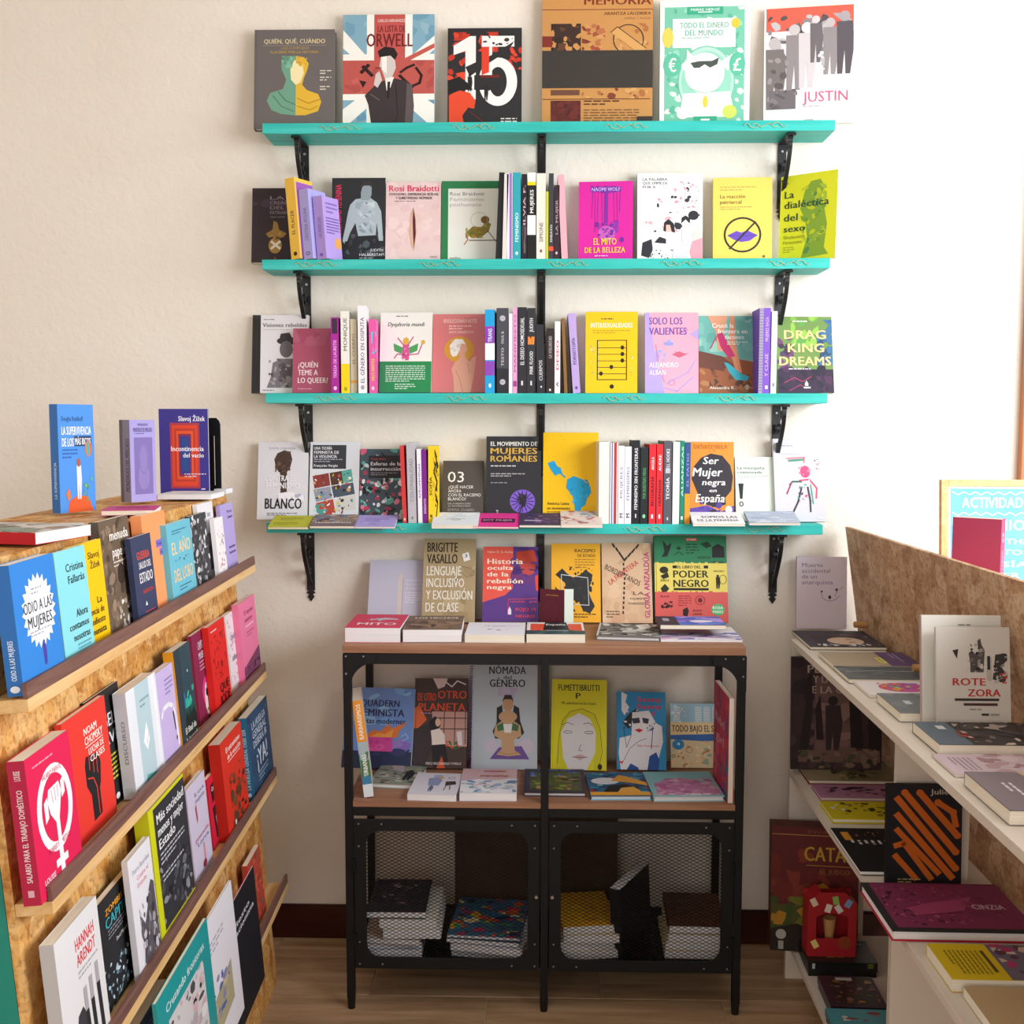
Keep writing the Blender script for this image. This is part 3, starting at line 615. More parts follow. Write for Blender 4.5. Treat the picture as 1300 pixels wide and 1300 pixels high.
# ---------- second shelf
yb = -.055
front(319, 374, 239, yb, Z2, 'Dark brown paperback with a yellow orchid, overhanging the left end of the second shelf', '33282c', [
 ('B', 0, 22, 100, 26, 10, 20, '443546 3c2f3c', 2), ('t', 38, 16, 30, 7, '8f8690', 'LA'), ('t', 38, 26, 60, 7, '8f8690', 'CREACIÓN'), ('t', 38, 36, 30, 7, '8f8690', 'DEL'), ('t', 38, 46, 60, 7, '8f8690', 'PATRIARCADO'), ('t', 38, 57, 32, 3, '8f8690', 'GERDA LERNER'),
 ('P', '9b7a3a', 46, 66, 54, 70, 58, 84, 74, 92, 66, 100, 50, 98, 36, 100, 30, 92, 44, 84), ('E', 50, 116, 14, 16, 'a98444'), ('L', 'e8e0cc', 5, 42, 108, 60, 122), ('L', 'e8e0cc', 5, 60, 108, 42, 122), ('B', 38, 84, 28, 20, 8, 4, '7a5a2a b89048', 4), ('E', 50, 142, 2, 2, 'b04a3a')], t=.018, w=.13, group=G2)
spine_out(370, 384, 227, -.120, Z2, 'Yellow spined book with a purple cover leaning left on the second shelf', 'b57cc4', [('R', 0, 0, 100, 150, 'edc04c'), ('V', 30, 60, 36, 44, '6a4a2a', 'EL PLACER'), ('E', 50, 140, 20, 4, '3a2a20')], art=[('R', 0, 0, 100, 7, 'edc04c'), ('R', 0, 0, 8, 150, 'edc04c'), ('R', 10, 8, 90, 142, '9a5ab0')], spine_color='edc04c', tilt=-4, yaw=-24, d=.08, group=G2)
spine_out(386, 400, 241, -.122, Z2, 'Lilac book with a blue tint leaning left beside the yellow spine on the second shelf', 'a9a4e0', [('V', 30, 40, 40, 70, '7a74b8', 'CRISTINA MOLINA'), ('E', 50, 138, 22, 4, '4a4488'), ('E', 50, 138, 14, 2.5, 'a9a4e0')], art=[('I', 20, 20, 60, 6, 8, '6a60a8'), ('R', 55, 60, 45, 80, '463a78')], tilt=-4, yaw=-24, d=.08, group=G2)
spine_out(403, 417, 250, -.122, Z2, 'Plum lilac book, rightmost of the three leaning left on the second shelf', 'b197da', [('V', 34, 50, 36, 50, '8464b8', 'LAS REBELDES'), ('E', 50, 140, 18, 4, '7a5ab0')], art=[('I', 20, 14, 70, 3, 10, '7a5ab0'), ('I', 14, 50, 80, 6, 7, '5a3a90'), ('E', 80, 110, 22, 14, 'e0a05a')], tilt=-4, yaw=-24, d=.075, group=G2)
front(421, 489, 226, yb, Z2, 'Black paperback with a bare back and pink vertical lettering on the second shelf', '2b2c30', [
 ('B', 20, 90, 80, 60, 30, 10, '3a3d42 23242a 4a4d52', 4), ('P', 'a9b6bd', 34, 48, 44, 38, 58, 36, 72, 36, 84, 44, 92, 60, 94, 84, 96, 112, 88, 112, 84, 80, 82, 104, 50, 106, 44, 80, 34, 98, 26, 120, 20, 112, 26, 84, 30, 62), ('B', 44, 42, 36, 56, 26, 7, 'c3ced4 97a5ad b4c0c7 8494a0', 6),
 ('P', '8f9ca4', 54, 40, 54, 26, 58, 12, 68, 8, 74, 16, 74, 30, 70, 40), ('P', '3a3432', 52, 20, 54, 10, 62, 5, 72, 7, 76, 18, 70, 14, 60, 14), ('P', '23252b', 44, 104, 84, 102, 96, 150, 20, 150), ('B', 12, 108, 70, 42, 26, 8, '343b42 4b555d 1d1f24', 8),
 ('V', 6, 12, 12, 108, 'd83a5c', 'MASCULINIDAD FEMENINA'), ('t', 72, 126, 24, 5, 'e8e8ea', 'JUDITH'), ('t', 52, 134, 46, 5, 'e8e8ea', 'HALBERSTAM'), ('I', 52, 142, 46, 1, 3, 'b8b8bc')], t=.022, group=G2)
front(489, 559, 231, -.062, Z2, 'Pale pink paperback with a vertical slit and bold pink lettering on the second shelf', 'e6c8c8', [
 ('B', 0, 0, 100, 150, 50, 14, 'e2c2c2 ead0ce e6c9c6', 2), ('T', 6, 6, 90, 12, 'd8345f', 'Rosi Braidotti'), ('T', 6, 21, 90, 5, '46323a', 'FEMINISMO, DIFERENCIA SEXUAL'), ('T', 18, 28, 66, 5, '46323a', 'Y SUBJETIVIDAD NÓMADE'), ('I', 16, 36, 64, 1, 3, '8a6a70'),
 ('P', 'd9ae96', 46, 60, 50, 48, 55, 70, 56, 100, 52, 130, 46, 116, 43, 90), ('P', '5a2228', 50, 48, 54, 72, 55, 98, 52, 126, 50, 100, 49, 74), ('R', 82, 140, 12, 3, 'b89aa0')], t=.018, group=G2)
front(560, 630, 230, yb, Z2, 'White paperback framed in green with a golden insect sculpture on the second shelf', '2f7f4e', [
 ('R', 11, 14, 89, 136, 'ecebe4'), ('t', 14, 20, 56, 7, '6a5a64', 'Rosi Braidotti'), ('t', 14, 30, 56, 7, 'b89aaa', 'Feminismo'), ('t', 14, 40, 52, 7, 'b89aaa', 'posthumano'),
 ('P', '8a7a34', 40, 96, 52, 84, 66, 86, 74, 74, 82, 80, 78, 94, 66, 104, 50, 106), ('E', 72, 72, 7, 7, '7a5a2a'), ('B', 40, 82, 42, 24, 16, 5, 'a8a04a 6a7a34 b88a3a', 3), ('L', '3a3028', 1.6, 46, 110, 92, 110), ('L', '3a3028', 1.2, 76, 92, 90, 112), ('L', 'b8623a', 1.6, 40, 98, 44, 108, 38, 118), ('O', 62, 72, 14, 14, .6, 'b0a890'), ('t', 14, 140, 18, 5, '5a6a5a', 'gedisa')], t=.016, w=.165, group=G2)
def row(y, z, grp, items, yaw=0):
    for it in items:
        (u0, u1, vt, col, lab, sp), kw = it[:6], (it[6] if len(it) > 6 else {})
        kw = dict(kw); spine_out(u0, u1, vt, y+kw.pop('dy', 0), z, lab, col, sp, group=grp, **kw)
def sv(c, s, y=40, h=70, x=28, w=44): return ('V', x, y, w, h, c, s)
row(-.122, Z2, G2, [
 (629, 636, 219, '1e1e22', 'Thin black spine, leftmost of the tight row in the middle of the second shelf', [], {'tilt': 2.5, 'd': .10, 'dy': .004}),
 (637.5, 643, 221, 'dcd4d4', 'Off-white spine after the leftmost black one on the second shelf', [], {'tilt': 1.5}),
 (643.5, 650.5, 220, 'f0eef2', 'White and violet striped spine beside the teal one on the second shelf', [('R', 45, 0, 45, 150, '9a6cc8')]),
 (651, 661, 219, '2fa0ad', 'Teal spine in the tight row of the second shelf', [sv('d8f0f0', 'FEMINISMO', 70, 50), ('E', 50, 140, 18, 3, 'd8f0f0')]),
 (662, 669, 221, '1f1e26', 'Black spine with dotted lettering right of the teal one on the second shelf', [sv('c8a8b8', 'SILVIA F.', 20, 80), ('B', 10, 90, 80, 50, 12, 20, '6a5a60 3a3238', 3)]),
 (669.5, 680, 219, '1a1a1c', 'Black and white banded spine with a yellow stripe on the second shelf', [('R', 0, 0, 100, 22, 'ece8e4'), ('R', 0, 16, 100, 6, 'f0cf1e'), sv('e8e8e8', 'MUJERES', 30, 40), ('R', 0, 74, 100, 34, 'efeeee')]),
 (681, 692.5, 220, 'e6ded2', 'Broad cream spine in the tight row of the second shelf', [sv('7a7068', 'SIMONE', 86, 34), ('E', 50, 136, 14, 3, '8a5a50')]),
 (693, 696, 243, 'c8cf1e', 'Very thin lime spine right of the cream one on the second shelf', []),
 (696.5, 702.5, 220, '3c3b42', 'Slate grey spine with a red foot mark on the second shelf', [('R', 0, 128, 100, 8, 'e0533a'), sv('d8d8dc', 'ENSAYO', 90, 30)]),
 (703, 710, 235, '34242e', 'Short dark plum spine right of the slate grey one on the second shelf', [sv('a89098', 'LA MUJER', 30, 70), ('E', 50, 138, 20, 3, 'd8b8c8')]),
 (713, 721, 222, 'dfa8b6', 'Pink spine leaning left at the right end of the tight row on the second shelf', [], {'tilt': -3.0}),
])
front(734, 803, 231, yb, Z2, 'Magenta paperback with a violet puppet-string portrait and yellow lettering on the second shelf', 'd4249c', [
 ('R', 22, 10, 56, 10, '7a2c9c'), ('B', 22, 8, 56, 14, 14, 7, '7a2c9c 6a2a94', 4), ('T', 24, 11, 52, 7, 'c8b0e8', 'NAOMI WOLF'), ('L', '6a2a94', .9, 26, 20, 24, 70), ('L', '6a2a94', .9, 30, 20, 30, 96), ('L', '6a2a94', .9, 36, 20, 34, 84), ('L', '6a2a94', .9, 42, 20, 44, 80), ('L', '6a2a94', .9, 70, 20, 72, 96), ('L', '6a2a94', .9, 64, 20, 66, 76), ('L', '6a2a94', .9, 76, 20, 75, 60),
 ('R', 47, 18, 7, 60, '7a2c9c'), ('B', 30, 74, 44, 24, 30, 6, '6a2a94 8a34a4 b02c9c', 5), ('E', 52, 98, 16, 14, 'c05cb8'), ('B', 36, 88, 32, 18, 16, 4, '6a2a94 a03aa4', 7), ('E', 80, 110, 4, 5, '6a2a94'), ('T', 28, 106, 42, 13, 'f4cf3c', 'EL MITO'), ('T', 12, 123, 74, 11, 'f4cf3c', 'DE LA BELLEZA'), ('I', 30, 139, 40, 1, 4, 'f0c8e0')], t=.024, spine_color='8a5cb0', yaw=-4, group=G2)
front(809, 892, 220, yb, Z2, 'White hardback crowded with drawn black, white and pink women on the second shelf', 'f3f0f2', [
 ('T', 8, 8, 38, 5, '4a484e', 'LA PALABRA'), ('T', 8, 14.5, 38, 5, '4a484e', 'QUE EMPIEZA'), ('T', 8, 21, 20, 5, '4a484e', 'POR A'), ('B', 56, 14, 40, 30, 26, 3.5, '3a3a42 e8a0ac c8c8cc e8e4e6', 3), ('B', 12, 38, 84, 30, 34, 5, 'e08f9e 3a3a42 d4d2d6 f3f0f2', 4), ('B', 12, 66, 84, 34, 30, 6, '34343c d8d6da e9e6e8 e8a8b2', 5),
 ('R', 38, 52, 32, 14, 'f4f1f3'), ('E', 26, 70, 8, 9, 'd9d7da'), ('E', 86, 72, 8, 8, '2e2e36'), ('E', 48, 90, 8, 10, 'e9b6a8'), ('P', '26262e', 40, 98, 41, 84, 48, 78, 56, 86, 58, 102, 53, 102, 50, 88, 44, 88, 44, 100), ('E', 74, 84, 7, 9, 'eceaec'), ('P', '26262e', 67, 86, 68, 76, 74, 72, 81, 78, 80, 86, 74, 79), ('R', 68, 94, 16, 26, 'd3d1d6'), ('E', 52, 114, 12, 14, 'e3e1e4'), ('E', 92, 106, 8, 10, 'ead0ca'), ('P', 'e89aa8', 80, 134, 84, 116, 100, 110, 100, 148, 84, 150), ('P', '2c2c34', 6, 140, 8, 118, 22, 112, 24, 130, 18, 144), ('P', 'f0eef0', 22, 150, 24, 124, 44, 120, 52, 150), ('P', '2c2c34', 26, 118, 34, 108, 44, 112, 44, 120), ('B', 20, 130, 34, 18, 20, 2, '3a3a42', 8), ('P', 'd6d4d8', 52, 150, 56, 126, 76, 124, 80, 150)], t=.02, hard=True, spine_color='8c878c', group=G2)
front(905, 980, 226, yb, Z2, 'Pale yellow paperback with purple lips under a black prohibition ring on the second shelf', 'f0cf62', [
 ('I', 12, 16, 62, 2, 5, 'c0a45a'), ('T', 12, 30, 42, 7, '6a5a34', 'La reacción'), ('T', 12, 40, 36, 7, '6a5a34', 'patriarcal'), ('I', 12, 52, 56, 2, 4, 'b89c56'), ('P', '6a4cb8', 24, 104, 40, 96, 48, 99, 58, 95, 76, 104, 62, 114, 48, 116, 36, 112), ('L', '4a3490', .9, 26, 104, 50, 105, 74, 104), ('O', 50, 103, 32, 32, 3.4, '38332c'), ('L', '38332c', 3, 28, 128, 72, 80), ('E', 86, 142, 2.5, 2.5, '8a6a3a')], t=.02, yaw=-3, group=G2)
front(988, 1060, 225, -.035, Z2, 'Lime yellow paperback with a green tinted statue, rightmost book on the second shelf', 'e0e42c', [
 ('P', '86a838', 44, 28, 54, 14, 70, 12, 78, 26, 72, 40, 78, 60, 84, 90, 80, 130, 88, 142, 40, 146, 50, 110, 46, 80, 36, 60), ('B', 38, 20, 44, 120, 50, 7, '94b440 7aa034 a8c23c c0cc2a 5c8c4c', 5), ('T', 8, 10, 6, 5, '33503a', 'v'), ('T', 8, 26, 16, 13, '33503a', 'La'), ('T', 8, 44, 78, 13, '33503a', 'dialéctica'), ('T', 8, 66, 24, 13, '33503a', 'del'), ('T', 8, 86, 38, 12, '33503a', 'sexo'), ('T', 8, 104, 38, 6, '9aa42a', 'Shulamith'), ('T', 8, 113, 34, 6, '9aa42a', 'Firestone'), ('I', 8, 124, 20, 3, 4, 'a8b02a')], t=.012, yaw=-36, lean=2, spine_color='c8cf1c', group=G2)

# ---------- third shelf
front(319, 350, 400, -.045, Z3, 'Charcoal book behind the others, overhanging the left end of the third shelf', '3b3b3f', [('R', 4, 0, 1, 150, '2c2c30')], t=.01, w=.14, group=G3, lean=8)
front(330, 392, 400, -.068, Z3, 'White paperback with a grey photo of a figure in a hat, third shelf', 'dcd9de', [
 ('I', 6, 8, 40, 1, 3, '5a565c'), ('T', 4, 15, 92, 8, '5a565c', 'Visiones rebeldes'), ('R', 4, 28, 92, .5, '8a868c'), ('E', 56, 50, 22, 8, '38343a'), ('P', '38343a', 40, 44, 42, 36, 60, 34, 66, 44), ('E', 54, 66, 14, 16, '6a646a'), ('P', '79737a', 22, 120, 26, 92, 44, 84, 64, 84, 80, 90, 88, 118, 86, 140, 14, 140), ('P', '5a545a', 38, 94, 70, 94, 66, 118, 54, 124, 42, 118), ('B', 18, 84, 70, 56, 34, 6, '8e888e 655f66 a29ca2 544e54', 5), ('I', 6, 144, 40, 1, 3, '5a565c')], t=.014, w=.132, group=G3, lean=7)
front(371, 421, 417, -.095, Z3, 'Short dusty raspberry paperback with white question lettering on the third shelf', 'a8506a', [
 ('B', 0, 0, 100, 40, 10, 30, 'ae5a74 a24a64', 3), ('T', 14, 78, 50, 13, 'f0dfe2', '¿QUIÉN'), ('T', 14, 96, 50, 13, 'f0dfe2', 'TEME A'), ('T', 14, 114, 76, 13, 'f0dfe2', 'LO QUEER?'), ('I', 14, 140, 60, 1, 4, 'd8a8b4')], t=.012, group=G3, lean=8)
row(-.120, Z3, G3, [
 (421, 430.5, 403, 'a8249c', 'Magenta spine with a dark head on the third shelf', [('R', 14, 2, 72, 30, '3a2a3a'), sv('f0b8e8', 'TERESA DE LAURETIS', 45, 75), ('E', 50, 140, 22, 4, 'f0c8e8')]),
 (433.5, 444, 395, 'e6e2da', 'White spine with a yellow lower third on the third shelf', [('R', 0, 96, 100, 54, 'f0cf14'), sv('77756e', 'MONIQUE', 12, 60), ('E', 50, 142, 20, 4, 'a89a1e')], {'yaw': 5}),
 (445.5, 453.5, 405, 'cfc3aa', 'Beige spine sunk between two white ones on the third shelf', [sv('8a7f6a', 'EL CUERPO', 30, 60), ('R', 0, 124, 100, 5, 'e0a03a')], {'dy': .012}),
 (455, 466, 388, 'eae7ec', 'Tall white spine with grey lettering on the third shelf', [sv('77747c', 'EL GÉNERO EN DISPUTA', 20, 112), ('E', 50, 140, 20, 4, 'a0a0a8')], {'yaw': 5}),
 (469, 478, 405, 'e05aa4', 'Pink and light blue spine on the third shelf', [('R', 30, 26, 70, 40, '5cc0dc'), ('B', 0, 26, 100, 44, 8, 30, '5cc0dc e05aa4 e8904a', 4), sv('f0d04a', 'MUTANTES', 80, 44), ('E', 50, 140, 20, 4, 'f4c8dc')], {'yaw': 4}),
])
front(481, 547, 397, -.068, Z3, 'White paperback with a green lower band and a pink insect figure on the third shelf', 'eeece6', [
 ('I', 30, 6, 40, 1, 4, '6a686a'), ('T', 14, 18, 70, 8, '4a484a', 'Dysphoria mundi', .25), ('R', 0, 92, 100, 58, '2b8a52'), ('I', 12, 100, 76, 8, 4, 'cfe4d4'), ('I', 30, 134, 40, 3, 4, 'cfe4d4'),
 ('P', 'cf5a94', 46, 58, 54, 58, 58, 70, 56, 90, 44, 90, 42, 70), ('E', 50, 54, 6, 7, 'd8b04a'), ('P', '4fa060', 44, 66, 26, 58, 28, 72, 42, 78), ('P', '4fa060', 56, 66, 74, 58, 72, 72, 58, 78), ('L', 'c04a86', 2, 46, 62, 34, 48), ('L', 'c04a86', 2, 54, 62, 64, 46), ('L', 'c04a86', 2, 46, 80, 34, 78, 28, 86), ('L', 'c04a86', 2, 54, 80, 74, 78, 82, 58), ('E', 83, 56, 4, 4, 'd8b04a'), ('B', 42, 62, 16, 28, 10, 3, 'e080b0 a83a70 e8e0d0', 3)], t=.02, spine_color='dcdad2', yaw=-3, group=G3)
front(548, 616, 399, -.066, Z3, 'Salmon pink paperback with a white haired figure against a gold halo on the third shelf', 'd77a7c', [
 ('T', 20, 9, 62, 8, 'f0c6c2', 'REVOLUCIONARIA NOTTE'), ('I', 30, 22, 44, 2, 5, 'f0c6c2'), ('T', 30, 32, 46, 5, 'f0c6c2', 'ANTIC MANIFESTOS'), ('E', 50, 68, 28, 25, 'd79a3a'), ('P', 'efe8e4', 34, 76, 32, 60, 42, 48, 56, 48, 62, 58, 56, 66, 50, 70, 46, 80, 38, 82), ('P', 'e0a48e', 52, 56, 62, 58, 66, 68, 60, 76, 62, 84, 70, 92, 74, 84, 82, 80, 80, 100, 78, 120, 72, 150, 42, 150, 40, 120, 36, 106, 42, 92, 50, 86), ('L', 'b8705c', .9, 44, 108, 52, 124, 58, 148), ('L', 'b8705c', .9, 66, 94, 70, 112), ('B', 34, 50, 20, 26, 8, 5, 'f4eeea dcd2ce', 4)], t=.018, spine_color='bf6468', yaw=-3, group=G3)
row(-.118, Z3, G3, [
 (616, 628, 393, '1f9fd8', 'Blue spine with purple and white blocks on the third shelf', [('R', 0, 30, 100, 30, '8f3ab0'), ('R', 0, 60, 100, 30, 'ecedf2'), ('R', 0, 92, 100, 26, '8a46b4'), sv('c8e8f8', 'TRANS', 34, 24), ('E', 50, 136, 14, 4, 'd8f0fc')]),
 (630.5, 645.5, 391, '45454d', 'Broad slate spine with two white roundels on the third shelf', [('R', 0, 106, 100, 44, '28282e'), ('O', 50, 18, 24, 5, 6, 'b8b8c0'), ('O', 50, 130, 24, 5, 6, 'b8b8c0'), sv('c0c0c8', 'PAUL B.', 40, 22, 38, 22), sv('c0c0c8', 'TESTO', 70, 32, 38, 22)], {'yaw': 3}),
 (646, 650.5, 398, 'ece6ee', 'Thin white spine right of the broad slate one on the third shelf', []),
 (651, 656.5, 391, 'e4a0d0', 'Thin pink spine with purple lettering on the third shelf', [sv('b04a9c', 'MANIFIESTO', 12, 100), ('R', 10, 128, 80, 10, 'a03a90')]),
 (657, 668.5, 390, '2b2b30', 'Black spine with a long white title, left of the one with an orange emblem', [sv('e4e4e8', 'EL DESEO HOMOSEXUAL', 18, 82), ('E', 50, 52, 10, 2, 'f0f0f0'), ('R', 40, 128, 20, 8, 'd8d8dc')]),
 (669, 679.5, 391, '303036', 'Black spine with an orange star emblem on the third shelf', [('B', 10, 50, 80, 14, 10, 20, 'e0762a f09040', 4), sv('e4e4e8', 'PINK FLOOD', 76, 40), sv('e4e4e8', 'JUDITH', 18, 24), ('R', 40, 128, 20, 8, 'd8d8dc')]),
 (682, 692, 412, '2c2c32', 'Shorter black spine leaning left after the orange emblem on the third shelf', [sv('d0d0d6', 'CUERPOS', 78, 44), ('R', 44, 134, 16, 4, 'e8e8ec')], {'tilt': -1.5}),
 (693.5, 703, 417, '2f2528', 'Brown black spine, shorter than its neighbours on the third shelf', [sv('b8b0b4', 'LA VOLUNTAD', 18, 50), ('E', 50, 142, 14, 3, 'e0d0d0')]),
 (704, 711, 408, 'ece6ea', 'White spine with red lettering near the right end of the third row', [sv('c84a5a', 'DESEO', 40, 60), ('V', 30, 126, 40, 10, '3a3a40', 'A')]),
 (716.5, 720.5, 404, '8a6238', 'Thin brown spine leaning left on the third shelf', [], {'tilt': -2.6}),
 (727.5, 737, 398, 'b8a0d8', 'Lilac spine leaning left at the right end of the spines on the third shelf', [sv('4a3a78', 'PORNOTOPÍA', 46, 50), ('E', 50, 140, 18, 3, '6a4aa0')], {'tilt': -4}),
])
front(743, 809, 396, yb, Z3, 'Bright yellow paperback with a black abacus of dots on the third shelf', 'f2c216', [
 ('I', 30, 12, 40, 1, 5, '6a5a2a'), ('T', 10, 20, 80, 9, 'f8f2dc', 'INTERSEXUALIDADES'), ('I', 14, 34, 72, 2, 4, 'b8962a'), ('R', 22, 52, 58, 74, '2a241a'), ('R', 24, 53.5, 54, 71, 'f2c216')] + [('R', 22, y, 58, 1.2, '2a241a') for y in (66, 78, 90, 102, 114)] + [('E', x, y, 3.6, 4, '2a241a') for x, y in ((71, 66), (71, 78), (71, 90), (50, 102), (30, 114))] + [('B', 8, 62, 10, 56, 10, 2.5, 'c8a86a e8dca8', 3), ('B', 84, 62, 8, 56, 10, 2.5, 'c8a86a e8dca8', 4), ('E', 51, 138, 4, 4, '2a241a')], t=.022, yaw=-2, group=G3)
front(819, 887, 397, yb, Z3, 'Pink paperback with a lilac drawn face and purple title on the third shelf', 'e8a6bc', [
 ('P', 'b7a0e0', 0, 0, 8, 0, 16, 60, 30, 110, 36, 150, 0, 150), ('B', 20, 50, 30, 40, 8, 9, 'b09cdc a0a8e4 e8a6bc', 3), ('L', 'b86a94', 1.6, 60, 40, 80, 32), ('L', 'c05a7a', 1.2, 56, 72, 64, 80, 80, 76), ('P', 'c8607a', 50, 78, 64, 72, 78, 78, 64, 84), ('L', 'c05a7a', .9, 20, 60, 24, 90, 36, 130), ('L', 'b09cdc', 2, 36, 140, 60, 146, 90, 120), ('L', 'b09cdc', 2, 40, 132, 80, 112, 94, 90), ('E', 44, 58, 10, 4, '9a9ae0'), ('P', 'b7a0e0', 84, 40, 100, 30, 100, 50), ('T', 8, 8, 62, 14, '6e4fae', 'SOLO LOS'), ('T', 8, 27, 70, 14, '6e4fae', 'VALIENTES'), ('T', 8, 92, 54, 10, 'f4e6ee', 'ALEJANDRO'), ('T', 8, 106, 30, 10, 'f4e6ee', 'ALBÁN'), ('O', 50, 130, 6, 6, 1, 'c88ab0')], t=.014, group=G3)
front(888, 960, 401, yb, Z3, 'Photo cover paperback with high heels stepping over a border wall on the third shelf', '7cb0a6', [
 ('R', 0, 0, 100, 80, '6fb0a8'), ('B', 0, 0, 100, 70, 20, 16, '7cb8ae 5fa49c 98c4b4', 3), ('P', '9a5a3a', 0, 72, 60, 82, 100, 90, 100, 150, 0, 150), ('P', '6b3f33', 0, 68, 40, 78, 60, 94, 60, 110, 0, 100), ('B', 0, 100, 100, 50, 34, 10, '7a4a34 945c40 5e3a2c b07850', 4), ('P', 'e09a78', 16, 0, 52, 0, 44, 34, 46, 70, 34, 66, 30, 30), ('P', 'd88e6a', 56, 0, 64, 0, 66, 60, 76, 110, 66, 110, 52, 60), ('P', 'c22f6a', 32, 36, 42, 32, 64, 78, 52, 82, 38, 60), ('L', 'c22f6a', 2, 32, 40, 20, 64), ('P', '3fb2c8', 44, 90, 52, 92, 74, 112, 88, 118, 84, 126, 64, 124, 52, 108), ('T', 24, 14, 38, 9, 'f0f0ea', 'Crucé la'), ('T', 34, 25, 52, 9, 'f0f0ea', 'frontera en'), ('T', 46, 36, 34, 9, 'f0f0ea', 'tacones'), ('I', 50, 50, 36, 2, 4, 'dfe8e0'), ('T', 18, 136, 44, 6, 'e8dccc', 'Alexandra R.'), ('E', 84, 138, 4, 5, 'c8b8a0')], t=.012, yaw=3, group=G3)
row(-.112, Z3, G3, [
 (962.5, 976.5, 391, '7d52c0', 'Violet spined book with grey ribbed side near the right end of the third shelf', [('R', 0, 0, 36, 150, '9c96b0')] + [('R', 0, 4+5*i, 36, 1.4, '75708c') for i in range(29)] + [sv('c8b0ec', 'MUJERES RAZA', 16, 42, 52, 30), sv('c8b0ec', 'Y CLASE', 80, 40, 52, 30), ('R', 60, 136, 24, 6, 'e8dff8')]),
 (978, 985, 395, 'efedf2', 'White spine between the violet one and the green dreams cover on the third shelf', [('E', 50, 134, 20, 4, '8a88a0')]),
])
front(988, 1059, 402, -.065, Z3, 'Green and purple paperback with big peach lettering, overhanging the right end of the third shelf', '6f8f4a', [
 ('R', 0, 0, 100, 150, '6a8a48'), ('B', 26, 0, 50, 60, 24, 14, '8ab84a 7aa844 5c9a4a', 3), ('B', 0, 40, 30, 80, 22, 12, '4a3a5a 6a3c6a 3c2c44', 4), ('B', 72, 6, 28, 90, 26, 12, '2f5c8a 3a6c94 2a4868', 5), ('R', 0, 104, 100, 46, '33243c'), ('B', 0, 96, 100, 54, 30, 11, '33243c 4a2a4a 241c30', 6), ('L', 'a83a5a', 1.4, 12, 130, 30, 120, 44, 128, 60, 118), ('L', 'a83a5a', 1.2, 20, 146, 40, 134, 50, 142), ('I', 30, 8, 44, 1, 6, 'dfe8d0'), ('T', 14, 26, 74, 18, 'f0c88a', 'DRAG'), ('T', 20, 52, 64, 18, 'f0c88a', 'KING'), ('T', 4, 78, 92, 18, 'f0c88a', 'DREAMS'), ('I', 20, 102, 66, 1, 5, 'd8c8e0'), ('P', 'e8e4ec', 48, 132, 51, 126, 54, 132, 54, 136, 48, 136), ('R', 46, 138, 12, 3, 'e8e4ec')], t=.014, yaw=3, group=G3)

# ---------- lowest shelf, standing
yb4 = -.062
front(326, 390, 561, yb4, Z4, 'White paperback with a raised brown fist, leftmost book on the lowest teal shelf', 'd9d7de', [
 ('T', 22, 10, 52, 4.5, 'a8a6b0', 'RAFIA ZAKARIA'), ('P', '4a3630', 32, 34, 38, 22, 52, 16, 64, 20, 68, 34, 64, 50, 58, 58, 58, 92, 60, 104, 46, 104, 44, 60, 36, 52), ('B', 34, 18, 32, 40, 20, 5, '5c443a 6e5244 3a2a26', 3), ('P', 'eceaf0', 40, 100, 62, 96, 96, 104, 88, 116, 46, 118), ('B', 44, 100, 50, 16, 14, 6, 'c4c4d4 e8e6ee b4b4c8', 6), ('T', 14, 64, 62, 12, 'eeecf2', 'CONTRA EL'), ('T', 18, 78, 66, 12, 'eeecf2', 'FEMINISMO'), ('T', 16, 108, 72, 21, '17161a', 'BLANCO'), ('I', 20, 137, 62, 2, 3.4, '6a6870')], t=.016, group=G4)
front(392, 455, 561, yb4, Z4, 'White paperback with a tilted collage of painted patches and dark title block, lowest teal shelf', 'd9dbe2', [
 ('R', 5, 6, 68, 46, '37393f'), ('T', 8, 9, 36, 6, 'e4e4ea', 'UNA TEORÍA'), ('T', 8, 17, 50, 6, 'e4e4ea', 'FEMINISTA DE'), ('T', 8, 25, 46, 6, 'e4e4ea', 'LA VIOLENCIA'), ('I', 8, 33, 58, 2, 4, 'a8a8b0'), ('T', 8, 43, 48, 5, 'e4e4ea', 'Françoise Vergès'),
 ('P', '8a3a34', 6, 66, 38, 60, 42, 84, 10, 90), ('P', '54352c', 40, 60, 64, 56, 68, 80, 44, 84), ('P', '5aa89c', 64, 56, 84, 52, 88, 76, 68, 80), ('P', '9096a8', 8, 92, 42, 86, 46, 108, 14, 116), ('P', '4a5664', 44, 86, 88, 78, 92, 100, 50, 108), ('P', 'b3473c', 14, 118, 48, 110, 54, 136, 18, 144), ('P', '4a9c90', 12, 122, 30, 118, 32, 140, 18, 144), ('P', 'd0cfc8', 52, 108, 92, 102, 94, 130, 56, 134), ('B', 8, 60, 80, 80, 70, 4, 'd8c84a c8a07a 3a3034 ece8e4 b84a40 5c8c9c', 4)], t=.014, group=G4)
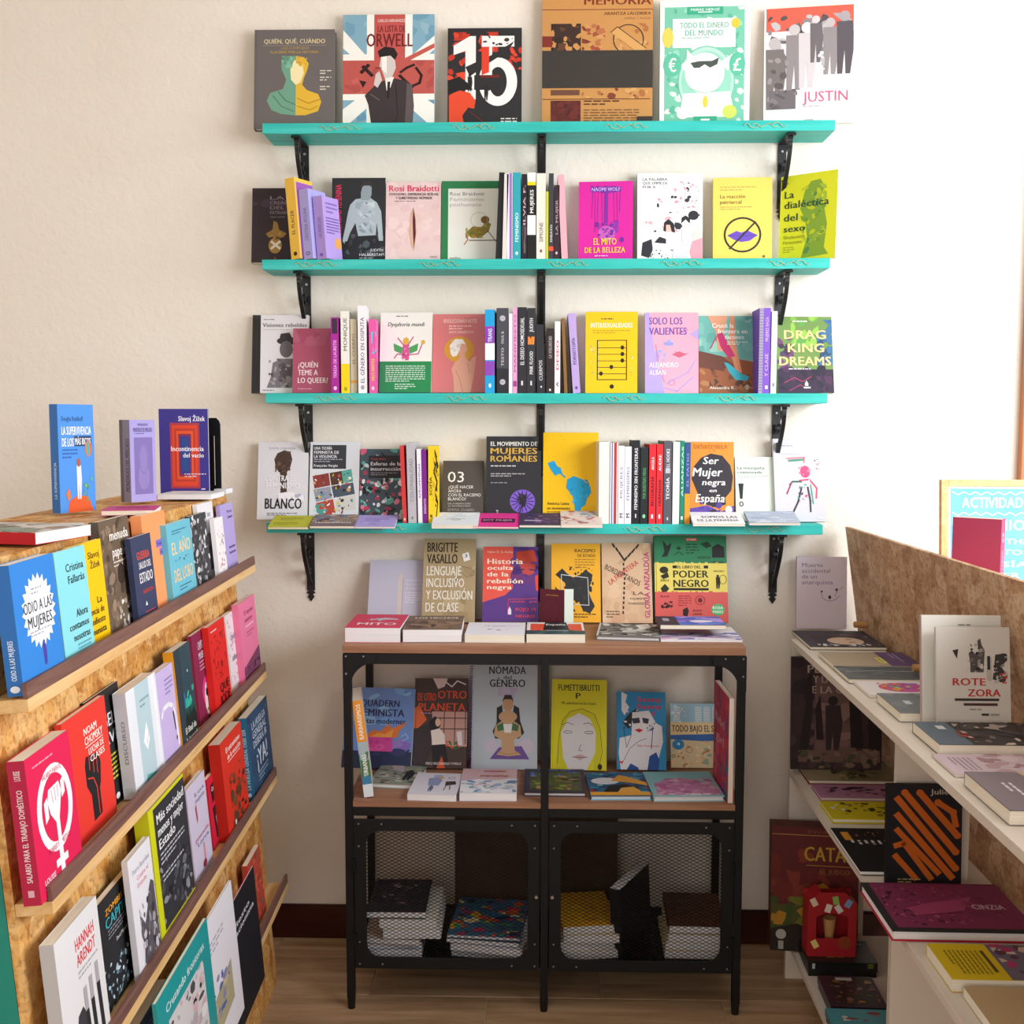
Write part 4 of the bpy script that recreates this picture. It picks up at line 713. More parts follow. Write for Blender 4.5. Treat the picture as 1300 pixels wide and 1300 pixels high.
front(456, 520, 570, yb4, Z4, 'Paperback with swirled pink, teal and black paint and dark title box, lowest shelf', '44545e', [
 ('B', 0, 0, 100, 150, 90, 10, '5aa89c d05a78 2c2c34 c8ccd4 a83a58 7cbcb0 30363e', 5), ('B', 0, 60, 100, 90, 60, 7, 'e08098 1e1e26 9cc8c0 e8e8ee c03c5c', 7), ('P', '2b2a30', 18, 14, 100, 14, 100, 62, 60, 62, 56, 68, 52, 62, 18, 62), ('T', 22, 19, 30, 4, 'c04a54', 'Verity Aiken'), ('T', 22, 27, 62, 8, 'd8d8e0', 'Esferas de la'), ('T', 22, 38, 62, 8, 'd8d8e0', 'insurrección'), ('I', 22, 50, 56, 2, 4, '8a8a94')], t=.016, w=.135, group=G4)
row(-.120, Z4, G4, [
 (511.5, 516.5, 566, 'cc3a3c', 'Thin red spine leaning left on the lowest shelf', [('E', 50, 143, 24, 3, 'f0c8c8')], {'tilt': -2}),
 (518.5, 529, 562, 'b8b6bc', 'Light grey spine right of the thin red one on the lowest shelf', [sv('8c8a94', 'COLONIALIDAD', 30, 80), ('R', 40, 138, 20, 5, '77757c')], {'tilt': -1.2}),
 (531, 536.5, 570, 'ece9f2', 'White spine with violet lettering left of the purple one on the lowest shelf', [sv('8a5ac0', 'AFROFEMINAS', 30, 70)], {'tilt': -1}),
 (537, 543, 571, '7a1f8c', 'Narrow purple spine on the lowest shelf', [sv('e0c0e8', 'ENSAYO', 100, 30)], {'tilt': -1}),
 (544, 558, 566, 'e8c51c', 'Yellow spine with a black scrawl on the lowest shelf', [('L', '2a2618', 8, 60, 10, 76, 30, 50, 50, 80, 70, 60, 90, 84, 110, 70, 140), ('B', 44, 8, 50, 110, 22, 10, '2a2618 c8a818', 4), sv('5a4c18', 'SOFÍA', 60, 36, 10, 24), ('E', 26, 136, 10, 3, '5a4c18')], {'yaw': 6}),
])
front(561, 613, 585, -.07, Z4, 'Small grey brown paperback numbered 03 in thin white type on the lowest shelf', '4e4744', [
 ('t', 12, 26, 40, 28, 'e4e2e0', '03'), ('t', 14, 62, 62, 8, 'e4e2e0', '¿QUÉ HACER'), ('t', 14, 72, 32, 8, 'e4e2e0', 'AHORA'), ('t', 14, 82, 80, 8, 'e4e2e0', 'CON EL RACISMO'), ('t', 14, 92, 44, 8, 'e4e2e0', 'BLANCO?'), ('t', 14, 106, 56, 4, 'b8b4b0', 'DEL SUPREMACISMO'), ('t', 14, 112, 56, 4, 'b8b4b0', 'AL ANTIRRACISMO'), ('t', 14, 120, 64, 7, '9a9692', 'EMMA DABIRI')], t=.01, group=G4)
front(617, 687, 554, yb4, Z4, 'Black paperback with a violet spoked wheel and gold lettering on the lowest shelf', '2c2c31', [
 ('T', 8, 9, 84, 8, 'efeee8', 'EL MOVIMIENTO DE'), ('T', 8, 20, 84, 11, 'd3a84c', 'MUJERES'), ('T', 8, 34, 84, 11, 'd3a84c', 'ROMANÍES'), ('I', 8, 52, 76, 1, 4, 'd8d8d8'), ('I', 8, 66, 62, 2, 4, 'a8a8ac'), ('I', 8, 82, 50, 1, 4, '8a8a90'), ('E', 66, 116, 23, 21, '7d5ac8')] + [('L', '2c2c31', 1.6, 66+10*math.cos(i*.3925), 116+9*math.sin(i*.3925), 66+21*math.cos(i*.3925), 116+19*math.sin(i*.3925)) for i in range(16)] + [('E', 66, 116, 11, 10, '6a48b0'), ('P', '26222c', 60, 122, 58, 108, 66, 102, 74, 108, 72, 122), ('B', 56, 102, 20, 24, 12, 4, '26222c 3a2c48', 3), ('L', '26222c', 2, 66, 120, 60, 140), ('V', 18, 132, 4, 14, 'b8b8b8', 'ed')], t=.022, group=G4)
front(689, 759, 549, yb4, Z4, 'Bright yellow paperback with a blue map of Latin America on the lowest shelf', 'f0be0e', [
 ('B', 4, 4, 92, 60, 12, 1, 'b8900e', 3), ('P', '1f9fd2', 8, 52, 20, 48, 26, 58, 32, 60, 36, 72, 30, 70, 22, 74, 14, 64), ('L', '1f9fd2', 3, 30, 68, 40, 76), ('P', '1f9fd2', 44, 80, 56, 74, 72, 80, 86, 92, 88, 102, 80, 112, 78, 122, 70, 128, 66, 142, 60, 146, 58, 128, 54, 108, 42, 94), ('B', 46, 80, 38, 40, 18, 4, '2aa8d8 1a8cc0 3ab2de', 5), ('T', 8, 118, 40, 5, '5a4c10', 'América Latina'), ('T', 8, 126, 42, 5, '5a4c10', 'en movimiento'), ('I', 8, 134, 40, 2, 4, '9a7c10'), ('t', 76, 138, 18, 5, '5a4c10', 'OXFAM')], t=.02, yaw=-2, group=G4)
row(-.118, Z4, G4, [
 (760, 773.5, 561, 'f0e8da', 'Broad cream spine at the left end of the right-hand row on the lowest shelf', [], {'yaw': 4}),
 (774, 779, 562, 'd8d8e4', 'Thin pale spine with a navy stripe on the lowest shelf', [('R', 40, 0, 20, 150, '3a4a8a')]),
 (779.5, 784, 562, 'c4322f', 'Thin crimson spine right of the navy striped one on the lowest shelf', [('R', 60, 0, 40, 150, 'e8dcdc')]),
 (784.5, 792, 566, 'f0f0f4', 'White spine with blue lettering, first of two, on the lowest shelf', [sv('8c8cb4', 'MUJERES', 40, 60), ('V', 20, 130, 60, 8, '444', 'M')]),
 (792.5, 801, 567, 'e8eaf2', 'Pale blue white spine directly left of the tall black one on the lowest shelf', [sv('8c8cb4', 'FEMINISMO', 40, 64), ('V', 20, 130, 60, 8, '444', 'M')]),
 (802, 811.5, 559, '232328', 'Tall black spine with white lettering on the lowest shelf', [sv('e8e8ec', 'FEMINISMO SIN FRONTERAS', 14, 110), ('R', 44, 132, 14, 7, 'e8e8ec')]),
 (812.5, 822, 568, '1d2626', 'Black spine with green lettering right of the tall black one on the lowest shelf', [sv('58a06a', 'POR NUESTRAS VIDAS', 40, 60), ('E', 50, 135, 20, 4, '8ad0a0')], {'yaw': 3}),
 (823.5, 832, 564, 'dc2430', 'Red spine, left one of the red pair, on the lowest teal shelf', [sv('f0e0e0', 'ANGELA', 24, 24), sv('1a1416', 'BIOGRAFÍA', 60, 56), ('R', 34, 132, 30, 8, 'f0d8d8')], {'yaw': 3}),
 (833, 841, 564, 'e02a34', 'Red spine, right one of the red pair, beside the grey spine, lowest shelf', [sv('f4e4e4', 'AUDRE', 20, 30), sv('1a1416', 'HERMANA', 66, 50), ('R', 34, 132, 30, 8, 'f0d8d8')], {'yaw': 3}),
 (842, 852, 560, '55555e', 'Grey spine with white lettering right of the red pair on the lowest shelf', [sv('e4e4ea', 'BELL HOOKS', 14, 40), ('R', 20, 50, 60, 8, 'b8b8c0'), sv('e4e4ea', 'TEORÍA', 66, 40), ('R', 44, 138, 16, 5, 'd8d8dc')], {'yaw': 3}),
 (853.5, 862, 561, 'f2f4f4', 'Blank white spine left of the green one on the lowest shelf', [], {'yaw': 3}),
 (862.8, 868, 560, '128a6a', 'Narrow green spine on the lowest shelf', [sv('d0f0e4', 'ALIANZAS', 10, 90), ('R', 30, 136, 40, 6, 'e8f8f0')]),
 (868.6, 875.5, 562, '39508c', 'Narrow spine, blue above and orange below, on the lowest shelf', [('R', 0, 94, 100, 56, 'e89a2c'), sv('8898c8', 'EL PATIO', 20, 60)]),
])
front(876, 932, 561, yb4, Z4, 'Orange paperback with a black afro silhouette and white handwritten title on the lowest shelf', 'e8943a', [
 ('B', 4, 2, 90, 16, 12, 3, 'c86a2a d87c30', 4), ('T', 10, 5, 76, 8, 'c06a2c', 'DESIRÉE BELA'), ('P', '38343c', 4, 70, 10, 46, 26, 30, 48, 22, 74, 26, 92, 44, 98, 66, 94, 92, 80, 106, 82, 118, 60, 124, 26, 116, 18, 98), ('P', '6a4cac', 0, 126, 40, 120, 70, 132, 100, 120, 100, 150, 0, 150), ('B', 20, 110, 60, 24, 12, 8, '38343c 5a44a0', 4), ('T', 30, 28, 34, 14, 'f4f2ec', 'Ser', .2), ('T', 6, 48, 66, 17, 'f4f2ec', 'Mujer', .2), ('T', 28, 70, 52, 12, 'f4f2ec', 'negra', .2), ('T', 44, 88, 16, 7, 'f4f2ec', 'en', .2), ('T', 12, 98, 66, 16, 'f4f2ec', 'España', .2), ('E', 88, 128, 8, 7, 'f4f0f4'), ('I', 20, 142, 60, 1, 4, 'c8b8e8')], t=.014, yaw=-2, group=G4)
front(935, 984, 580, yb4, Z4, 'Pale mint paperback with a black exclamation mark on the lowest shelf', 'e2eedf', [
 ('I', 6, 12, 56, 1, 4, '9ab0a0'), ('T', 4, 22, 62, 7, '4a5a50', 'La mezquita'), ('T', 4, 32, 56, 7, '4a5a50', 'contestada'), ('I', 4, 44, 70, 2, 4, 'a8b8a8'), ('P', '25302c', 6, 62, 18, 62, 15, 98, 9, 98), ('O', 12, 110, 5, 6, 2.4, '25302c')], t=.012, w=.12, group=G4)
front(985, 1049, 557, -.075, Z4, 'Light grey paperback with a red, green and black sketched figure, rightmost on the lowest shelf', 'c9c7d0', [
 ('I', 10, 12, 50, 1, 4, '9a98a4'), ('T', 10, 20, 76, 5, 'eeecf2', 'CUERPOS PERIFÉRICOS'), ('I', 10, 27, 70, 1, 3, 'aaa8b4'), ('L', '4a8a70', 4, 30, 40, 60, 38), ('L', 'd8556a', 2, 26, 36, 62, 34, 60, 44), ('E', 62, 60, 10, 11, 'd84a7a'), ('B', 48, 50, 28, 20, 12, 4, 'd84a6a e87a90 b83a5a', 4), ('L', 'd84a6a', 3, 50, 76, 70, 74, 84, 90, 82, 108), ('L', '2f5a4a', 3, 30, 84, 36, 78, 54, 78), ('L', '9a3a5a', 3, 34, 80, 24, 100), ('L', '3a3044', 3.5, 54, 88, 46, 114, 36, 132), ('L', '3a3044', 3.5, 66, 88, 70, 112, 70, 132), ('L', '3f9a7a', 2.5, 72, 84, 76, 118), ('B', 44, 74, 30, 40, 20, 3, 'd84a6a 3a3044 3f9a7a e8e4ec', 5), ('B', 80, 36, 12, 24, 8, 2, '4a3040 d05a6a', 6), ('R', 84, 142, 12, 2, 'e8e6ee')], t=.014, yaw=3, group=G4)
# ---------- lowest shelf, lying and tipped over the edge
def tipped(u0, u1, v0, L, label, color, art, t=.008, **k):
    return lying(u0, u1, v0, None, L, label, color, art, t=t, y=-.168, tilt=16, name=k.pop('name', 'book'), **k)
G5 = 'books lying along the edge of the lowest teal shelf'
tipped(340, 391, 672, .085, 'Olive yellow booklet lying at the left end of the lowest teal shelf', 'b5b52a', [('I', 20, 30, 60, 3, 12, '7c7c1c'), ('I', 10, 90, 60, 4, 10, '8a8a20')], t=.007, group=G5)
tipped(393, 450, 671, .085, 'Lying book with a brown and blue photo cover on the lowest teal shelf', '8a7a74', [('B', 0, 0, 100, 100, 50, 12, '9a7a6a 6a7a9c b8a494 54484a', 3), ('R', 0, 100, 100, 50, '77666a'), ('T', 10, 104, 80, 14, 'e8e0e0', 'FEMINISMOS')], t=.008, group=G5)
tipped(450, 501, 671, .085, 'Lilac booklet lying on the lowest teal shelf', 'a79cd8', [('I', 20, 40, 60, 3, 14, '7a6cb4'), ('B', 10, 70, 60, 60, 8, 14, '9a8ccc b8aee4', 3)], t=.006, group=G5)
tipped(548, 607, 671, .090, 'White lying book with a blue scribble, below the 03 paperback', 'd9dfea', [('L', '4a4c5a', 2, 30, 90, 44, 70, 60, 90, 50, 100, 40, 90, 70, 78), ('B', 0, 0, 100, 50, 8, 18, 'c8d4e8 e8ecf4', 4)], t=.012, group=G5)
tipped(601, 658, 671, .10, 'Magenta booklet with a dark box lying below the gold lettered black book', 'dc3a92', [('R', 14, 60, 76, 44, '4a1e3c'), ('T', 18, 68, 66, 20, 'c890b0', 'SOY MUJER')], t=.006, yaw=-3, group=G5)
tipped(659, 712, 670, .09, 'Dark violet booklet lying between the magenta one and the reddish map one', '443a55', [('B', 20, 20, 80, 100, 26, 12, '6a4a84 332c44 8a6aa0', 3), ('R', 12, 90, 40, 12, 'b8a8c8')], t=.008, group=G5)
tipped(712, 765, 670, .10, 'White booklet with a reddish brown map cover lying below the yellow map book', 'd8c8c4', [('B', 0, 0, 100, 140, 44, 12, 'b06a60 d8a898 8aa8b8 a8544c e4d4cc', 6)], t=.010, group=G5)
tipped(880, 946, 668, .085, 'White booklet with large black lettering lying near the right end of the lowest teal shelf', 'ece9ec', [('T', 20, 50, 70, 30, '34303a', 'SOMOS LAS'), ('T', 10, 96, 80, 24, '34303a', 'DE LA PERIFERIA'), ('I', 10, 130, 60, 1, 8, '7a7a84')], t=.008, group=G5)
tipped(951, 1016, 667, .085, 'Blue grey booklet lying at the right end of the lowest teal shelf', 'a9b3c6', [('B', 0, 0, 100, 150, 16, 24, 'b4bed0 9aa6bc c4ccda', 3), ('I', 50, 110, 40, 2, 10, 'e0e4ee')], t=.008, group=G5)

# ================================================================== on the metal unit
GT, GTL, GM, GML = 'books standing on the metal unit', 'books lying on top of the metal unit', 'books standing inside the metal unit', 'books lying inside the metal unit'
zt = .948
front(466, 541, 711, -.095, zt, 'Pale lilac paperback with a slim candle, standing at the left on the metal unit', 'bab6c8', [
 ('P', 'c9bcb8', 54, 40, 57, 26, 60, 40, 62, 44, 62, 150, 52, 150, 52, 44), ('P', 'b0a4a8', 60, 44, 62, 44, 62, 150, 60, 150), ('t', 66, 48, 30, 5, 'd6d2e0', 'ENSEÑAR'), ('t', 66, 58, 30, 5, 'd6d2e0', 'FILOSOFÍA'), ('t', 66, 68, 30, 5, 'd6d2e0', 'A NIÑAS'), ('I', 66, 80, 28, 5, 6, 'd2cede')], t=.014, w=.155, group=GT, spine_color='a8a4b6')
front(535, 602, 684, -.115, zt, 'Kraft brown paperback with tall black and white condensed lettering on the metal unit', 'a89370', [
 ('B', 40, 50, 60, 100, 14, 22, 'a08a66 b29e7c 988260', 3), ('L', '7f6c4c', 1, 72, 50, 90, 54, 98, 60), ('L', '7f6c4c', 1, 76, 62, 84, 70, 98, 66), ('T', 7, 6, 58, 18, '2a211a', 'BRIGITTE'), ('T', 7, 27, 58, 18, '2a211a', 'VASALLO'), ('T', 7, 49, 66, 18, 'e4ddd0', 'LENGUAJE'), ('T', 7, 71, 72, 17, 'e4ddd0', 'INCLUSIVO'), ('T', 7, 93, 88, 17, 'e4ddd0', 'Y EXCLUSIÓN'), ('T', 7, 115, 62, 17, 'e4ddd0', 'DE CLASE'), ('P', 'ece8e0', 74, 28, 86, 24, 90, 38, 78, 42), ('T', 79, 28, 5, 6, '3a4a7a', '3')], t=.018, group=GT)
front(612, 683, 694, -.11, zt, 'Red and violet paperback with a shadowed face and cream serif title on the metal unit', '5b3a86', [
 ('P', 'e0584a', 0, 0, 54, 0, 56, 60, 54, 84, 40, 98, 0, 112), ('B', 50, 6, 46, 70, 20, 12, '6a3a7c 4a2e70 7a3a6c', 3), ('P', 'b8402f', 60, 10, 92, 6, 98, 30, 60, 34), ('P', 'c04a44', 66, 36, 82, 32, 96, 36, 92, 54, 84, 58, 72, 54), ('L', '3a2458', 2.4, 62, 48, 74, 46), ('L', '3a2458', 2.4, 84, 46, 96, 48), ('P', 'd85048', 94, 60, 100, 56, 100, 90, 96, 88), ('t', 8, 8, 46, 5, 'f0c8b0', 'Helen D. G. Kelley'), ('T', 8, 24, 64, 11, 'f6e4d0', 'Historia'), ('T', 8, 38, 46, 9, 'f6e4d0', 'oculta'), ('T', 8, 51, 38, 9, 'f6e4d0', 'de la'), ('T', 8, 64, 64, 10, 'f6e4d0', 'rebelión'), ('T', 8, 77, 44, 9, 'f6e4d0', 'negra'),
 ('L', 'e0506a', 1, 46, 134, 46, 106, 98, 104), ('T', 50, 108, 26, 4, 'e0506a', 'rebelde'), ('T', 84, 108, 14, 4, 'e0506a', 'ya'), ('T', 60, 122, 36, 7, 'e0506a', 'ROJO 19'), ('T', 60, 136, 34, 6, 'e0506a', 'NEGRO'), ('P', 'e8e0f0', 46, 128, 49, 120, 52, 128, 52, 136, 46, 136)], t=.02, group=GT, spine_color='8a3050')
# passport-like booklet standing half open
_o = at_z(684, 786, zt); e = empty('booklet', frame_m(A3((_o[0]+.003, -.145, zt)), (.93, -.36, 0), (.36, .93, 0), (0, 0, 1)), 'Small maroon passport-like booklet standing half open on the metal unit', 'booklet', GT)
m = MB().box(0, .070, 0, .0012, 0, .105, lin('5e1f30')); add_art(m, [('T', 24, 20, 52, 5, 'b8923a', 'APORIA'), ('O', 46, 82, 26, 38, 1, '7a3444'), ('O', 46, 82, 18, 28, .8, '7a3444'), ('O', 46, 82, 10, 16, .8, '7a3444')], lambda x, y, d: (x/100*.07, -d, .105-y/150*.105)); m.build('cover', INK, e)
m = MB(); m.obox((.070, .0013, 0.001), (.022, .010, 0), (-.002, .006, 0), (0, 0, .106)); m.obox((.002, .0014, .001), (.067, 0, 0), (0, .004, 0), (0, 0, .102)); m.build('page_block', mat('pale_green_pages', 'dbe8de', .8), e)
front(700, 763, 690, -.105, zt, 'Orange yellow paperback with a torn black map and white square outline, on the metal unit', 'eeae2e', [
 ('T', 48, 10, 42, 7, '3a2e1e', 'RACISMO'), ('T', 54, 20, 36, 6, '3a2e1e', 'DE ESTADO'), ('I', 48, 30, 42, 4, 5, 'a87a20'), ('P', '2f3032', 8, 60, 22, 48, 30, 56, 44, 66, 58, 60, 72, 52, 84, 60, 80, 78, 74, 86, 80, 104, 88, 120, 78, 134, 64, 128, 56, 112, 40, 106, 30, 96, 28, 76), ('B', 8, 46, 78, 84, 40, 6, '2f3032 2a2b2d 3a3a38', 6), ('B', 20, 44, 66, 14, 12, 2.5, '2f3032', 7), ('L', 'd8dce0', 1.2, 20, 60, 74, 66, 76, 118, 22, 116, 20, 60), ('I', 46, 134, 46, 2, 5, '7a5a1a')], t=.018, group=GT, spine_color='241c18')
front(765, 829, 689, -.105, zt, 'Tan paperback crossed by dashed black lines and slanted red lettering on the metal unit', 'd9b594', [
 ('B', 0, 0, 100, 150, 20, 18, 'd4ae8c dfbe9e cfa684', 3)] + [('P', '2c2424', x, y, x+3, y-1.5, x+8, y+6, x+5, y+8) for x, y in ((20, 2), (27, 10), (33, 18), (38, 25))] + [('P', '2c2424', x, y, x+2.5, y+2, x-4, y+10, x-7, y+8) for x, y in ((74, 2), (66, 10), (58, 18), (50, 26))] + [('R', 44-abs(i-3)*.6, 38+i*9, 3, 5.5, '2c2424') for i in range(11)] + [
 ('Z', 5, 50, 76, 11, '4a3430', 'BORDER TANOS', 25), ('Z', 17, 80, 70, 10, 'cf3a3c', 'LA FRONTERA', -35), ('t', 62, 92, 22, 6, '6a504a', 'LA'), ('t', 56, 101, 30, 6, '6a504a', 'nueva'), ('t', 52, 110, 36, 6, '6a504a', 'mestiza'), ('V', 84, 18, 11, 122, 'b83a78', 'GLORIA ANZALDÚA'), ('I', 8, 128, 26, 3, 5, '7a5a4a')], t=.014, group=GT)
front(832, 925, 680, -.10, zt, 'Large green, yellow and red banded hardback with small black emblems on the metal unit', '2e7a54', [
 ('R', 0, 0, 100, 50, '2f7c55'), ('R', 0, 48, 100, 52, 'e6d46a'), ('B', 0, 46, 100, 5, 20, 3, 'e6d46a', 3), ('R', 0, 98, 100, 52, 'd55f5c'), ('B', 0, 96, 100, 4, 20, 3, 'd55f5c', 4), ('R', 44, 4, 16, 5, 'd04a44'), ('T', 46, 5, 12, 3, 'f0e8d0', 'EL PODER'), ('P', '1f2a24', 12, 8, 18, 18, 24, 12, 22, 24, 18, 36, 10, 38, 14, 28), ('L', '1f3a2c', 1.2, 28, 34, 34, 28, 40, 34), ('E', 34, 22, 3, 3, '1f3a2c'), ('I', 44, 14, 18, 4, 5, '1f4a34'), ('P', '1f3a2c', 64, 14, 74, 10, 80, 18, 72, 22), ('T', 60, 36, 18, 4, '1f3a2c', 'NEGRITUD'), ('P', '241f22', 80, 20, 88, 14, 97, 20, 97, 38, 80, 38), ('T', 81, 44, 14, 4, '2a3a2a', 'SELMA'),
 ('R', 25, 52, 6, 5, '2a241a'), ('T', 32, 52, 32, 5, '2a241a', 'EL LIBRO DEL'), ('R', 68, 52, 6, 5, '2a241a'), ('T', 26, 60, 48, 13, '2a241a', 'PODER'), ('T', 26, 76, 48, 13, '2a241a', 'NEGRO'), ('R', 26, 91, 48, 4, '2a241a'), ('E', 13, 60, 6, 6, '2a2a20'), ('P', '2a2a20', 8, 70, 18, 64, 20, 72, 12, 76), ('T', 8, 76, 12, 4, '5a5a2a', 'ÁFRICA'), ('P', '2a2a20', 8, 92, 14, 84, 20, 92, 16, 98, 10, 98), ('F', 87, 68, 24, '2a2420', '2a2420'), ('O', 94, 76, 5, 8, .7, '2a2420'), ('T', 82, 60, 14, 3, '6a6a2a', 'NEGRO'),
 ('T', 8, 104, 12, 3, '6a1f22', 'BLACK'), ('B', 8, 114, 16, 12, 12, 4, '3a1a20', 5), ('I', 32, 104, 18, 5, 4, 'a83a3c'), ('O', 62, 112, 7, 8, 1.2, 'a03a3c'), ('E', 62, 112, 3, 4, '6a1f22'), ('P', '2a1a1e', 38, 138, 38, 128, 44, 124, 46, 130, 44, 140), ('T', 52, 128, 12, 3, '6a1f22', 'BLACK'), ('T', 52, 134, 12, 3, '6a1f22', 'LIVES'), ('E', 86, 128, 9, 10, '4fb878'), ('T', 79, 122, 14, 5, 'f0f4e8', 'ROSA'), ('T', 79, 129, 14, 5, 'f0f4e8', 'PARKS')], t=.024, hard=True, group=GT, spine_color='256a48')
def top(u0, u1, v0, L, t, label, color, art, z=zt, **k): return lying(u0, u1, v0, z, L, label, color, art, t=t, group=k.pop('group', GTL), **k)
top(437.5, 508, 815.5, .185, .038, 'Thick paperback with a crimson cover and a pale bird, lying leftmost on the metal unit', 'd23a5c', [('P', 'c4bcc8', 30, 70, 44, 50, 60, 40, 84, 52, 88, 64, 60, 60, 54, 80, 48, 66), ('B', 34, 44, 46, 24, 14, 5, 'd0c8d0 b0a4b4 8a7c90', 3), ('T', 18, 96, 70, 26, 'f4e0e4', 'MITO')], pages='w')
top(511, 586, 815.5, .19, .033, 'Paperback with a brown bare skin photo cover, lying second from left on the metal unit', '7b6255', [('B', 0, 50, 100, 90, 24, 20, '8a6e5c 6e5648 947866 5e483e', 3), ('T', 14, 20, 76, 16, 'ece4dc', 'LOS HECHOS'), ('P', '9a7c68', 10, 90, 50, 110, 90, 88, 90, 100, 50, 124, 10, 104), ('P', '4a382e', 44, 108, 50, 96, 56, 108, 50, 130)], pages='w', yaw=2)
top(590, 666, 815.5, .165, .020, 'White paperback with faint violet lettering, lying third from left on the metal unit', 'e9e8f2', [('T', 30, 40, 36, 12, 'a8a0d0', 'LA EDAD'), ('t', 66, 40, 26, 10, 'c8c0dc', 'media'), ('B', 26, 84, 50, 14, 5, 5, '6a6a8a a8709a', 3)])
top(668.5, 743, 815.5, .16, .021, 'Paperback with red corners around a black centre, lying in the middle of the metal unit', 'ebeae6', [('R', 6, 20, 28, 90, 'e2583c'), ('R', 72, 20, 24, 90, 'e2583c'), ('P', '23282e', 32, 0, 70, 0, 74, 100, 28, 100), ('R', 0, 104, 100, 46, '3a5458'), ('B', 0, 100, 100, 50, 22, 10, '4a686a 2c4046 607e7c', 4), ('T', 34, 20, 34, 22, 'f0eee8', 'España')])
top(757, 838, 812.5, .175, .011, 'Hardback with a black and white crowd photo, lying right of centre on the metal unit', '6f6e6e', [('B', 4, 4, 96, 140, 90, 12, '8f8e8c 4a4a4a c4c2be e4e2de 2e2e30 a8a6a4', 7), ('P', 'ebe8e6', 60, 20, 80, 0, 86, 40, 70, 80), ('R', 0, 0, 3, 150, 'c8c8cc')], pages='w', hard=True, yaw=-6)
b_sw = top(839, 943, 814.5, .17, .006, 'Flat magazine with violet and pink swirls, lying at the right end of the metal unit', 'eeeaf4', [('B', 0, 70, 100, 80, 26, 14, '8a84d0 e0a8c8 b8b4e8 f0d8e4 6a64b8', 3), ('L', '7a70c8', 5, 0, 130, 40, 100, 80, 110, 100, 120), ('L', 'e090b8', 4, 10, 140, 50, 120, 90, 140)], pages='w', name='magazine')
lying(838, 922, 799, None, .12, 'Small book with a glowing blue and violet cover, lying on the swirled magazine', '3c3448', [('R', 30, 0, 70, 150, '5a7cd4'), ('B', 30, 0, 70, 150, 26, 24, '6a8ce0 8a6ad0 b89ae8 4a6ac8', 3), ('E', 66, 90, 18, 18, 'f0e4f4'), ('R', 8, 40, 10, 50, 'a8a4b8')], t=.012, y=-.30, group=GTL)
# inside, standing
zm = .548
front(433, 521, 872, -.14, zm, 'Blue paperback with a flaming pink pot and dark playful lettering, leftmost inside the metal unit', '6f9ad2', [
 ('R', 0, 0, 100, 150, '7090cc'), ('B', 0, 0, 100, 70, 16, 18, '7aa6dc 6a92cc 8ab8e2', 3), ('B', 50, 90, 50, 40, 14, 12, '9a7cc8 8a6cc0 7ab0d4', 4), ('R', 0, 118, 100, 32, '2a3454'), ('B', 20, 112, 80, 14, 8, 12, '2a3454 3a3c6a', 4), ('T', 22, 22, 56, 13, '2e3050', 'QUADERN'), ('T', 20, 39, 66, 14, '2e3050', 'FEMINISTA'), ('T', 26, 56, 62, 11, '2e3050', 'titas modernes'),
 ('P', 'e07a3c', 30, 92, 44, 78, 52, 82, 66, 66, 68, 76, 92, 62, 80, 80, 78, 92), ('P', 'eea04a', 38, 92, 50, 84, 60, 86, 72, 76, 70, 92), ('R', 24, 92, 48, 26, 'd04a9c'), ('B', 24, 92, 48, 26, 8, 8, 'dc5aa8 c04090', 5), ('L', 'a8b8ec', 1.4, 84, 90, 90, 84, 94, 92, 86, 98)], t=.014, group=GM, wall=-.040, yaw=-5)
front(524, 592, 861, -.14, zm, 'Dark plum comic with a woman at a window and orange title inside the metal unit', '4a3a38', [
 ('P', 'd8c0bc', 34, 0, 62, 0, 56, 14, 44, 18), ('L', 'e8dcd8', 2, 58, 6, 70, 14, 80, 4, 96, 10), ('P', 'e06a3a', 0, 50, 10, 46, 24, 70, 8, 84, 0, 84), ('R', 34, 56, 66, 58, 'c89a90'), ('P', '3c3238', 0, 86, 30, 76, 34, 120, 20, 150, 0, 150)] + [('R', x, 50, 1.5, 60, '3a2c30') for x in (56, 76, 96)] + [('R', 36, y, 64, 1.5, '3a2c30') for y in (66, 84)] + [
 ('T', 6, 24, 34, 14, 'd8502e', 'DE OTRO'), ('T', 44, 20, 54, 14, 'd8502e', 'OTRO'), ('T', 8, 41, 88, 14, 'd8502e', 'PLANETA'), ('I', 12, 58, 70, 1, 4, 'c89ab0'), ('P', '2a2024', 28, 74, 38, 64, 50, 68, 50, 80, 44, 88, 30, 86), ('E', 45, 74, 5, 7, 'e4b8a4'), ('P', 'ece0d8', 32, 88, 48, 84, 58, 94, 60, 112, 36, 114), ('P', '242026', 34, 112, 60, 110, 66, 140, 58, 142, 52, 126, 46, 150, 38, 150), ('P', 'd8562e', 44, 150, 54, 130, 60, 150), ('B', 60, 104, 32, 14, 14, 5, '4a7a4a d8562e 3a5a3a', 4), ('P', 'e0dce4', 80, 90, 90, 88, 92, 112, 84, 112), ('T', 24, 140, 66, 4, 'e0d8d4', 'PÉREZ DÍAZ BARROSO TOMILLO')], t=.016, hard=True, group=GM, wall=-.040)
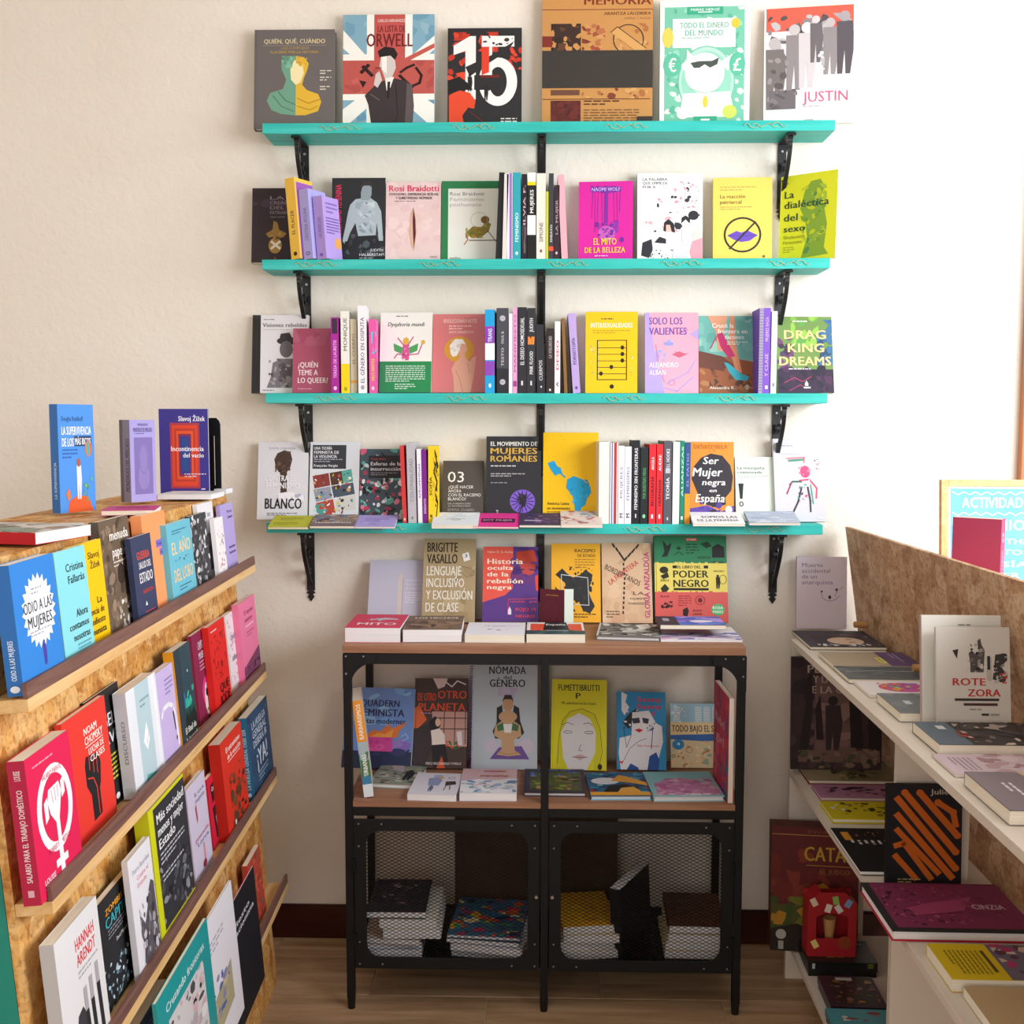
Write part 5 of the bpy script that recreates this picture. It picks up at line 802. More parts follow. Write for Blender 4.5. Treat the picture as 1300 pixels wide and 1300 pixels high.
nb = front(598, 682, 838, -.14, zm, 'Grey blue spiral bound notebook with a figure on a violet mat, inside the metal unit', 'b5c0c9', [
 ('T', 26, 8, 56, 11, '23262a', 'NÓMADA'), ('T', 48, 21, 12, 5, '23262a', 'del'), ('T', 27, 26, 54, 11, '23262a', 'GÉNERO'), ('B', 40, 38, 30, 16, 10, 9, 'b4a8c8 bcb0cc', 3), ('E', 30, 118, 10, 10, 'c4bccc'), ('E', 84, 118, 12, 10, 'c8bccc'), ('P', '6a4f94', 28, 136, 42, 120, 76, 118, 88, 136), ('E', 55, 60, 8, 11, 'bf9670'), ('P', '2a2428', 46, 58, 50, 48, 60, 48, 64, 58, 60, 54, 50, 54), ('P', '2a2428', 38, 66, 46, 62, 48, 80, 62, 80, 64, 62, 72, 66, 74, 84, 80, 100, 72, 108, 36, 108, 32, 98, 38, 86), ('E', 55, 78, 14, 8, 'c29c76'), ('P', 'c29c76', 36, 90, 46, 84, 64, 84, 74, 90, 76, 104, 64, 110, 46, 110, 34, 104), ('P', '3f7048', 38, 90, 48, 86, 50, 96, 40, 98), ('P', '3f7048', 62, 86, 72, 90, 70, 98, 60, 96), ('P', 'e0e0e0', 48, 88, 62, 88, 60, 100, 50, 100), ('P', 'c29c76', 46, 108, 64, 108, 66, 124, 76, 130, 56, 132, 38, 130, 46, 122), ('L', '9a7850', .8, 40, 126, 56, 130, 72, 126)], t=.012, pages='w', name='notebook', cat='notebook', group=None, wall=-.04)
m = MB(); bw = [c for c in nb.children if c.name.startswith('cover')][0]; bh = max(v.co.z for v in bw.data.vertices)
for k in range(44): 
    zc = bh*(k+.5)/44; m.tube([(.006*math.cos(a)-.001, .006+.008*math.sin(a), zc+.0008*a/6.28) for a in [i*math.pi/5 for i in range(11)]], .0008, 5)
o = m.build('spiral_binding', mat('violet_wire', '6a3fa8', .4), nb); o['kind'] = 'stuff'
front(699, 770, 862, -.14, zm, 'Yellow comic with a line drawn blank face inside the metal unit', 'd9d21f', [
 ('T', 12, 8, 74, 11, '23221e', 'FUMETTIBRUTTI'), ('T', 44, 22, 8, 10, '23221e', 'P'), ('T', 18, 37, 62, 5, '55521e', 'Mi adolescencia trans'), ('P', 'cdc81c', 14, 100, 18, 70, 30, 54, 56, 50, 78, 60, 88, 84, 90, 120, 84, 150, 76, 150, 80, 110, 72, 76, 50, 60, 30, 78, 20, 110, 40, 136, 40, 140, 20, 150, 8, 150), ('L', '5a581c', .9, 12, 140, 14, 96, 20, 70, 34, 54, 56, 49, 78, 58, 88, 82, 92, 120, 86, 148), ('P', 'dcdadc', 18, 88, 30, 66, 50, 56, 70, 66, 80, 88, 80, 120, 66, 146, 66, 150, 32, 150, 22, 130), ('L', '3a3830', .9, 20, 76, 30, 72, 40, 76), ('L', '3a3830', .9, 58, 74, 68, 72, 74, 76), ('O', 30, 88, 8, 2.5, .9, '3a3830'), ('O', 68, 88, 8, 2.5, .9, '3a3830'), ('L', '3a3830', .8, 54, 108, 50, 118, 56, 118), ('P', 'c8a8a8', 40, 128, 52, 124, 64, 128, 52, 134), ('L', '5a4040', .8, 38, 129, 66, 129), ('E', 88, 144, 4, 5, '23221e')], t=.016, hard=True, group=GM, wall=-.040, yaw=-3)
front(783, 846, 878, -.14, zm, 'Blue comic with a white woman in sunglasses resting her chin, tilted, inside the metal unit', '2f8fc4', [
 ('P', 'e8e8ee', 10, 0, 22, 6, 18, 20, 26, 30, 16, 46, 10, 36), ('T', 42, 9, 50, 10, 'd8324e', 'Sunny'), ('T', 42, 23, 50, 10, 'd8324e', 'Sunny'), ('T', 42, 37, 36, 10, 'd8324e', 'Ann!'), ('P', '2a2c34', 12, 60, 24, 44, 40, 32, 50, 44, 40, 60, 24, 72), ('B', 14, 34, 36, 40, 18, 5, '2a2c34 e8e8ee 6a6c78', 4), ('P', 'e6e6ec', 32, 40, 66, 36, 80, 60, 92, 66, 94, 96, 84, 130, 70, 150, 8, 150, 4, 118, 6, 90, 30, 84), ('P', '3a3c48', 30, 52, 46, 50, 48, 60, 34, 62), ('P', '3a3c48', 52, 50, 66, 52, 64, 62, 54, 60), ('P', 'c8283c', 36, 74, 46, 71, 54, 74, 46, 79), ('L', '2a2c34', 1, 14, 70, 20, 108, 30, 84), ('L', '2a2c34', .9, 10, 140, 26, 110, 44, 96, 60, 90), ('B', 60, 60, 20, 16, 8, 4, '55565f 8a8c98', 5), ('L', '2450a0', 1.6, 74, 66, 70, 110), ('P', '2450a0', 62, 150, 66, 124, 80, 116, 86, 130, 84, 150), ('P', '2450a0', 20, 150, 28, 138, 44, 146, 44, 150), ('T', 42, 102, 44, 4, 'd8607a', 'Miki Yamamoto'), ('R', 4, 134, 8, 4, 'd84a5a')], t=.020, group=GM, wall=-.040, spine_color='9aa8d8', yaw=-2)
front(852, 917, 893, -.11, zm, 'Comic with a beach below pale apartment blocks, leaning to the right inside the metal unit', '9cc4d8', [
 ('B', 2, 4, 28, 44, 30, 3, 'e4ecf0 c0d8e4', 3)] + [('R', x, y, 12, 2, 'e6eef2') for x in (6, 46, 62, 78) for y in range(8, 44, 4)] + [('R', 0, 44, 100, 30, 'e8d0a0'), ('T', 3, 50, 90, 16, '33302e', 'TODO BAJO EL SOL'), ('R', 0, 74, 100, 76, 'd8c8a0'), ('P', '3a6ab0', 0, 74, 100, 70, 100, 86, 60, 88, 0, 84), ('B', 0, 84, 100, 64, 50, 6, 'd8b088 c86a4a e4d8b8 8ab0a0 b88a5a e8c8a0', 5), ('E', 14, 96, 11, 12, '2f8ac8'), ('T', 11, 91, 6, 7, 'e8f0f8', '4'), ('O', 34, 108, 6, 7, 1, 'a85a3a'), ('T', 2, 118, 6, 9, '2a2a2a', 'O')], t=.010, group=GM, wall=-.040, w=.15)
# orange spine leaning outwards at the left end, and the red comic at the right end
o0 = at_y(474, 1024, -.372); bz = A3((-.11, .0, .99)); bz /= np.linalg.norm(bz); ax = A3((-.17, .985, 0)); yy = np.cross(bz, ax); yy /= np.linalg.norm(yy); ax = np.cross(yy, bz)
book(frame_m(A3((o0[0], -.366, zm+.0055)), ax, yy, bz), .15, .250, .024, 'Tall book with an orange, grey and green spine leaning left inside the metal unit', 'd8d0c4', spine=[('R', 0, 0, 100, 64, 'e8922a'), ('V', 26, 6, 48, 54, 'f4e8d8', 'BARBARISMOS'), ('R', 0, 64, 100, 30, 'a8b4bc'), ('R', 0, 92, 100, 30, '4f7a4a'), ('B', 0, 80, 100, 50, 16, 22, '5a8a5a 3f6a48 8aa8b0', 3), ('R', 0, 118, 100, 14, '3f7fa4'), ('R', 0, 130, 100, 20, 'dbe4ec'), ('V', 26, 84, 48, 32, 'f0f0e8', 'URBANAS')], group=GM)
ax = A3((.03, -1.0, 0)); o1 = at_y(928, 1024, -.372); b1 = A3((0, 0, 1)); y1 = A3((1.0, .03, 0))
book(frame_m(A3((o1[0]-.016, -.188, zm+.0005)), ax, y1, b1), .19, .268, .014, 'Red and violet comic standing sideways at the right end inside the metal unit', 'c03450', art=[('B', 0, 0, 100, 150, 40, 14, 'c03450 a82c48 8a3a6a d0506a', 3), ('T', 14, 40, 60, 14, 'd8a0b0', 'Rebel'), ('T', 20, 66, 50, 14, 'd8a0b0', 'girl'), ('B', 40, 90, 60, 60, 20, 10, '5a4a8a 3a6a8a a03a5a', 5)], spine_color='e4606c', group=GM)
# lying inside
def ins(u0, u1, v0, L, t, label, color, art, **k): return lying(u0, u1, v0, zm, L, label, color, art, t=t, group=GML, **k)
ins(467, 527, 1000, .15, .014, 'Comic with a sepia and grey street cover, lying leftmost inside the metal unit', '8c9184', [('B', 0, 0, 100, 150, 60, 13, '6c6a60 a8ac9c 8c9a86 c0bcb0 54504a', 3), ('P', 'b8a8b0', 20, 10, 50, 0, 60, 60, 44, 50), ('F', 74, 40, 80, '2a2c2a', '2a2c2a')], pages='w', hard=True, yaw=-6)
ins(517, 579, 1016, .165, .017, 'White comic with two odd drawn figures, lying second from left inside the metal unit', 'dadae6', [('P', '8e9cc4', 30, 40, 48, 30, 60, 50, 56, 90, 34, 90), ('E', 48, 24, 10, 10, 'a8b4d8'), ('E', 56, 36, 6, 7, 'd8b45a'), ('F', 42, 90, 40, '6a7090', '5a5a70'), ('P', '3a3638', 68, 60, 88, 56, 92, 78, 70, 90), ('L', '5a4a4a', 2, 72, 90, 70, 120), ('L', '5a4a4a', 2, 80, 88, 82, 116), ('O', 78, 34, 7, 8, 1.5, '5a5a6a')], pages='w', yaw=-3)
ins(583, 656, 1017, .19, .021, 'Thick book with snowy mountains under a pink sky, lying left of the middle post inside', 'c8c4dc', [('R', 0, 0, 100, 70, 'd9b8c0'), ('P', 'e8eaf2', 0, 80, 30, 66, 60, 74, 90, 60, 100, 64, 100, 150, 0, 150), ('B', 0, 76, 100, 70, 40, 11, '9ab4d4 e8eaf2 6a94c4 c4d0e4 7ab0b8', 3), ('L', 'd84a8a', 1.4, 20, 110, 40, 96, 60, 112), ('T', 40, 10, 40, 12, 'b8604a', 'montañas'), ('T', 34, 40, 50, 12, 'b8604a', 'imposibles')], pages='w', yaw=1)
ins(665, 744, 1011, .185, .011, 'Dark comic with a moonlit field behind the middle post, lying inside the metal unit', '3f3a4a', [('R', 10, 20, 84, 118, '54603c'), ('B', 10, 20, 84, 30, 16, 9, '4a6ac8 6a8ae0 3a4a8c', 3), ('B', 10, 46, 84, 90, 60, 9, '8a9a3a 5c4a34 7a6a44 3a3c2c a88a5a 6a4a5a', 4), ('T', 22, 4, 56, 12, '5a8ad8', 'CORREO 2076')], pages='w', hard=True)
ins(750, 827, 1016, .18, .012, 'Comic with a yellow figure on swirling blue, lying right of the middle post', '2c6a94', [('B', 0, 0, 100, 150, 60, 12, '2a3a6a 8a3a4a 3a9ac0 24406a 6ac0d0', 3), ('E', 30, 60, 24, 22, 'dfe4ee'), ('P', 'e8a83c', 40, 60, 56, 20, 70, 30, 100, 70, 100, 90, 70, 70), ('P', '241f24', 22, 130, 34, 90, 60, 78, 84, 96, 80, 130), ('P', 'e8b04a', 44, 140, 54, 104, 76, 96, 84, 120, 90, 150, 30, 150), ('R', 0, 130, 100, 20, 'e8a83c')], pages='w', hard=True, back='8ac8e4', yaw=2)
ins(830, 920, 1018, .19, .014, 'Pink and turquoise comic lying rightmost inside the metal unit', 'a9c9d2', [('R', 0, 0, 100, 150, '8cc8d0'), ('P', 'c98ab8', 6, 140, 10, 80, 26, 50, 50, 40, 70, 50, 86, 80, 98, 110, 98, 142), ('B', 8, 44, 88, 100, 70, 9, 'd8a0c4 b86aa4 e0b8d0 c47ab0', 3), ('B', 0, 136, 100, 12, 20, 8, 'ece4ee c8c0d0', 4)], pages='w', hard=True, yaw=3)
# leaning outside the unit at its right side
front(941, 962, 900, -.042, .62, 'Pale blue comic edge showing between the unit and the shelf corner', 'a9bcc4', [], t=.006, lean=6, h=.19, group=None) if False else None
# ---------- behind the mesh doors
GB, zb = 'books stored behind the mesh doors', .1172
rr = random.Random(5)
def stack(x0, y0, w, L, items, yaw=0, z=zb):
    for (t, col, lab, art) in items:
        ya = R_(yaw+rr.uniform(-4, 4)); a = A3((math.cos(ya), math.sin(ya), 0)); zz = A3((-math.sin(ya), math.cos(ya), 0)); yy = A3((0, 0, -1)); dx = rr.uniform(-.008, .008)
        book(frame_m(A3((x0+dx, y0+rr.uniform(0, .01), z+t)), a, yy, zz), w, L, t, lab, col, art, pages='w', group=GB); z += t+.0006
stack(-.458, -.352, .15, .21, [(.020, 'c8ccd8', 'White book at the bottom of the left pile behind the left mesh door', ()), (.016, '8aa0b8', 'Blue grey book second from bottom behind the left mesh door', ()), (.014, 'b8a8a0', 'Pale book in the middle of the left pile behind the left mesh door', ())])
stack(-.41, -.352, .15, .20, [(.026, 'd8d4c8', 'Thick cream book high in the left pile behind the left mesh door', ()), (.024, 'e0dcd0', 'Second thick cream book high in the left pile behind the left door', ())], z=zb+.053)
stack(-.44, -.35, .155, .20, [(.016, '2c2a30', 'Black covered book topping the left pile behind the left mesh door', [('B', 20, 20, 60, 100, 12, 8, '6a5a60 8a7a80', 3)])], z=zb+.107)
stack(-.235, -.338, .19, .22, [(.018, 'b8bcd0', 'Pale book lowest in the right pile behind the left mesh door', ()), (.020, 'c8ccdc', 'Pale book second in the right pile behind the left mesh door', ()), (.012, '3a4a5a', 'Dark blue album in the right pile behind the left mesh door', ()), (.008, '3f6a8a', 'Many-coloured comic topping the right pile behind the left mesh door', [('B', 0, 0, 100, 150, 80, 12, '3a7a9c d8a83c b83a5c 4a9a6a e8d8a0 2a3a6a d0603a', 3)])], yaw=-8)
stack(.055, -.352, .145, .20, [(.022, 'e0dac8', 'Cream book at the bottom of the yellow topped pile, right mesh door', ()), (.022, 'e4dece', 'Cream book second in the yellow topped pile, right mesh door', ()), (.022, 'dcd6c4', 'Cream book third in the yellow topped pile, right mesh door', ()), (.022, 'dca82c', 'Golden yellow book topping the left pile behind the right mesh door', [('B', 10, 60, 80, 70, 10, 12, 'c8942a e8b83c', 3)])], yaw=4)
stack(.33, -.33, .15, .20, [(.02, 'd8c8a4', 'Cream book at the bottom of the brown topped pile, right mesh door', ()), (.022, 'd4c49c', 'Tan book second in the brown topped pile, right mesh door', ()), (.022, 'dac9a6', 'Tan book third in the brown topped pile, right mesh door', ()), (.02, '5a3a26', 'Brown covered book topping the right pile behind the right mesh door', ())])
book(frame_m(A3((.215, -.335, zb+.001)), A3((.55, .835, 0)), A3((-.82, .54, .19)), A3((-.16, .1, .98))/np.linalg.norm([.16, .1, .98])), .16, .19, .03, 'Black book leaning between the two piles behind the right mesh door', '1c1c22', pages='w', group=GB)
bd = MB().obox((-.24, -.066, .118), (.46, 0, 0), (0, .008, 0), (0, .006, .36)).build('backing_sheet', make_wood('dark_cardboard', ['4a382c', '54402f', '5f4936'], (6, 6, 6), .7))  # added board standing in for the dark area behind the doors
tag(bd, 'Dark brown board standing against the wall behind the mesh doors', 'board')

# ================================================================== left display stand
def sb(k, u0, ur, vt, off, label, color, art=(), t=.014, w=None, h=None, vtr=None, zoff=0, **kw):
    """book on ledge k of the stand, lower corners at columns u0 / ur; off = distance of its cover from the board"""
    z = LEDGE[k]+.0012+t*math.sin(TH)+zoff; P0 = A3(lpt(0, z, off)); s1 = solve_u(ur, P0, LA); s0 = solve_u(u0, P0, LA) if u0 is not None else s1-w
    w = s1-s0; P = P0+LA*s0; a = A3(LA); n = A3(LN); b = A3(LB)
    if h is None: h = solve_v(vtr, P+a*w, b) if vtr else solve_v(vt, P, b)
    return book(frame_m(P, a, -n, b), w, h, t, label, color, art, group=kw.pop('group', f'books on the {["top", "second", "third", "bottom"][k]} ledge of the board stand'), **kw)
sb(0, 31, 84, 718, 0.045, 'Blue paperback with a white starburst, nearest book on the top ledge', '2f7fd0', [
 ('P', 'e8eaf0', *[c for i in range(44) for c in (54+(39 if i % 2 == 0 else 32)*math.cos(i*math.pi/22), 62+(45 if i % 2 == 0 else 37)*math.sin(i*math.pi/22))]), ('I', 40, 34, 26, 2, 5, '9aa0b0'), ('T', 20, 48, 66, 14, '23262c', 'ODIO A LAS'), ('T', 26, 66, 56, 14, '23262c', 'MUJERES'), ('I', 28, 84, 50, 2, 4, 'a0a4b4'), ('F', 56, 98, 30, '4a3a9a', '4a3a9a'), ('E', 52, 146, 8, 5, '6ab0e8')], spine_color='2c6cb4', spine=[('V', 34, 86, 34, 46, 'dce8f8', 'ODIO A LAS MUJERES'), ('E', 50, 142, 30, 4, 'e8f0f8')], t=0.022)
sb(0, 85, 122, 703, 0.037, 'Turquoise paperback with black text, second on the top ledge', '86d3dc', [('T', 32, 18, 58, 11, '23303a', 'Cristina'), ('T', 36, 34, 54, 11, '23303a', 'Fallarás'), ('T', 50, 80, 38, 11, '23303a', 'Ahora'), ('T', 24, 96, 64, 10, '23303a', 'contamos'), ('T', 34, 111, 54, 10, '23303a', 'nosotras'), ('I', 44, 126, 44, 3, 5, '5a98a4')], t=0.008)
sb(0, None, 142, 696, 0.028, 'Golden yellow paperback with black text, third on the top ledge', 'f0bd00', [('T', 56, 14, 34, 10, '2a2410', 'Slavoj'), ('T', 60, 28, 30, 10, '2a2410', 'Žižek'), ('T', 70, 78, 14, 10, '2a2410', 'La'), ('T', 30, 92, 58, 10, '2a2410', 'vigencia de'), ('T', 34, 106, 54, 10, '2a2410', 'manifiesto'), ('T', 30, 120, 58, 10, '2a2410', 'comunista')], t=0.007, w=0.14)
sb(0, None, 177, 663, 0.02, 'Taller brown paperback with a photographic cover and white title on the top ledge', '6a5848', [('B', 0, 0, 100, 150, 70, 11, '7a6654 5a4a3c 8a7664 4e4034 967e68', 4), ('T', 30, 14, 62, 14, 'f0e8e0', 'menuda'), ('T', 34, 36, 60, 14, 'f0e8e0', 'papelera'), ('I', 34, 56, 50, 2, 5, 'd8ccc0'), ('E', 56, 74, 12, 14, '3a2c24'), ('B', 30, 96, 60, 54, 24, 8, 'e4e0dc a89888 ccc4bc', 5)], spine_color='5a5048', t=0.016, w=0.145)
sb(0, 177.5, 202, 684, 0.038, 'Navy paperback with red and white lettering on the top ledge', '343c5c', [('T', 22, 26, 62, 14, 'd8503c', 'GUERRA'), ('T', 28, 44, 60, 12, 'e8e4e4', 'SALUD DEL'), ('T', 26, 62, 64, 18, 'e8e4e4', 'ESTADO'), ('T', 34, 92, 50, 7, 'c84a3c', 'RANDOLPH'), ('P', 'e8e8f0', 40, 120, 45, 112, 50, 120), ('I', 36, 130, 50, 2, 5, 'b84a4a')], t=0.01)
sb(0, None, 221, 655, 0.026, 'Peach orange paperback with small violet labels on the top ledge', 'f29a62', [('R', 50, 42, 42, 12, '8a6ac8'), ('T', 53, 45, 36, 6, '3a2a6a', 'Violencia'), ('R', 62, 56, 24, 11, '8a6ac8'), ('T', 66, 58, 16, 6, '3a2a6a', 'sexual'), ('I', 74, 88, 16, 1, 4, 'a85a30')], t=0.02, w=0.14)
sb(0, 221.5, 251, 667, 0.038, 'Light blue paperback with large pale orange lettering on the top ledge', '6ab8cc', [('I', 20, 14, 60, 2, 5, '3a6a8a'), ('T', 14, 34, 76, 24, 'eccc9c', 'EL AÑO'), ('B', 24, 66, 60, 8, 8, 3, '2a4a6a', 3), ('T', 12, 84, 78, 24, 'eccc9c', 'DEL LOBO'), ('I', 30, 118, 50, 2, 6, '3a7a9a')], t=0.012)
sb(0, None, 270, 656, 0.024, 'Black and white photographic paperback towards the wall end of the top ledge', '3c3c40', [('B', 0, 0, 100, 150, 80, 10, '8a8a8e 2a2a2e c4c4c8 5a5a5e e0e0e4', 4)], t=0.01, w=0.13)
sb(0, None, 279, 641, 0.013, 'Taller white paperback with a grey photo on the top ledge', 'e4e2e6', [('R', 30, 60, 70, 70, '77757c'), ('B', 30, 60, 70, 70, 24, 8, '4a484e a8a6ac', 3), ('T', 30, 20, 50, 8, 'a8a4ac', 'DOC 2022')], t=0.01, w=0.13)
sb(0, 279.5, 290, 659, 0.036, 'Narrow white book with red drawings on the top ledge', 'efeaec', [('B', 20, 20, 76, 110, 26, 6, 'c84a54 d87880 8a8a94', 4)], t=0.01)
sb(0, None, 303, 642, 0.024, 'Lilac paperback with dark text, farthest book on the top ledge', 'b3a2dc', [('T', 50, 14, 40, 7, '4a3a7a', 'María'), ('T', 50, 26, 40, 7, '4a3a7a', 'Galindo'), ('T', 40, 92, 50, 7, '4a3a7a', 'feminismo'), ('T', 40, 104, 50, 7, '4a3a7a', 'bastardo')], t=0.01, w=0.12)
# second ledge
sb(1, 53, 106, 966, 0.045, 'Thick crimson paperback with a fist in a white ring, nearest on the second ledge', 'd81e50', [('I', 14, 12, 76, 1, 4, 'f0a0b8'), ('O', 52, 68, 40, 46, 10, 'f0e8ec'), ('T', 30, 27, 44, 6, 'b81e48', 'SALARIO PARA EL'), ('T', 26, 104, 52, 6, 'b81e48', 'TRABAJO DOMÉSTICO'), ('P', 'f0e8ec', 36, 58, 40, 46, 64, 44, 68, 56, 62, 72, 58, 82, 58, 116, 50, 116, 50, 84, 40, 72), ('L', 'c02a54', .9, 46, 48, 48, 62), ('L', 'c02a54', .9, 53, 47, 54, 62), ('L', 'c02a54', .9, 60, 47, 60, 60), ('P', 'f0e8ec', 28, 56, 36, 52, 36, 74, 28, 78), ('P', 'f0e8ec', 68, 46, 76, 42, 76, 60, 68, 64), ('R', 49, 110, 9, 32, 'f0e8ec'), ('R', 40, 122, 27, 8, 'f0e8ec'), ('T', 12, 130, 24, 6, 'f0d8e0', 'LOUISE'), ('T', 12, 139, 24, 6, 'f0d8e0', 'TOUPIN')], spine_color='b01c40', spine=[('V', 34, 30, 34, 96, 'ecd8dc', 'SALARIO PARA EL TRABAJO DOMÉSTICO'), ('V', 30, 10, 38, 10, 'ecd8dc', 'LOUISE'), ('R', 34, 134, 34, 7, 'd8a8b4')], t=0.024)
sb(1, None, 149, 920, 0.02, 'Larger scarlet paperback with a raised black fist on the second ledge', 'e23a30', [('P', '1f2024', 38, 66, 42, 56, 70, 60, 74, 74, 70, 96, 66, 104, 66, 134, 46, 136, 46, 104, 38, 90), ('L', 'e23a30', 1.3, 49, 58, 48, 74), ('L', 'e23a30', 1.3, 58, 58, 57, 80), ('L', 'e23a30', 1.3, 66, 60, 65, 84), ('L', 'e23a30', 1.6, 42, 82, 54, 86, 60, 100, 60, 132), ('T', 44, 22, 30, 9, 'f4ece4', 'NOAM'), ('T', 44, 33, 42, 10, 'f4ece4', 'CHOMSKY'), ('R', 44, 45, 42, 1, 'f4ece4'), ('T', 50, 48, 36, 8, 'f4ece4', 'LUCHA DE'), ('T', 52, 58, 34, 8, 'f4ece4', 'CLASES')], t=0.01, w=0.175)
sb(1, None, 165, 893, 0.008, 'Black paperback with white and yellow lettering between red and pale books on the second ledge', '232326', [('T', 10, 30, 84, 18, 'd8d8dc', 'ÁNGELA'), ('T', 20, 54, 74, 16, 'd8d8dc', 'DAVIS'), ('I', 40, 84, 54, 6, 6, 'd0c83a'), ('E', 64, 140, 6, 4, 'e8e8e8')], t=0.006, w=0.15)
sb(1, 174, 210, 880, 0.036, 'Very pale blue paperback with a paper boat on the second ledge', 'dfe2ea', [('R', 28, 0, 46, 150, 'b4ccd4'), ('P', 'f0f2f6', 40, 84, 54, 60, 60, 86, 50, 100), ('L', 'b04a5a', .8, 50, 90, 58, 78), ('I', 40, 24, 30, 2, 8, '7a9aa8'), ('P', '5aa8a0', 30, 150, 40, 132, 70, 140, 74, 150)], spine_color='d5d4dc', spine=[('V', 40, 40, 30, 60, '8a8a98', 'DISCURSO'), ('R', 20, 134, 60, 8, 'c0ccc8')], t=0.022)
sb(1, 210.5, 233, 856, 0.04, 'Lilac paperback with a white looped line on the second ledge', 'c3b0de', [('I', 40, 18, 44, 4, 7, '8a7ab8'), ('L', 'eceaf2', 7, 10, 70, 20, 60, 50, 58, 72, 66, 80, 84, 84, 130), ('P', '26242c', 66, 74, 72, 74, 76, 104, 72, 106), ('E', 76, 118, 3, 4, '26242c')], spine_color='efeef4', t=0.014)
sb(1, 233.5, 253, 828, 0.044, 'Dark green paperback with a night sky and reeds on the second ledge', '2c3a42', [('R', 34, 0, 66, 150, '2c4450'), ('B', 34, 66, 66, 30, 12, 14, '2a6a9c 2fa890 3ab89c', 3), ('R', 34, 92, 66, 30, '1f4a44'), ('P', '14201f', 34, 150, 34, 106, 46, 96, 54, 108, 62, 90, 70, 106, 84, 96, 100, 110, 100, 150), ('E', 70, 40, 2, 2, 'd8e8f0'), ('T', 24, 118, 66, 10, 'd8d8d0', 'El final de'), ('T', 24, 132, 72, 10, 'd8d8d0', 'la inocencia')], spine_color='dc9a1c', t=0.02)
sb(1, None, 275, 808, 0.022, 'Burgundy paperback with a pink haloed skull on the second ledge', '86234a', [('T', 30, 16, 60, 14, 'd8ccd4', 'CAPITALISMO'), ('T', 30, 34, 46, 12, 'd8ccd4', 'MUERTO'), ('I', 30, 50, 60, 3, 6, 'c890a8'), ('E', 60, 104, 30, 26, 'd83a8c'), ('P', 'd8d0cc', 42, 106, 48, 92, 62, 86, 78, 94, 80, 118, 70, 140, 50, 142, 40, 128), ('E', 54, 106, 6, 7, '3a2a30'), ('E', 68, 104, 6, 7, '3a2a30'), ('B', 44, 120, 34, 24, 10, 5, 'b88a6a 8a6a5a e4dcd8', 3)], t=0.01, w=0.13)
sb(1, 275.5, 295, 797, 0.038, 'Red paperback with rows of dark figures and black lettering on the second ledge', 'd9221f', [('B', 10, 20, 84, 76, 36, 5, '8a1618 a81c1c', 5), ('I', 10, 10, 60, 1, 5, 'f0d8d8'), ('T', 36, 104, 54, 16, '3a1214', 'QUE'), ('T', 30, 124, 62, 16, '3a1214', 'JODE')], t=0.014)
sb(1, None, 312, 782, 0.022, 'White paperback patterned with small red drawings on the second ledge', 'e5d8e0', [('B', 4, 4, 92, 142, 60, 4, 'd87a88 c8606c e0a0ac', 6), ('T', 20, 44, 60, 9, '7a7a8c', 'CONTRA EL'), ('T', 20, 84, 66, 9, '7a7a8c', 'LIBERALISMO')], t=0.01, w=0.13)
sb(1, 312.5, 332, 768, 0.038, 'Pink paperback with a dark landscape foot, farthest on the second ledge', 'e4769c', [('T', 30, 18, 54, 9, '8a3a5c', 'El apoyo'), ('T', 30, 32, 44, 9, '8a3a5c', 'mutuo'), ('R', 30, 48, 50, 2, 'f4c8d8'), ('I', 34, 60, 44, 2, 6, 'b8587c'), ('P', '7a3a5c', 0, 120, 40, 112, 100, 100, 100, 150, 0, 150), ('B', 0, 116, 100, 34, 24, 9, '6a3452 8a4a6c 4a2440', 4)], t=0.016)
# third ledge
sb(2, 91, 142, 1200, 0.045, 'White paperback with red lettering and portraits behind bars, nearest on the third ledge', 'dcdadd', [('T', 42, 18, 44, 13, 'd8303a', 'HANNAH'), ('T', 42, 34, 44, 13, 'd8303a', 'ARENDT'), ('I', 42, 52, 48, 2, 5, 'a8a6ac'), ('P', '3a3a40', 26, 110, 32, 92, 44, 88, 50, 98, 48, 122, 40, 138, 30, 134), ('P', '2a2a2e', 48, 96, 56, 96, 58, 148, 50, 148), ('P', '2a2a2e', 62, 90, 70, 90, 72, 142, 64, 144), ('P', '2a2a2e', 78, 84, 86, 84, 88, 134, 80, 136), ('P', 'a8a4ac', 48, 72, 56, 72, 56, 96, 48, 96), ('P', 'a8a4ac', 62, 68, 70, 68, 70, 92, 62, 92), ('P', 'a8a4ac', 78, 62, 86, 62, 86, 84, 78, 84)], spine_color='b8b4b4', spine=[('V', 40, 90, 24, 34, '77757a', 'HANNAH ARENDT')], t=0.02)
sb(2, None, 179, 0, .024, 'Black paperback with orange and blue zombie lettering on the third ledge', '25262a', [('B', 0, 90, 100, 60, 70, 5, '6a8a9c a8c4d4 3a4a54 c4d4dc 4a5a64', 5), ('T', 18, 16, 50, 9, 'e8a02c', 'ZOMBIS'), ('T', 72, 16, 22, 9, '7a6a50', 'DEL'), ('T', 16, 28, 78, 15, '3aa8b4', 'CAPITAL'), ('I', 20, 46, 70, 3, 5, '8a8a90'), ('t', 40, 66, 34, 6, 'd8d8d8', 'David McNally')], spine_color='18181a', t=.012, w=.15, vtr=1101)
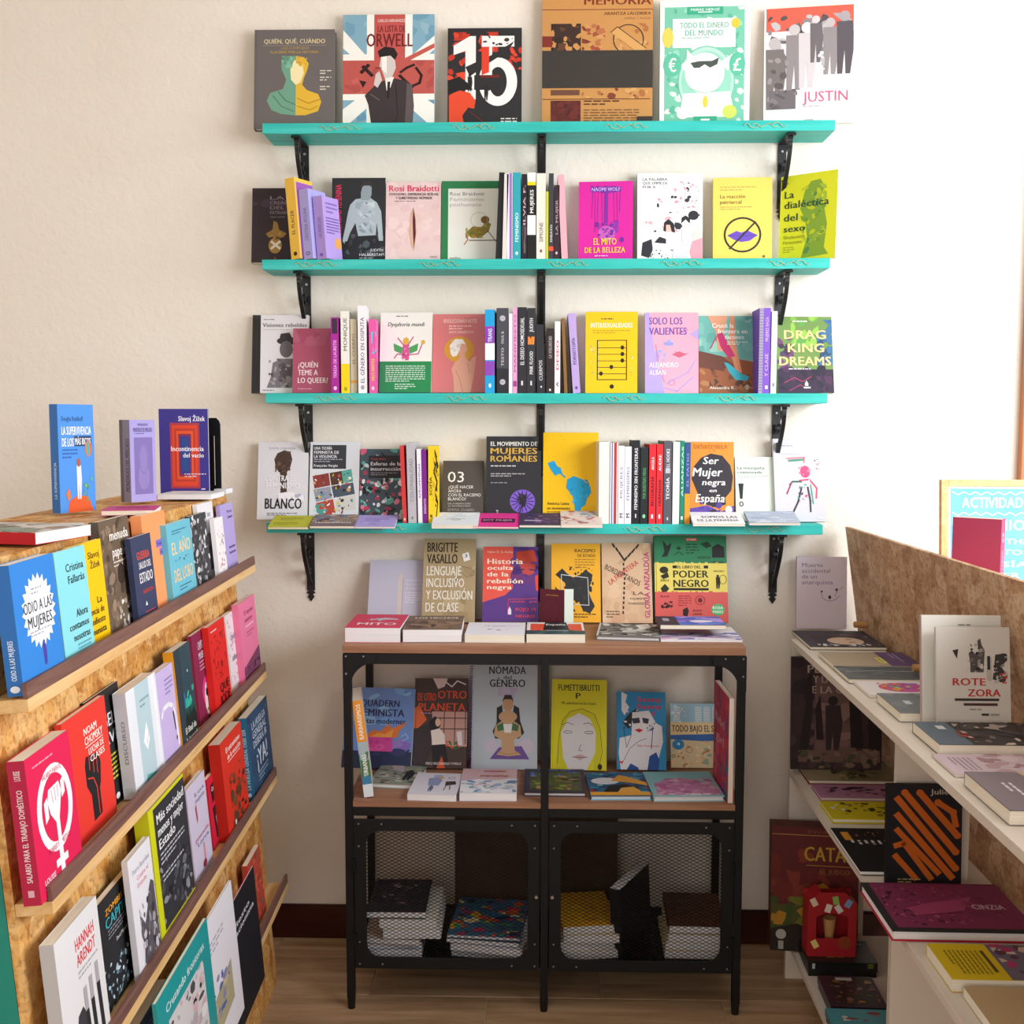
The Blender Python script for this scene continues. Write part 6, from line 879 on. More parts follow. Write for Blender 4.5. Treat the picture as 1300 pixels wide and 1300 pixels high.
sb(2, 179.5, 206, 0, .045, 'White paperback with a grey jumping horse photo on the third ledge', 'e2e0e8', [('T', 14, 16, 76, 7, 'a8a8b8', 'Pierre Bourdieu'), ('T', 30, 28, 50, 6, 'e08a9c', 'Contra el'), ('T', 30, 37, 40, 6, 'e08a9c', 'Estado'), ('P', '55525a', 24, 66, 32, 80, 44, 92, 60, 76, 70, 60, 84, 50, 96, 56, 100, 150, 20, 150, 30, 120), ('B', 24, 60, 76, 88, 60, 8, '6a666e 3a383e a09ca4 c8c4cc', 4)], t=.010, vtr=1061)
sb(2, 207, 249, 1031, 0.044, 'Yellow spined paperback with a black city photo on the third ledge', 'cfd01c', [('R', 12, 4, 88, 134, '33343a'), ('B', 12, 60, 88, 78, 50, 7, '4a4c54 22232a 6a6c74 8a8c94', 4), ('T', 18, 12, 76, 11, 'ececf0', 'Más sociedad'), ('T', 18, 26, 72, 11, 'ececf0', 'menos y mejor'), ('T', 18, 40, 44, 11, 'ececf0', 'Estado'), ('I', 18, 56, 68, 3, 5, 'b8b8c0'), ('I', 18, 80, 60, 2, 5, 'b8b8c0')], spine_color='cdd01e', t=0.026)
sb(2, None, 271, 0, 0.03, 'Lavender white paperback with pink figure sketches on the third ledge', 'cdc4dc', [('T', 40, 18, 50, 7, '6a6a98', 'Los'), ('T', 40, 28, 50, 7, '6a6a98', 'mujeres'), ('P', 'b04a5c', 34, 40, 42, 36, 44, 60, 38, 66), ('T', 20, 84, 74, 7, 'b8607c', 'generación'), ('T', 30, 94, 60, 7, '6a6a98', 'Lorca'), ('F', 60, 104, 38, 'd88a9c', 'c8788c'), ('E', 56, 136, 10, 6, '8a2a3c')], t=0.01, w=0.13, vtr=977)
sb(2, None, 291, 0, 0.018, 'Crimson paperback with a black figure photo on the third ledge', 'cf1f3e', [('P', '232024', 14, 20, 80, 8, 84, 44, 18, 58), ('T', 20, 24, 56, 10, 'e0dce0', 'Otto Hauser'), ('P', '1f1d22', 16, 68, 92, 54, 94, 120, 24, 136), ('P', 'b8b4bc', 60, 66, 70, 62, 76, 112, 68, 118), ('P', 'a8a4ac', 28, 90, 40, 84, 46, 104, 32, 112)], t=0.01, w=0.13, vtr=966)
sb(2, 292, 317, 0, 0.042, 'Scarlet paperback with a brown blurred crowd on the third ledge', 'd8301e', [('T', 22, 14, 66, 9, 'f0e4e0', 'El extremismo'), ('T', 26, 26, 62, 9, 'f0e4e0', 'de la vocación'), ('R', 26, 38, 60, 1, 'f0e4e0'), ('B', 24, 54, 72, 90, 50, 10, '5a3a24 7a4a2a a83a22 3a2a1c c8402a', 4), ('R', 30, 132, 6, 8, 'ece0dc')], spine_color='c02418', t=0.026, vtr=915)
sb(2, 324, 348, 912, 0.04, 'Dark blue paperback with tall pale lettering, farthest on the third ledge', '2c4a6c', [('B', 0, 0, 100, 150, 34, 12, '2f5274 243c58 36607c', 3), ('T', 16, 16, 66, 14, 'bcc8d8', 'LA HUELGA'), ('T', 16, 33, 66, 14, 'bcc8d8', 'GENERAL'), ('T', 16, 50, 66, 14, 'bcc8d8', 'DEBERÁ IR'), ('T', 26, 70, 50, 34, 'c8d4e0', '¡YA!'), ('I', 26, 112, 50, 3, 7, '8aa0b8')], spine_color='2c6c94', spine=[('V', 30, 20, 40, 110, 'b8d4e8', 'LA HUELGA GENERAL DEBE SER'), ('E', 50, 140, 20, 4, 'b8d4e8')], t=0.022)
# bottom ledge: taller and looser items
sb(3, None, 228, 0, 0.03, 'Slate violet paperback with yellow lettering, nearest on the bottom ledge', '565a80', [('I', 20, 14, 70, 4, 5, 'a8acc8'), ('E', 60, 76, 30, 34, '34364c'), ('T', 30, 56, 56, 20, 'd8e04a', 'NEVER'), ('T', 34, 82, 50, 16, 'd8e04a', 'AGAIN')], spine_color='c8cc3a', t=0.022, w=0.15, h=0.215)
sb(3, 222, 282, 0, .072, 'Tall teal comic with a crowded black and white drawing on the bottom ledge', '1f9ca0', [('T', 14, 14, 74, 8, 'e0f4f4', 'Cruzando fronteras'), ('R', 16, 30, 68, 112, 'dcd8dc'), ('B', 16, 30, 68, 112, 90, 6, '2a2a30 eceaee b8b6bc e0b8c0 55545c dcd8dc', 4)], gloss=True, t=.007, vtr=1165, zoff=-.02)
sb(3, 249, 310.5, 0, .064, 'White paperback with a small street photo on the bottom ledge', 'e6e4ee', [('I', 46, 26, 30, 3, 5, 'a8a8b8'), ('P', 'b0a888', 30, 94, 84, 74, 84, 118, 32, 128), ('B', 34, 66, 48, 44, 24, 6, '5a6ab0 8a8ab8 c8b8a0 3a4a8a', 4), ('T', 10, 138, 20, 3, '8a8a9a', 'PISA')], t=.005, vtr=1117, zoff=-.036)
sb(3, 290, 336.5, 0, .058, 'Black paperback with white lettering and a pink back, towards the wall on the bottom ledge', '1d1e26', [('T', 10, 26, 70, 7, 'd8d8e0', 'manifiesto'), ('T', 10, 36, 80, 7, 'd8d8e0', 'aceleracionista'), ('R', 20, 140, 12, 2, '8a8a9a')], back='d81e8c', t=.004, vtr=1099, zoff=-.078)
sb(3, None, 338, 0, 0.03, 'Orange red comic cover with grey armour shapes, farthest on the bottom ledge', 'c04a38', [('B', 0, 0, 100, 150, 60, 11, 'd0604a 8a7a70 a83c2c 6a5c54 e08068', 4)], t=0.014, w=0.13, vtr=1072)
# on top of the stand
gtop = 'books on top of the board stand'; zs = TOPZ+.0015
def stand_up(u0, v0, u1, vt, t, label, color, art, yaw, w=None, **k):
    P = at_z(u0, v0, zs); c, s = math.cos(R_(yaw)), math.sin(R_(yaw)); a = A3((c, s, 0)); n = A3((s, -c, 0)); b = A3((0, 0, 1))
    h = solve_v(vt, P, b); w = solve_u(u1, P, a) if w is None else w
    return book(frame_m(P, a, -n, b), w, h, t, label, color, art, group=gtop, **k)
stand_up(77, 652, 122, 513, .022, 'Sky blue paperback with a drawn astronaut on an orange rock, standing on the board stand', '4b8fe0', [
 ('T', 10, 16, 60, 7, '2a4a7a', 'Douglas Rushkoff'), ('T', 10, 30, 82, 12, 'f0f4fa', 'LA SUPERVIVENCIA'), ('T', 10, 46, 32, 12, 'f0f4fa', 'DE LOS'), ('R', 44, 44, 48, 14, '2a3a5c'), ('T', 46, 46, 44, 10, 'f0f4fa', 'MÁS RICOS'), ('I', 10, 62, 44, 3, 5, '2f62a8'), ('E', 82, 62, 10, 11, 'd86a3a'), ('P', '4aa8a0', 76, 54, 84, 52, 86, 70, 78, 72), ('P', 'd85a28', 20, 150, 26, 134, 50, 126, 80, 130, 92, 150), ('F', 54, 76, 56, 'dcdde4', 'e8e8f0'), ('E', 54, 81, 5, 6, 'a85a3a'), ('B', 66, 110, 18, 26, 12, 3.5, '4a9a5a 7ab84a', 3), ('P', 'e07a3a', 16, 124, 24, 116, 30, 128, 22, 134), ('P', '5ab0a0', 84, 104, 92, 100, 90, 110)], 66, spine_color='3a74c0', spine=[('V', 34, 80, 32, 50, 'c8e0f8', 'LA SUPERVIVENCIA')])
stand_up(167, 638, 199, 533, .036, 'Lilac book with a broad spine, standing in the middle on the board stand', 'a49ad6', [('T', 32, 6, 40, 5, '4a3a7a', 'MARIANO'), ('T', 14, 14, 74, 8, '4a3a7a', 'MONSTRUOS DEL MERCADO'), ('I', 20, 24, 60, 1, 4, '6a5aa0'), ('R', 16, 32, 72, 104, '7d6cae'), ('E', 52, 72, 18, 28, '8a7ab8'), ('E', 52, 104, 22, 24, '8a7ab8'), ('O', 52, 72, 16, 26, 1, '6a5a9c')], 58, spine_color='8f8aa4', spine=[('V', 50, 34, 40, 96, '54386a', 'MONSTRUOS DEL MERCADO'), ('R', 0, 0, 30, 150, '6a6672')])
stand_up(204, 629, 266, 519, .010, 'Blue paperback with nested red and orange arches, standing at the wall end of the stand', '3a3288', [
 ('R', 22, 24, 60, 114, 'a83a4a'), ('R', 26, 28, 52, 106, 'd8452a'), ('R', 31, 34, 42, 92, 'b8382e'), ('R', 35, 38, 34, 84, 'e0562c'), ('R', 39, 43, 26, 74, '8a2c4a'), ('R', 42, 47, 20, 66, '3a3a8c'), ('R', 46, 52, 12, 56, '2a4a8c'), ('T', 40, 12, 54, 9, 'f0ecf4', 'Slavoj Žižek'), ('T', 24, 64, 66, 9, 'f0ecf4', 'Incontinencia'), ('T', 48, 76, 42, 8, 'f0ecf4', 'del vacío'), ('I', 50, 112, 44, 2, 4, 'd0c0d8'), ('R', 84, 138, 8, 2, 'e8e0f0')], 6)
P = at_z(214, 627, zs); hh = .19
rd = MB().plate([(0.01, 0), (.125, 0), (.125, hh-.016), (.122, hh-.007), (.115, hh), (.01, hh), (.003, hh-.006), (0, hh-.015), (0, 0)], [[(.108, .02), (.110, .02), (.110, .145), (.108, .145)]], lambda x, y, d: (P[0]+.0+x, P[1]+.030+d, zs+y), .003)
rd.box(P[0], P[0]+.125, P[1]-.01, P[1]+.0298, zs, zs+.002)
tag(rd.build('book_holder', BLKPL), 'Black plastic book holder with rounded corners behind the blue arched cover', 'book holder')
def slying(u0, v0, w, L, t, label, color, art, yaw=0, z=None, name='book', cat='book', **k):
    z = zs if z is None else z; P = at_z(u0, v0, z); ya = R_(yaw); a = A3((math.cos(ya), math.sin(ya), 0)); zz = A3((-math.sin(ya), math.cos(ya), 0)); yy = A3((0, 0, -1))
    return book(frame_m(P+A3((0, 0, t)), a, yy, zz), w, L, t, label, color, art, name=name, cat=cat, group=gtop, **k)
k1 = at_z(45, 690, zs)
slying(45, 692, .135, .20, .018, 'Red spined book lying nearest on top of the board stand', 'cfcac4', [('B', 0, 0, 100, 150, 30, 18, '9a8a7c 6a6a64 b8b0a8 8a9a8a', 3)], yaw=78, back='c01f2c', spine_color='c01f2c', pages='w')
slying(0, 681, .13, .12, .007, 'Whitish magazine with a small photo, lying behind the red spined book', 'dcdcd4', [('R', 40, 40, 40, 50, '6a7890'), ('B', 40, 40, 40, 50, 14, 10, '8a98a8 4a5468', 3), ('I', 10, 100, 70, 4, 8, 'a8b8a8')], yaw=26, name='magazine', cat='magazine')
slying(128, 655, .10, .12, .010, 'Magenta book lying between the two standing books on top of the board stand', 'c63a84', [('T', 20, 40, 60, 16, '7a1f4c', 'LA CRUEL'), ('T', 20, 64, 60, 16, '7a1f4c', 'OPCIÓN')], yaw=14, back='a82c6c')
slying(200, 634, .125, .12, .012, 'White book lying at the foot of the blue arched cover on the board stand', 'e6e6ec', [('B', 0, 0, 100, 150, 10, 20, 'd4dce8 f0f0f4', 3)], yaw=2, pages='w')
slying(272, 627, .03, .06, .012, 'Small white booklet lying at the far corner on top of the board stand', 'e8e8f0', [], pages='w')

# ================================================================== right shelf unit
gr1, gr2, gr3 = 'items on the upper right shelf', 'items on the middle right shelf', 'items on the bottom right shelf'
def rly(u, v, k, w, L, t, label, color, art=(), dz=0, yaw=0, **kw):
    """lying on right shelf k, foot towards the aisle; (u, v) shows its near left top corner"""
    z = RZ[k]+dz+t+.0008; P = at_z(u, v, z); c, s = math.cos(R_(yaw)), math.sin(R_(yaw)); a = RA*c+RM*s; zz = RM*c-RA*s; yy = A3((0, 0, -1))
    return book(frame_m(P-a*w, a, yy, zz), w, L, t, label, color, art, group=kw.pop('group', (gr1, gr2, gr3)[k]), **kw)
front(1011, 1087, 707, -.045, RZ[0], 'Pale pink white paperback with blue serif title, leaning on the wall at the right', 'd5c9d4', [
 ('t', 10, 12, 42, 9, '75698c', 'Muerte'), ('t', 10, 24, 56, 9, '75698c', 'accidental'), ('t', 10, 36, 30, 9, '75698c', 'de un'), ('t', 10, 48, 62, 9, '75698c', 'anarquista'), ('E', 66, 84, 3, 4, '33283a'), ('L', '55485c', .9, 48, 72, 52, 86, 62, 92, 76, 90, 86, 80), ('L', '55485c', .9, 76, 66, 80, 74, 76, 82), ('L', 'a04a5a', .8, 86, 68, 92, 62), ('E', 50, 72, 2, 2, '33283a'), ('E', 80, 68, 2, 3, '33283a')], t=.014, w=.138, lean=3.5, group=gr1)
rly(1029, 821, 0, .21, .19, .008, 'Comic with a pale drawn face under dark hair, farthest lying on the upper right shelf', '3c3a44', [('B', 0, 0, 100, 60, 24, 12, '4a4854 2c2a34 6a6874', 3), ('R', 30, 20, 66, 110, '7a2c30'), ('R', 33, 22, 62, 106, '2e2c36'), ('E', 66, 66, 22, 36, 'd8b8a0'), ('B', 80, 20, 18, 110, 14, 9, 'd8d8dc 8a8a94', 4), ('R', 56, 50, 3, 12, '2a2024'), ('R', 72, 50, 3, 12, '2a2024')])
rly(1060, 845, 0, .15, .20, .012, 'Cream book with a violet end and small yellow label on the upper right shelf', 'ab9a84', [('R', 0, 0, 100, 52, '5e4672'), ('R', 40, 52, 40, 12, 'd8d06a'), ('T', 44, 55, 30, 5, '3a3a2a', 'anagrama'), ('I', 10, 20, 60, 2, 8, 'a890b8')])
rly(1078, 862, 0, .13, .19, .010, 'Dark grey book with a white wave line on the upper right shelf', '565b60', [('B', 0, 0, 100, 150, 18, 18, '60666a 4c5256 6a7074', 3), ('L', 'c0c4c4', 2, 40, 10, 44, 50, 38, 90, 46, 140)])
rly(1104, 882, 0, .12, .17, .006, 'White booklet with a rainbow watercolour blot on the upper right shelf', 'e0dade', [('E', 46, 70, 34, 46, 'c05a9c'), ('B', 16, 28, 60, 40, 14, 10, '8a5ab0 a86ac0 b83a8c', 3), ('B', 16, 70, 60, 44, 16, 10, 'e0604a e8a03c d84a6c', 4), ('B', 30, 40, 30, 60, 10, 8, '5ab890 e8d05a', 5), ('R', 0, 0, 100, 16, '9c3a6c'), ('E', 84, 30, 3, 3, '4a4a4a')])
rly(1143, 905, 0, .15, .17, .018, 'Thick grey covered book with cream pages, left of the white standing pair on the right', '70767c', [('B', 0, 0, 100, 150, 18, 18, '7a8086 666c72', 3), ('R', 40, 110, 18, 12, 'c8d0d8')])
front(1171, 1272, 781, -1.0, RZ[0]+.001, 'Large white book standing behind the smaller white one on the upper right shelf', 'd9d6ce', [('I', 46, 12, 26, 1, 5, '8a8880'), ('T', 42, 19, 30, 3, '7a7870', 'PERVERSIONES'), ('O', 24, 92, 7, 7, 2, '2c2c2c')], t=.012, lean=7, spine_color='b8a8a8', group=gr1)
front(1190, 1284, 796, -1.03, RZ[0]+.001, 'White paperback with red block title under clipped black and white portraits on the right', 'cbc5be', [('P', '504a48', 46, 52, 44, 38, 48, 34, 54, 40, 58, 36, 56, 20, 60, 16, 62, 26, 66, 34, 64, 66, 46, 66), ('B', 42, 22, 24, 44, 26, 4, '2e2a2a 9a948e 6a6460 c0bab4', 4), ('P', '3a3634', 80, 40, 92, 38, 94, 50, 88, 58, 96, 70, 92, 82, 76, 76, 78, 60), ('B', 76, 38, 20, 44, 18, 4, '8a847e 3a3634 b4aea8', 5), ('R', 68, 44, 7, 34, 'b4aca0'), ('R', 69, 42, 4, 20, '2e2a2a'), ('P', '2e2a2a', 22, 34, 30, 32, 28, 46), ('T', 22, 74, 44, 11, 'b5302a', 'ROTE'), ('T', 42, 90, 44, 11, 'b5302a', 'ZORA'), ('B', 86, 66, 10, 18, 8, 3, 'b5302a', 6), ('R', 24, 104, 60, 3.6, '3a3430'), ('R', 36, 111, 46, 3.6, '4a2c28'), ('I', 44, 119, 30, 1, 4, '8a847e'), ('R', 60, 126, 10, 3, '2e2a2a'), ('R', 72, 126, 12, 3, '9a948e')], t=.008, lean=8, group=gr1)
rly(1193, 945, 0, .14, .22, .020, 'Thick book with a black and white photo collage, in front of the standing white pair', '3d3938', [('R', 0, 110, 100, 40, '5b6a78'), ('B', 0, 0, 100, 106, 46, 11, '4a4644 a89c94 2e2a2a 776c66 c4b8b0', 4), ('B', 40, 100, 40, 14, 8, 6, 'a83a3c', 5), ('R', 20, 120, 16, 10, 'c8ccd0')])
rly(1213, 983, 0, .11, .20, .005, 'Pinkish white magazine curling over the edge of the upper right shelf', 'cbb9c4', [('B', 0, 0, 100, 100, 20, 18, 'b89aa4 d4c4cc a88490', 3), ('I', 20, 110, 60, 5, 6, 'a89aa8')], name='magazine', cat='magazine')
rly(1282, 1029, 0, .17, .20, .022, 'Thick grey violet book with yellow pages, nearest on the upper right shelf', '7c7078', [('R', 0, 0, 100, 100, 'b89c7a'), ('B', 0, 0, 100, 90, 20, 14, 'c4a884 a88c6a', 3), ('P', '7c7078', 0, 90, 30, 80, 100, 96, 100, 150, 0, 150), ('I', 30, 112, 40, 2, 8, 'd8d0d8')])
# middle shelf
front(1004, 1119, 834, -.245, RZ[1]+.0135, 'Large dark comic with bare trees and a lone boy, standing on the middle right shelf', '3a2b2c', [
 ('B', 0, 0, 100, 150, 40, 16, '33262a 2a2022 463436', 3), ('R', 26, 26, 46, 104, '6a5250'), ('B', 20, 50, 60, 70, 20, 13, '7a5c56 5e4648 846860', 4), ('T', 18, 10, 30, 11, 'a8988e', 'PEPE'), ('T', 24, 24, 60, 10, 'a8988e', 'Y LAS FLORES'), ('T', 14, 38, 80, 10, 'a8988e', 'DE LA GUERRA'), ('P', '241a1c', 8, 130, 16, 60, 12, 40, 22, 20, 24, 60, 20, 120), ('P', '241a1c', 66, 120, 64, 60, 70, 30, 76, 60, 80, 122), ('P', '241a1c', 86, 130, 84, 50, 90, 20, 100, 30, 100, 140), ('P', '241a1c', 28, 110, 26, 70, 32, 50, 36, 110), ('F', 46, 52, 76, '33262a', '2a2022'), ('R', 8, 124, 90, 16, '6a5248'), ('B', 8, 122, 88, 26, 30, 6, '4a4a34 7a6450 2e2c22', 5)], t=.010, hard=True, lean=4, spine_color='2a2830', group=gr2)
rly(1027, 990, 1, .165, .235, .012, 'Red spined comic lying farthest on the middle right shelf', '7a7058', [('R', 0, 96, 100, 54, '9a8e70'), ('B', 0, 20, 100, 90, 50, 9, '4a5236 8a7e5a 33361f a89a70', 4)], back='7a2a24', hard=True, )
rly(1042, 1012, 1, .095, .20, .010, 'Pink comic with a black twisted figure on the middle right shelf', 'a87894', [('B', 20, 20, 70, 120, 36, 9, '8a5c7a 2c2028 b888a4 3c2c38', 3)], hard=True)
rly(1057, 1039, 1, .115, .18, .012, 'Yellow comic with brown running shapes on the middle right shelf', 'c9bb1e', [('B', 10, 20, 80, 100, 20, 9, '4a3c10 8a7a1c', 3), ('B', 20, 100, 40, 40, 8, 6, 'd8d8d0', 4)], hard=True)
rly(1092, 1106, 1, .235, .18, .008, 'Black magazine sagging over the edge of the middle right shelf', '17161a', [('I', 30, 40, 10, 8, 12, 'c8c8cc'), ('R', 10, 124, 20, 14, 'c88a2a'), ('B', 10, 30, 14, 90, 14, 3, 'b84a2a c8a04a', 3), ('T', 60, 60, 30, 14, 'b8b8bc', 'MOLI')], name='magazine', cat='magazine', pages='w', dz=.001)
front(1124, 1220, 992, -.928, RZ[1]+.001, 'Black comic with bold orange brush loops, standing on the middle right shelf', '17151b', [
 ('L', 'b85a14', 9, 14, 20, 92, 122), ('L', 'b85a14', 9, 24, 12, 92, 98), ('L', 'b85a14', 9, 44, 12, 94, 74), ('L', 'b85a14', 9, 14, 44, 88, 136), ('L', 'b85a14', 8, 68, 26, 88, 40, 92, 60), ('L', 'b85a14', 8, 14, 66, 70, 130), ('L', 'b85a14', 8, 12, 90, 24, 86, 60, 138), ('L', 'b85a14', 8, 12, 104, 40, 138), ('E', 24, 12, 5, 5, 'b85a14'), ('E', 44, 12, 5, 5, 'b85a14'), ('E', 92, 98, 5, 5, 'b85a14'), ('E', 94, 74, 5, 5, 'b85a14'), ('E', 92, 122, 5, 5, 'b85a14'), ('E', 88, 40, 5, 5, 'b85a14'), ('E', 68, 26, 5, 5, 'b85a14'), ('T', 58, 6, 34, 8, 'a8a090', 'Julieta', 0), ('I', 16, 138, 30, 2, 4, 'a89a6a')], t=.010, hard=True, lean=3, h=.205, group=gr2)
rly(1133, 1181, 1, .20, .26, .020, 'Burgundy hardback with a leopard coated woman, lying on the middle right shelf', '27262a', [('R', 0, 0, 94, 142, '7a2f54'), ('B', 6, 60, 84, 80, 90, 3.5, '5a2040 a04a70 3f1830', 4), ('P', '9a4068', 30, 40, 60, 60, 70, 110, 56, 120, 44, 90), ('B', 10, 20, 60, 40, 10, 10, '8a3a60 702a4c', 5), ('V', 46, 14, 10, 34, 'c8a8b8', 'CINZIA')], hard=True, back='b01c34', pages='w')
rly(1209, 1243, 1, .12, .22, .022, 'Yellow book with small black text beside a painted portrait, on the middle right shelf', 'd3b91c', [('R', 0, 0, 100, 84, '6a6478'), ('B', 0, 0, 100, 80, 30, 12, 'a83a6a c8b0a0 5a3a4a 8a8498 d8c8b8', 4), ('R', 20, 92, 60, 4, '5a4c1a'), ('I', 20, 100, 66, 8, 5, '8a7a1c')])
rly(1265, 1310, 1, .13, .22, .018, 'Beige book with black and violet blocks, nearest on the middle right shelf', 'b9a27c', [('R', 20, 20, 40, 40, '33302c'), ('R', 66, 10, 20, 30, '5a2c7a'), ('R', 20, 70, 50, 6, '4a4438')])
# bottom shelf
gb = empty('game_box', Matrix.Translation((.602, -.300, RZ[2]+.005)) @ Matrix.Rotation(R_(-6), 4, 'Z') @ Matrix.Rotation(R_(-4), 4, 'X'), 'Tall reddish board game box with a sunset landscape, farthest on the bottom right shelf', 'game box', gr3)
m = MB().box(0, .22, 0, .06, 0, .325, lin('5c1f1e')); m.c[2] = lin('5c1f1e')
add_art(m, [('B', 0, 20, 100, 70, 30, 18, '6a2420 5a1f22 7a3024', 3), ('R', 0, 9, 100, 1, 'a87a4a'), ('t', 42, 3, 50, 4, '7a4a34', 'INVASORES'), ('T', 38, 22, 60, 18, 'b8922a', 'CATAN'), ('R', 40, 45, 56, 1, 'a87a2a'), ('T', 56, 49, 34, 6, '8a5a2a', 'EL JUEGO'), ('P', 'b8862a', 30, 96, 46, 72, 60, 66, 78, 80, 88, 100), ('R', 0, 94, 100, 56, '4a4a1c'), ('B', 0, 84, 100, 50, 40, 12, '8a6a1c 6a6a20 3a4a1c a87a24', 5), ('P', '241a14', 0, 124, 30, 116, 60, 128, 60, 150, 0, 150), ('E', 12, 130, 6, 6, 'a8a8a0'), ('R', 9, 138, 6, 10, '9a9a92')], lambda x, y, d: (x/100*.22, -d, .325-y/150*.325)); m.build('box_shell', INK, gb)
# red gift bag shaped box with window
rb = empty('gift_box', Matrix.Translation((.672, -.40, RZ[2]+.0395)) @ Matrix.Scale(1.05, 4), 'Red card gift box with a dark window, in front of the tall game box', 'box', gr3)
m = MB(); ol = [(0, 0), (.115, 0), (.115, .13), (.085, .158), (.03, .158), (0, .13)]; win = [(.02, .045), (.095, .045), (.095, .098), (.075, .106), (.04, .106), (.02, .098)]
m.plate(ol, [win], lambda x, y, d: (x, d, y), .002); m.box(0, .002, .002, .05, 0, .13).box(.113, .115, .002, .05, 0, .13).box(0, .115, .05, .052, 0, .145).box(.002, .113, .002, .05, 0, .002); m.obox((0, .002, .13), (.03, 0, .028), (0, .048, 0), (0, 0, .0015)).obox((.085, .002, .158), (.03, 0, -.028), (0, .048, 0), (0, 0, .0015))
m.build('shell', mat('red_card', 'a01822', .45), rb)
for (x, z, a, cc) in ((.012, .128, .5, 'd8c8b0'), (.038, .118, -.3, 'e0d4c8'), (.060, .134, .2, '8ab85a'), (.072, .112, .6, 'd8d0c8'), (.084, .132, -.5, '7a9ac0'), (.016, .025, .5, 'd8c878')):
    c = MB(); co, si = math.cos(a), math.sin(a); c.v = [(x+co*p-si*q, y, z-.006+si*p+co*q) for y in (-.0012, -.0002) for p, q in ((0, 0), (.014, 0), (.014, .02), (0, .02))]
    c.f = [(0, 1, 2, 3), (7, 6, 5, 4), (0, 4, 5, 1), (1, 5, 6, 2), (2, 6, 7, 3), (3, 7, 4, 0)]; c.c = [lin(cc)]*6; c.build('playing_card', INK, rb)
MB().cyl((.058, .025, .003), (.058, .025, .05), .011, 14).cyl((.058, .025, .05), (.058, .025, .085), .012, 14, .016).build('cork_cup', DOWEL, rb)
MB().cyl((.088, -.0012, .035), (.088, -.0004, .035), .016, 20).build('round_sticker', mat('dark_orange_card', '8a3a1c', .5), rb)
def gbox(u, v, w, L, t, label, top_, side, art, sart=(), **kw):
    P = at_z(u, v, RZ[2]+t); e = empty('game_box', frame_m(A3((P[0], P[1], RZ[2]+t+.0006)), (1, -.03, 0), (0, 0, -1), (.03, 1, 0)), label, 'game box', gr3)
    m = MB().box(0, w, 0, t*.6, 0, L, lin(side)); m.c[2] = lin(top_); add_art(m, art, lambda x, y, d: (x/100*w, -d, L-y/150*L)); add_art(m, sart, lambda x, y, d: (x/100*w, y/150*t*.6, -d)); m.build('lid', INK_GLOSS, e)
    MB().box(.002, w-.002, t*.6, t, .002, L-.002).build('tray', BLKPL, e)
gbox(1026, 1221, .17, .115, .038, 'Black and green glowing game box lying in the middle of the bottom shelf', '1c2420', '15181a', [('P', '5a6a1c', 20, 100, 40, 60, 70, 90, 60, 110), ('B', 20, 50, 50, 70, 18, 8, '6a7a1c 3a4a1a 8a9a24', 3), ('T', 66, 20, 26, 10, 'a8b0b8', 'DIXIT'), ('R', 0, 0, 100, 12, '30383a')], [('R', 6, 30, 4, 90, 'b8b8bc'), ('R', 86, 20, 8, 30, '6a7a2a'), ('R', 86, 60, 8, 30, '6a7a2a')])
gbox(1055, 1278, .13, .14, .030, 'Violet edged game box with a crowded battle picture, nearer on the bottom shelf', '3a2438', '241824', [('R', 14, 6, 80, 138, '2c2622'), ('B', 14, 20, 80, 110, 50, 8, '7a6a5a 4a3a34 a87a3a 2a2426 8a4a2a', 3), ('R', 30, 10, 30, 14, 'b8b8bc')])
gbox(1056, 1300, .15, .065, .028, 'Turquoise game box with a red round emblem, nearest on the bottom shelf', '4a98a4', '2f7a88', [('E', 70, 40, 10, 14, '8a1c24'), ('B', 20, 60, 60, 60, 12, 14, 'd8d0c8 8a2a2c 5aa8b0', 3)])
bk2 = MB().box(.775, .80, -.84, -.72, RZ[2]+.0004, RZ[2]+.22).build('box_file', mat('black_card', '1b1c20', .5)); tag(bk2, 'Black box file standing deep inside the bottom shelf on the right', 'box file')
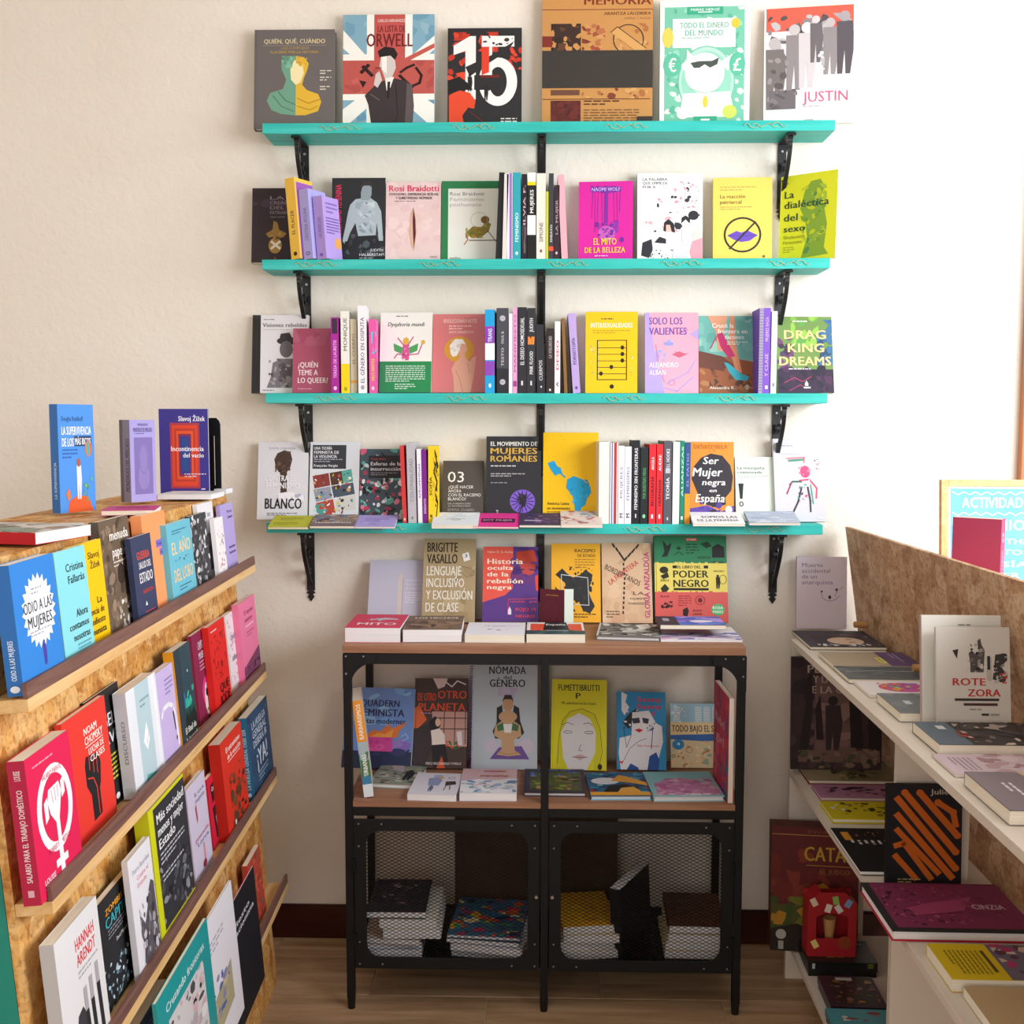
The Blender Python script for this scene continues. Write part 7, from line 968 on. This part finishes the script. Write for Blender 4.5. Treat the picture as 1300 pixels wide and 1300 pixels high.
# poster and pink book behind the strand board back
pz = 1.0955; q0 = at_y(1200, 610, -.50)
fr = empty('framed_notice', frame_m(A3((q0[0], -.50, pz)), (1, 0, 0), (0, 1, .1), (0, -.0, 1)), 'Pine framed light blue notice with white handwritten lettering at the right edge', 'notice')
fr.matrix_world = Matrix.Translation((q0[0], -.50, pz+.002)) @ Matrix.Rotation(R_(-5), 4, 'X')
FH = q0[2]-pz+.0; FWD = .24
m = MB().box(0, .016, 0, .016, 0, FH).box(FWD-.016, FWD, 0, .016, 0, FH).box(.016, FWD-.016, 0, .016, 0, .016).box(.016, FWD-.016, 0, .016, FH-.016, FH); m.build('frame', PINE, fr, bevel=.001)
m = MB().box(.016, FWD-.016, .004, .006, .016, FH-.016, lin('e4eef0')); Wd = FWD-.032; Hh = FH-.032
add_art(m, [('R', 3, 3, 94, 144, '6fb6d2'), ('B', 3, 3, 94, 144, 30, 14, '68b0ce 78bcd6', 3)] + [('L', 'e8f4f8', 1.4, *[c for i in range(15) for c in (5+i*6.4, y+(2.2 if i % 2 else -2.2))]) for y in (10, 40)] + [('T', 16, 15, 80, 16, 'eef6fa', 'ACTIVIDADES'), ('T', 34, 48, 52, 16, 'eef6fa', 'JUNIO'), ('T', 20, 76, 70, 8, 'eef6fa', '15 - 19 THE'), ('T', 20, 92, 70, 8, 'eef6fa', 'CUENTOS'), ('T', 20, 110, 70, 8, 'eef6fa', 'POESÍA'), ('T', 20, 126, 60, 8, 'eef6fa', 'TALLER')], lambda x, y, d: (.016+x/100*Wd, .004-d, .016+Hh-y/150*Hh)); m.build('notice_sheet', INK, fr)
MB().box(.1, .14, .02, .024, 0, FH*.8).build('strut', PINE, fr)
P = at_y(1262, 730, -.70); a_ = A3((-.36, -.93, 0)); a_ = A3((-.80, .60, 0)); yb_ = A3((.60, .80, 0))
book(frame_m(A3((P[0]+.02, -.70, pz+.001)), a_, A3((-.60, -.80, 0)), (0, 0, 1)), .10, 0.20, .030, 'Thick pink book standing in front of the framed notice, its back cover towards the room', 'c04a6c', back='a83a58', spine_color='c84a70', spine=[('O', 50, 30, 20, 8, 5, 'e8a8bc'), ('V', 36, 50, 28, 60, 'e8a8bc', 'HISTORIA')])
book(frame_m(A3((P[0]+.02, -1.02, pz+.016)), (1, 0, 0), (0, 0, -1), (0, 1, 0)), .14, .20, .015, 'White book lying on the low table in front of the framed notice', 'e8e0dc', pages='w')
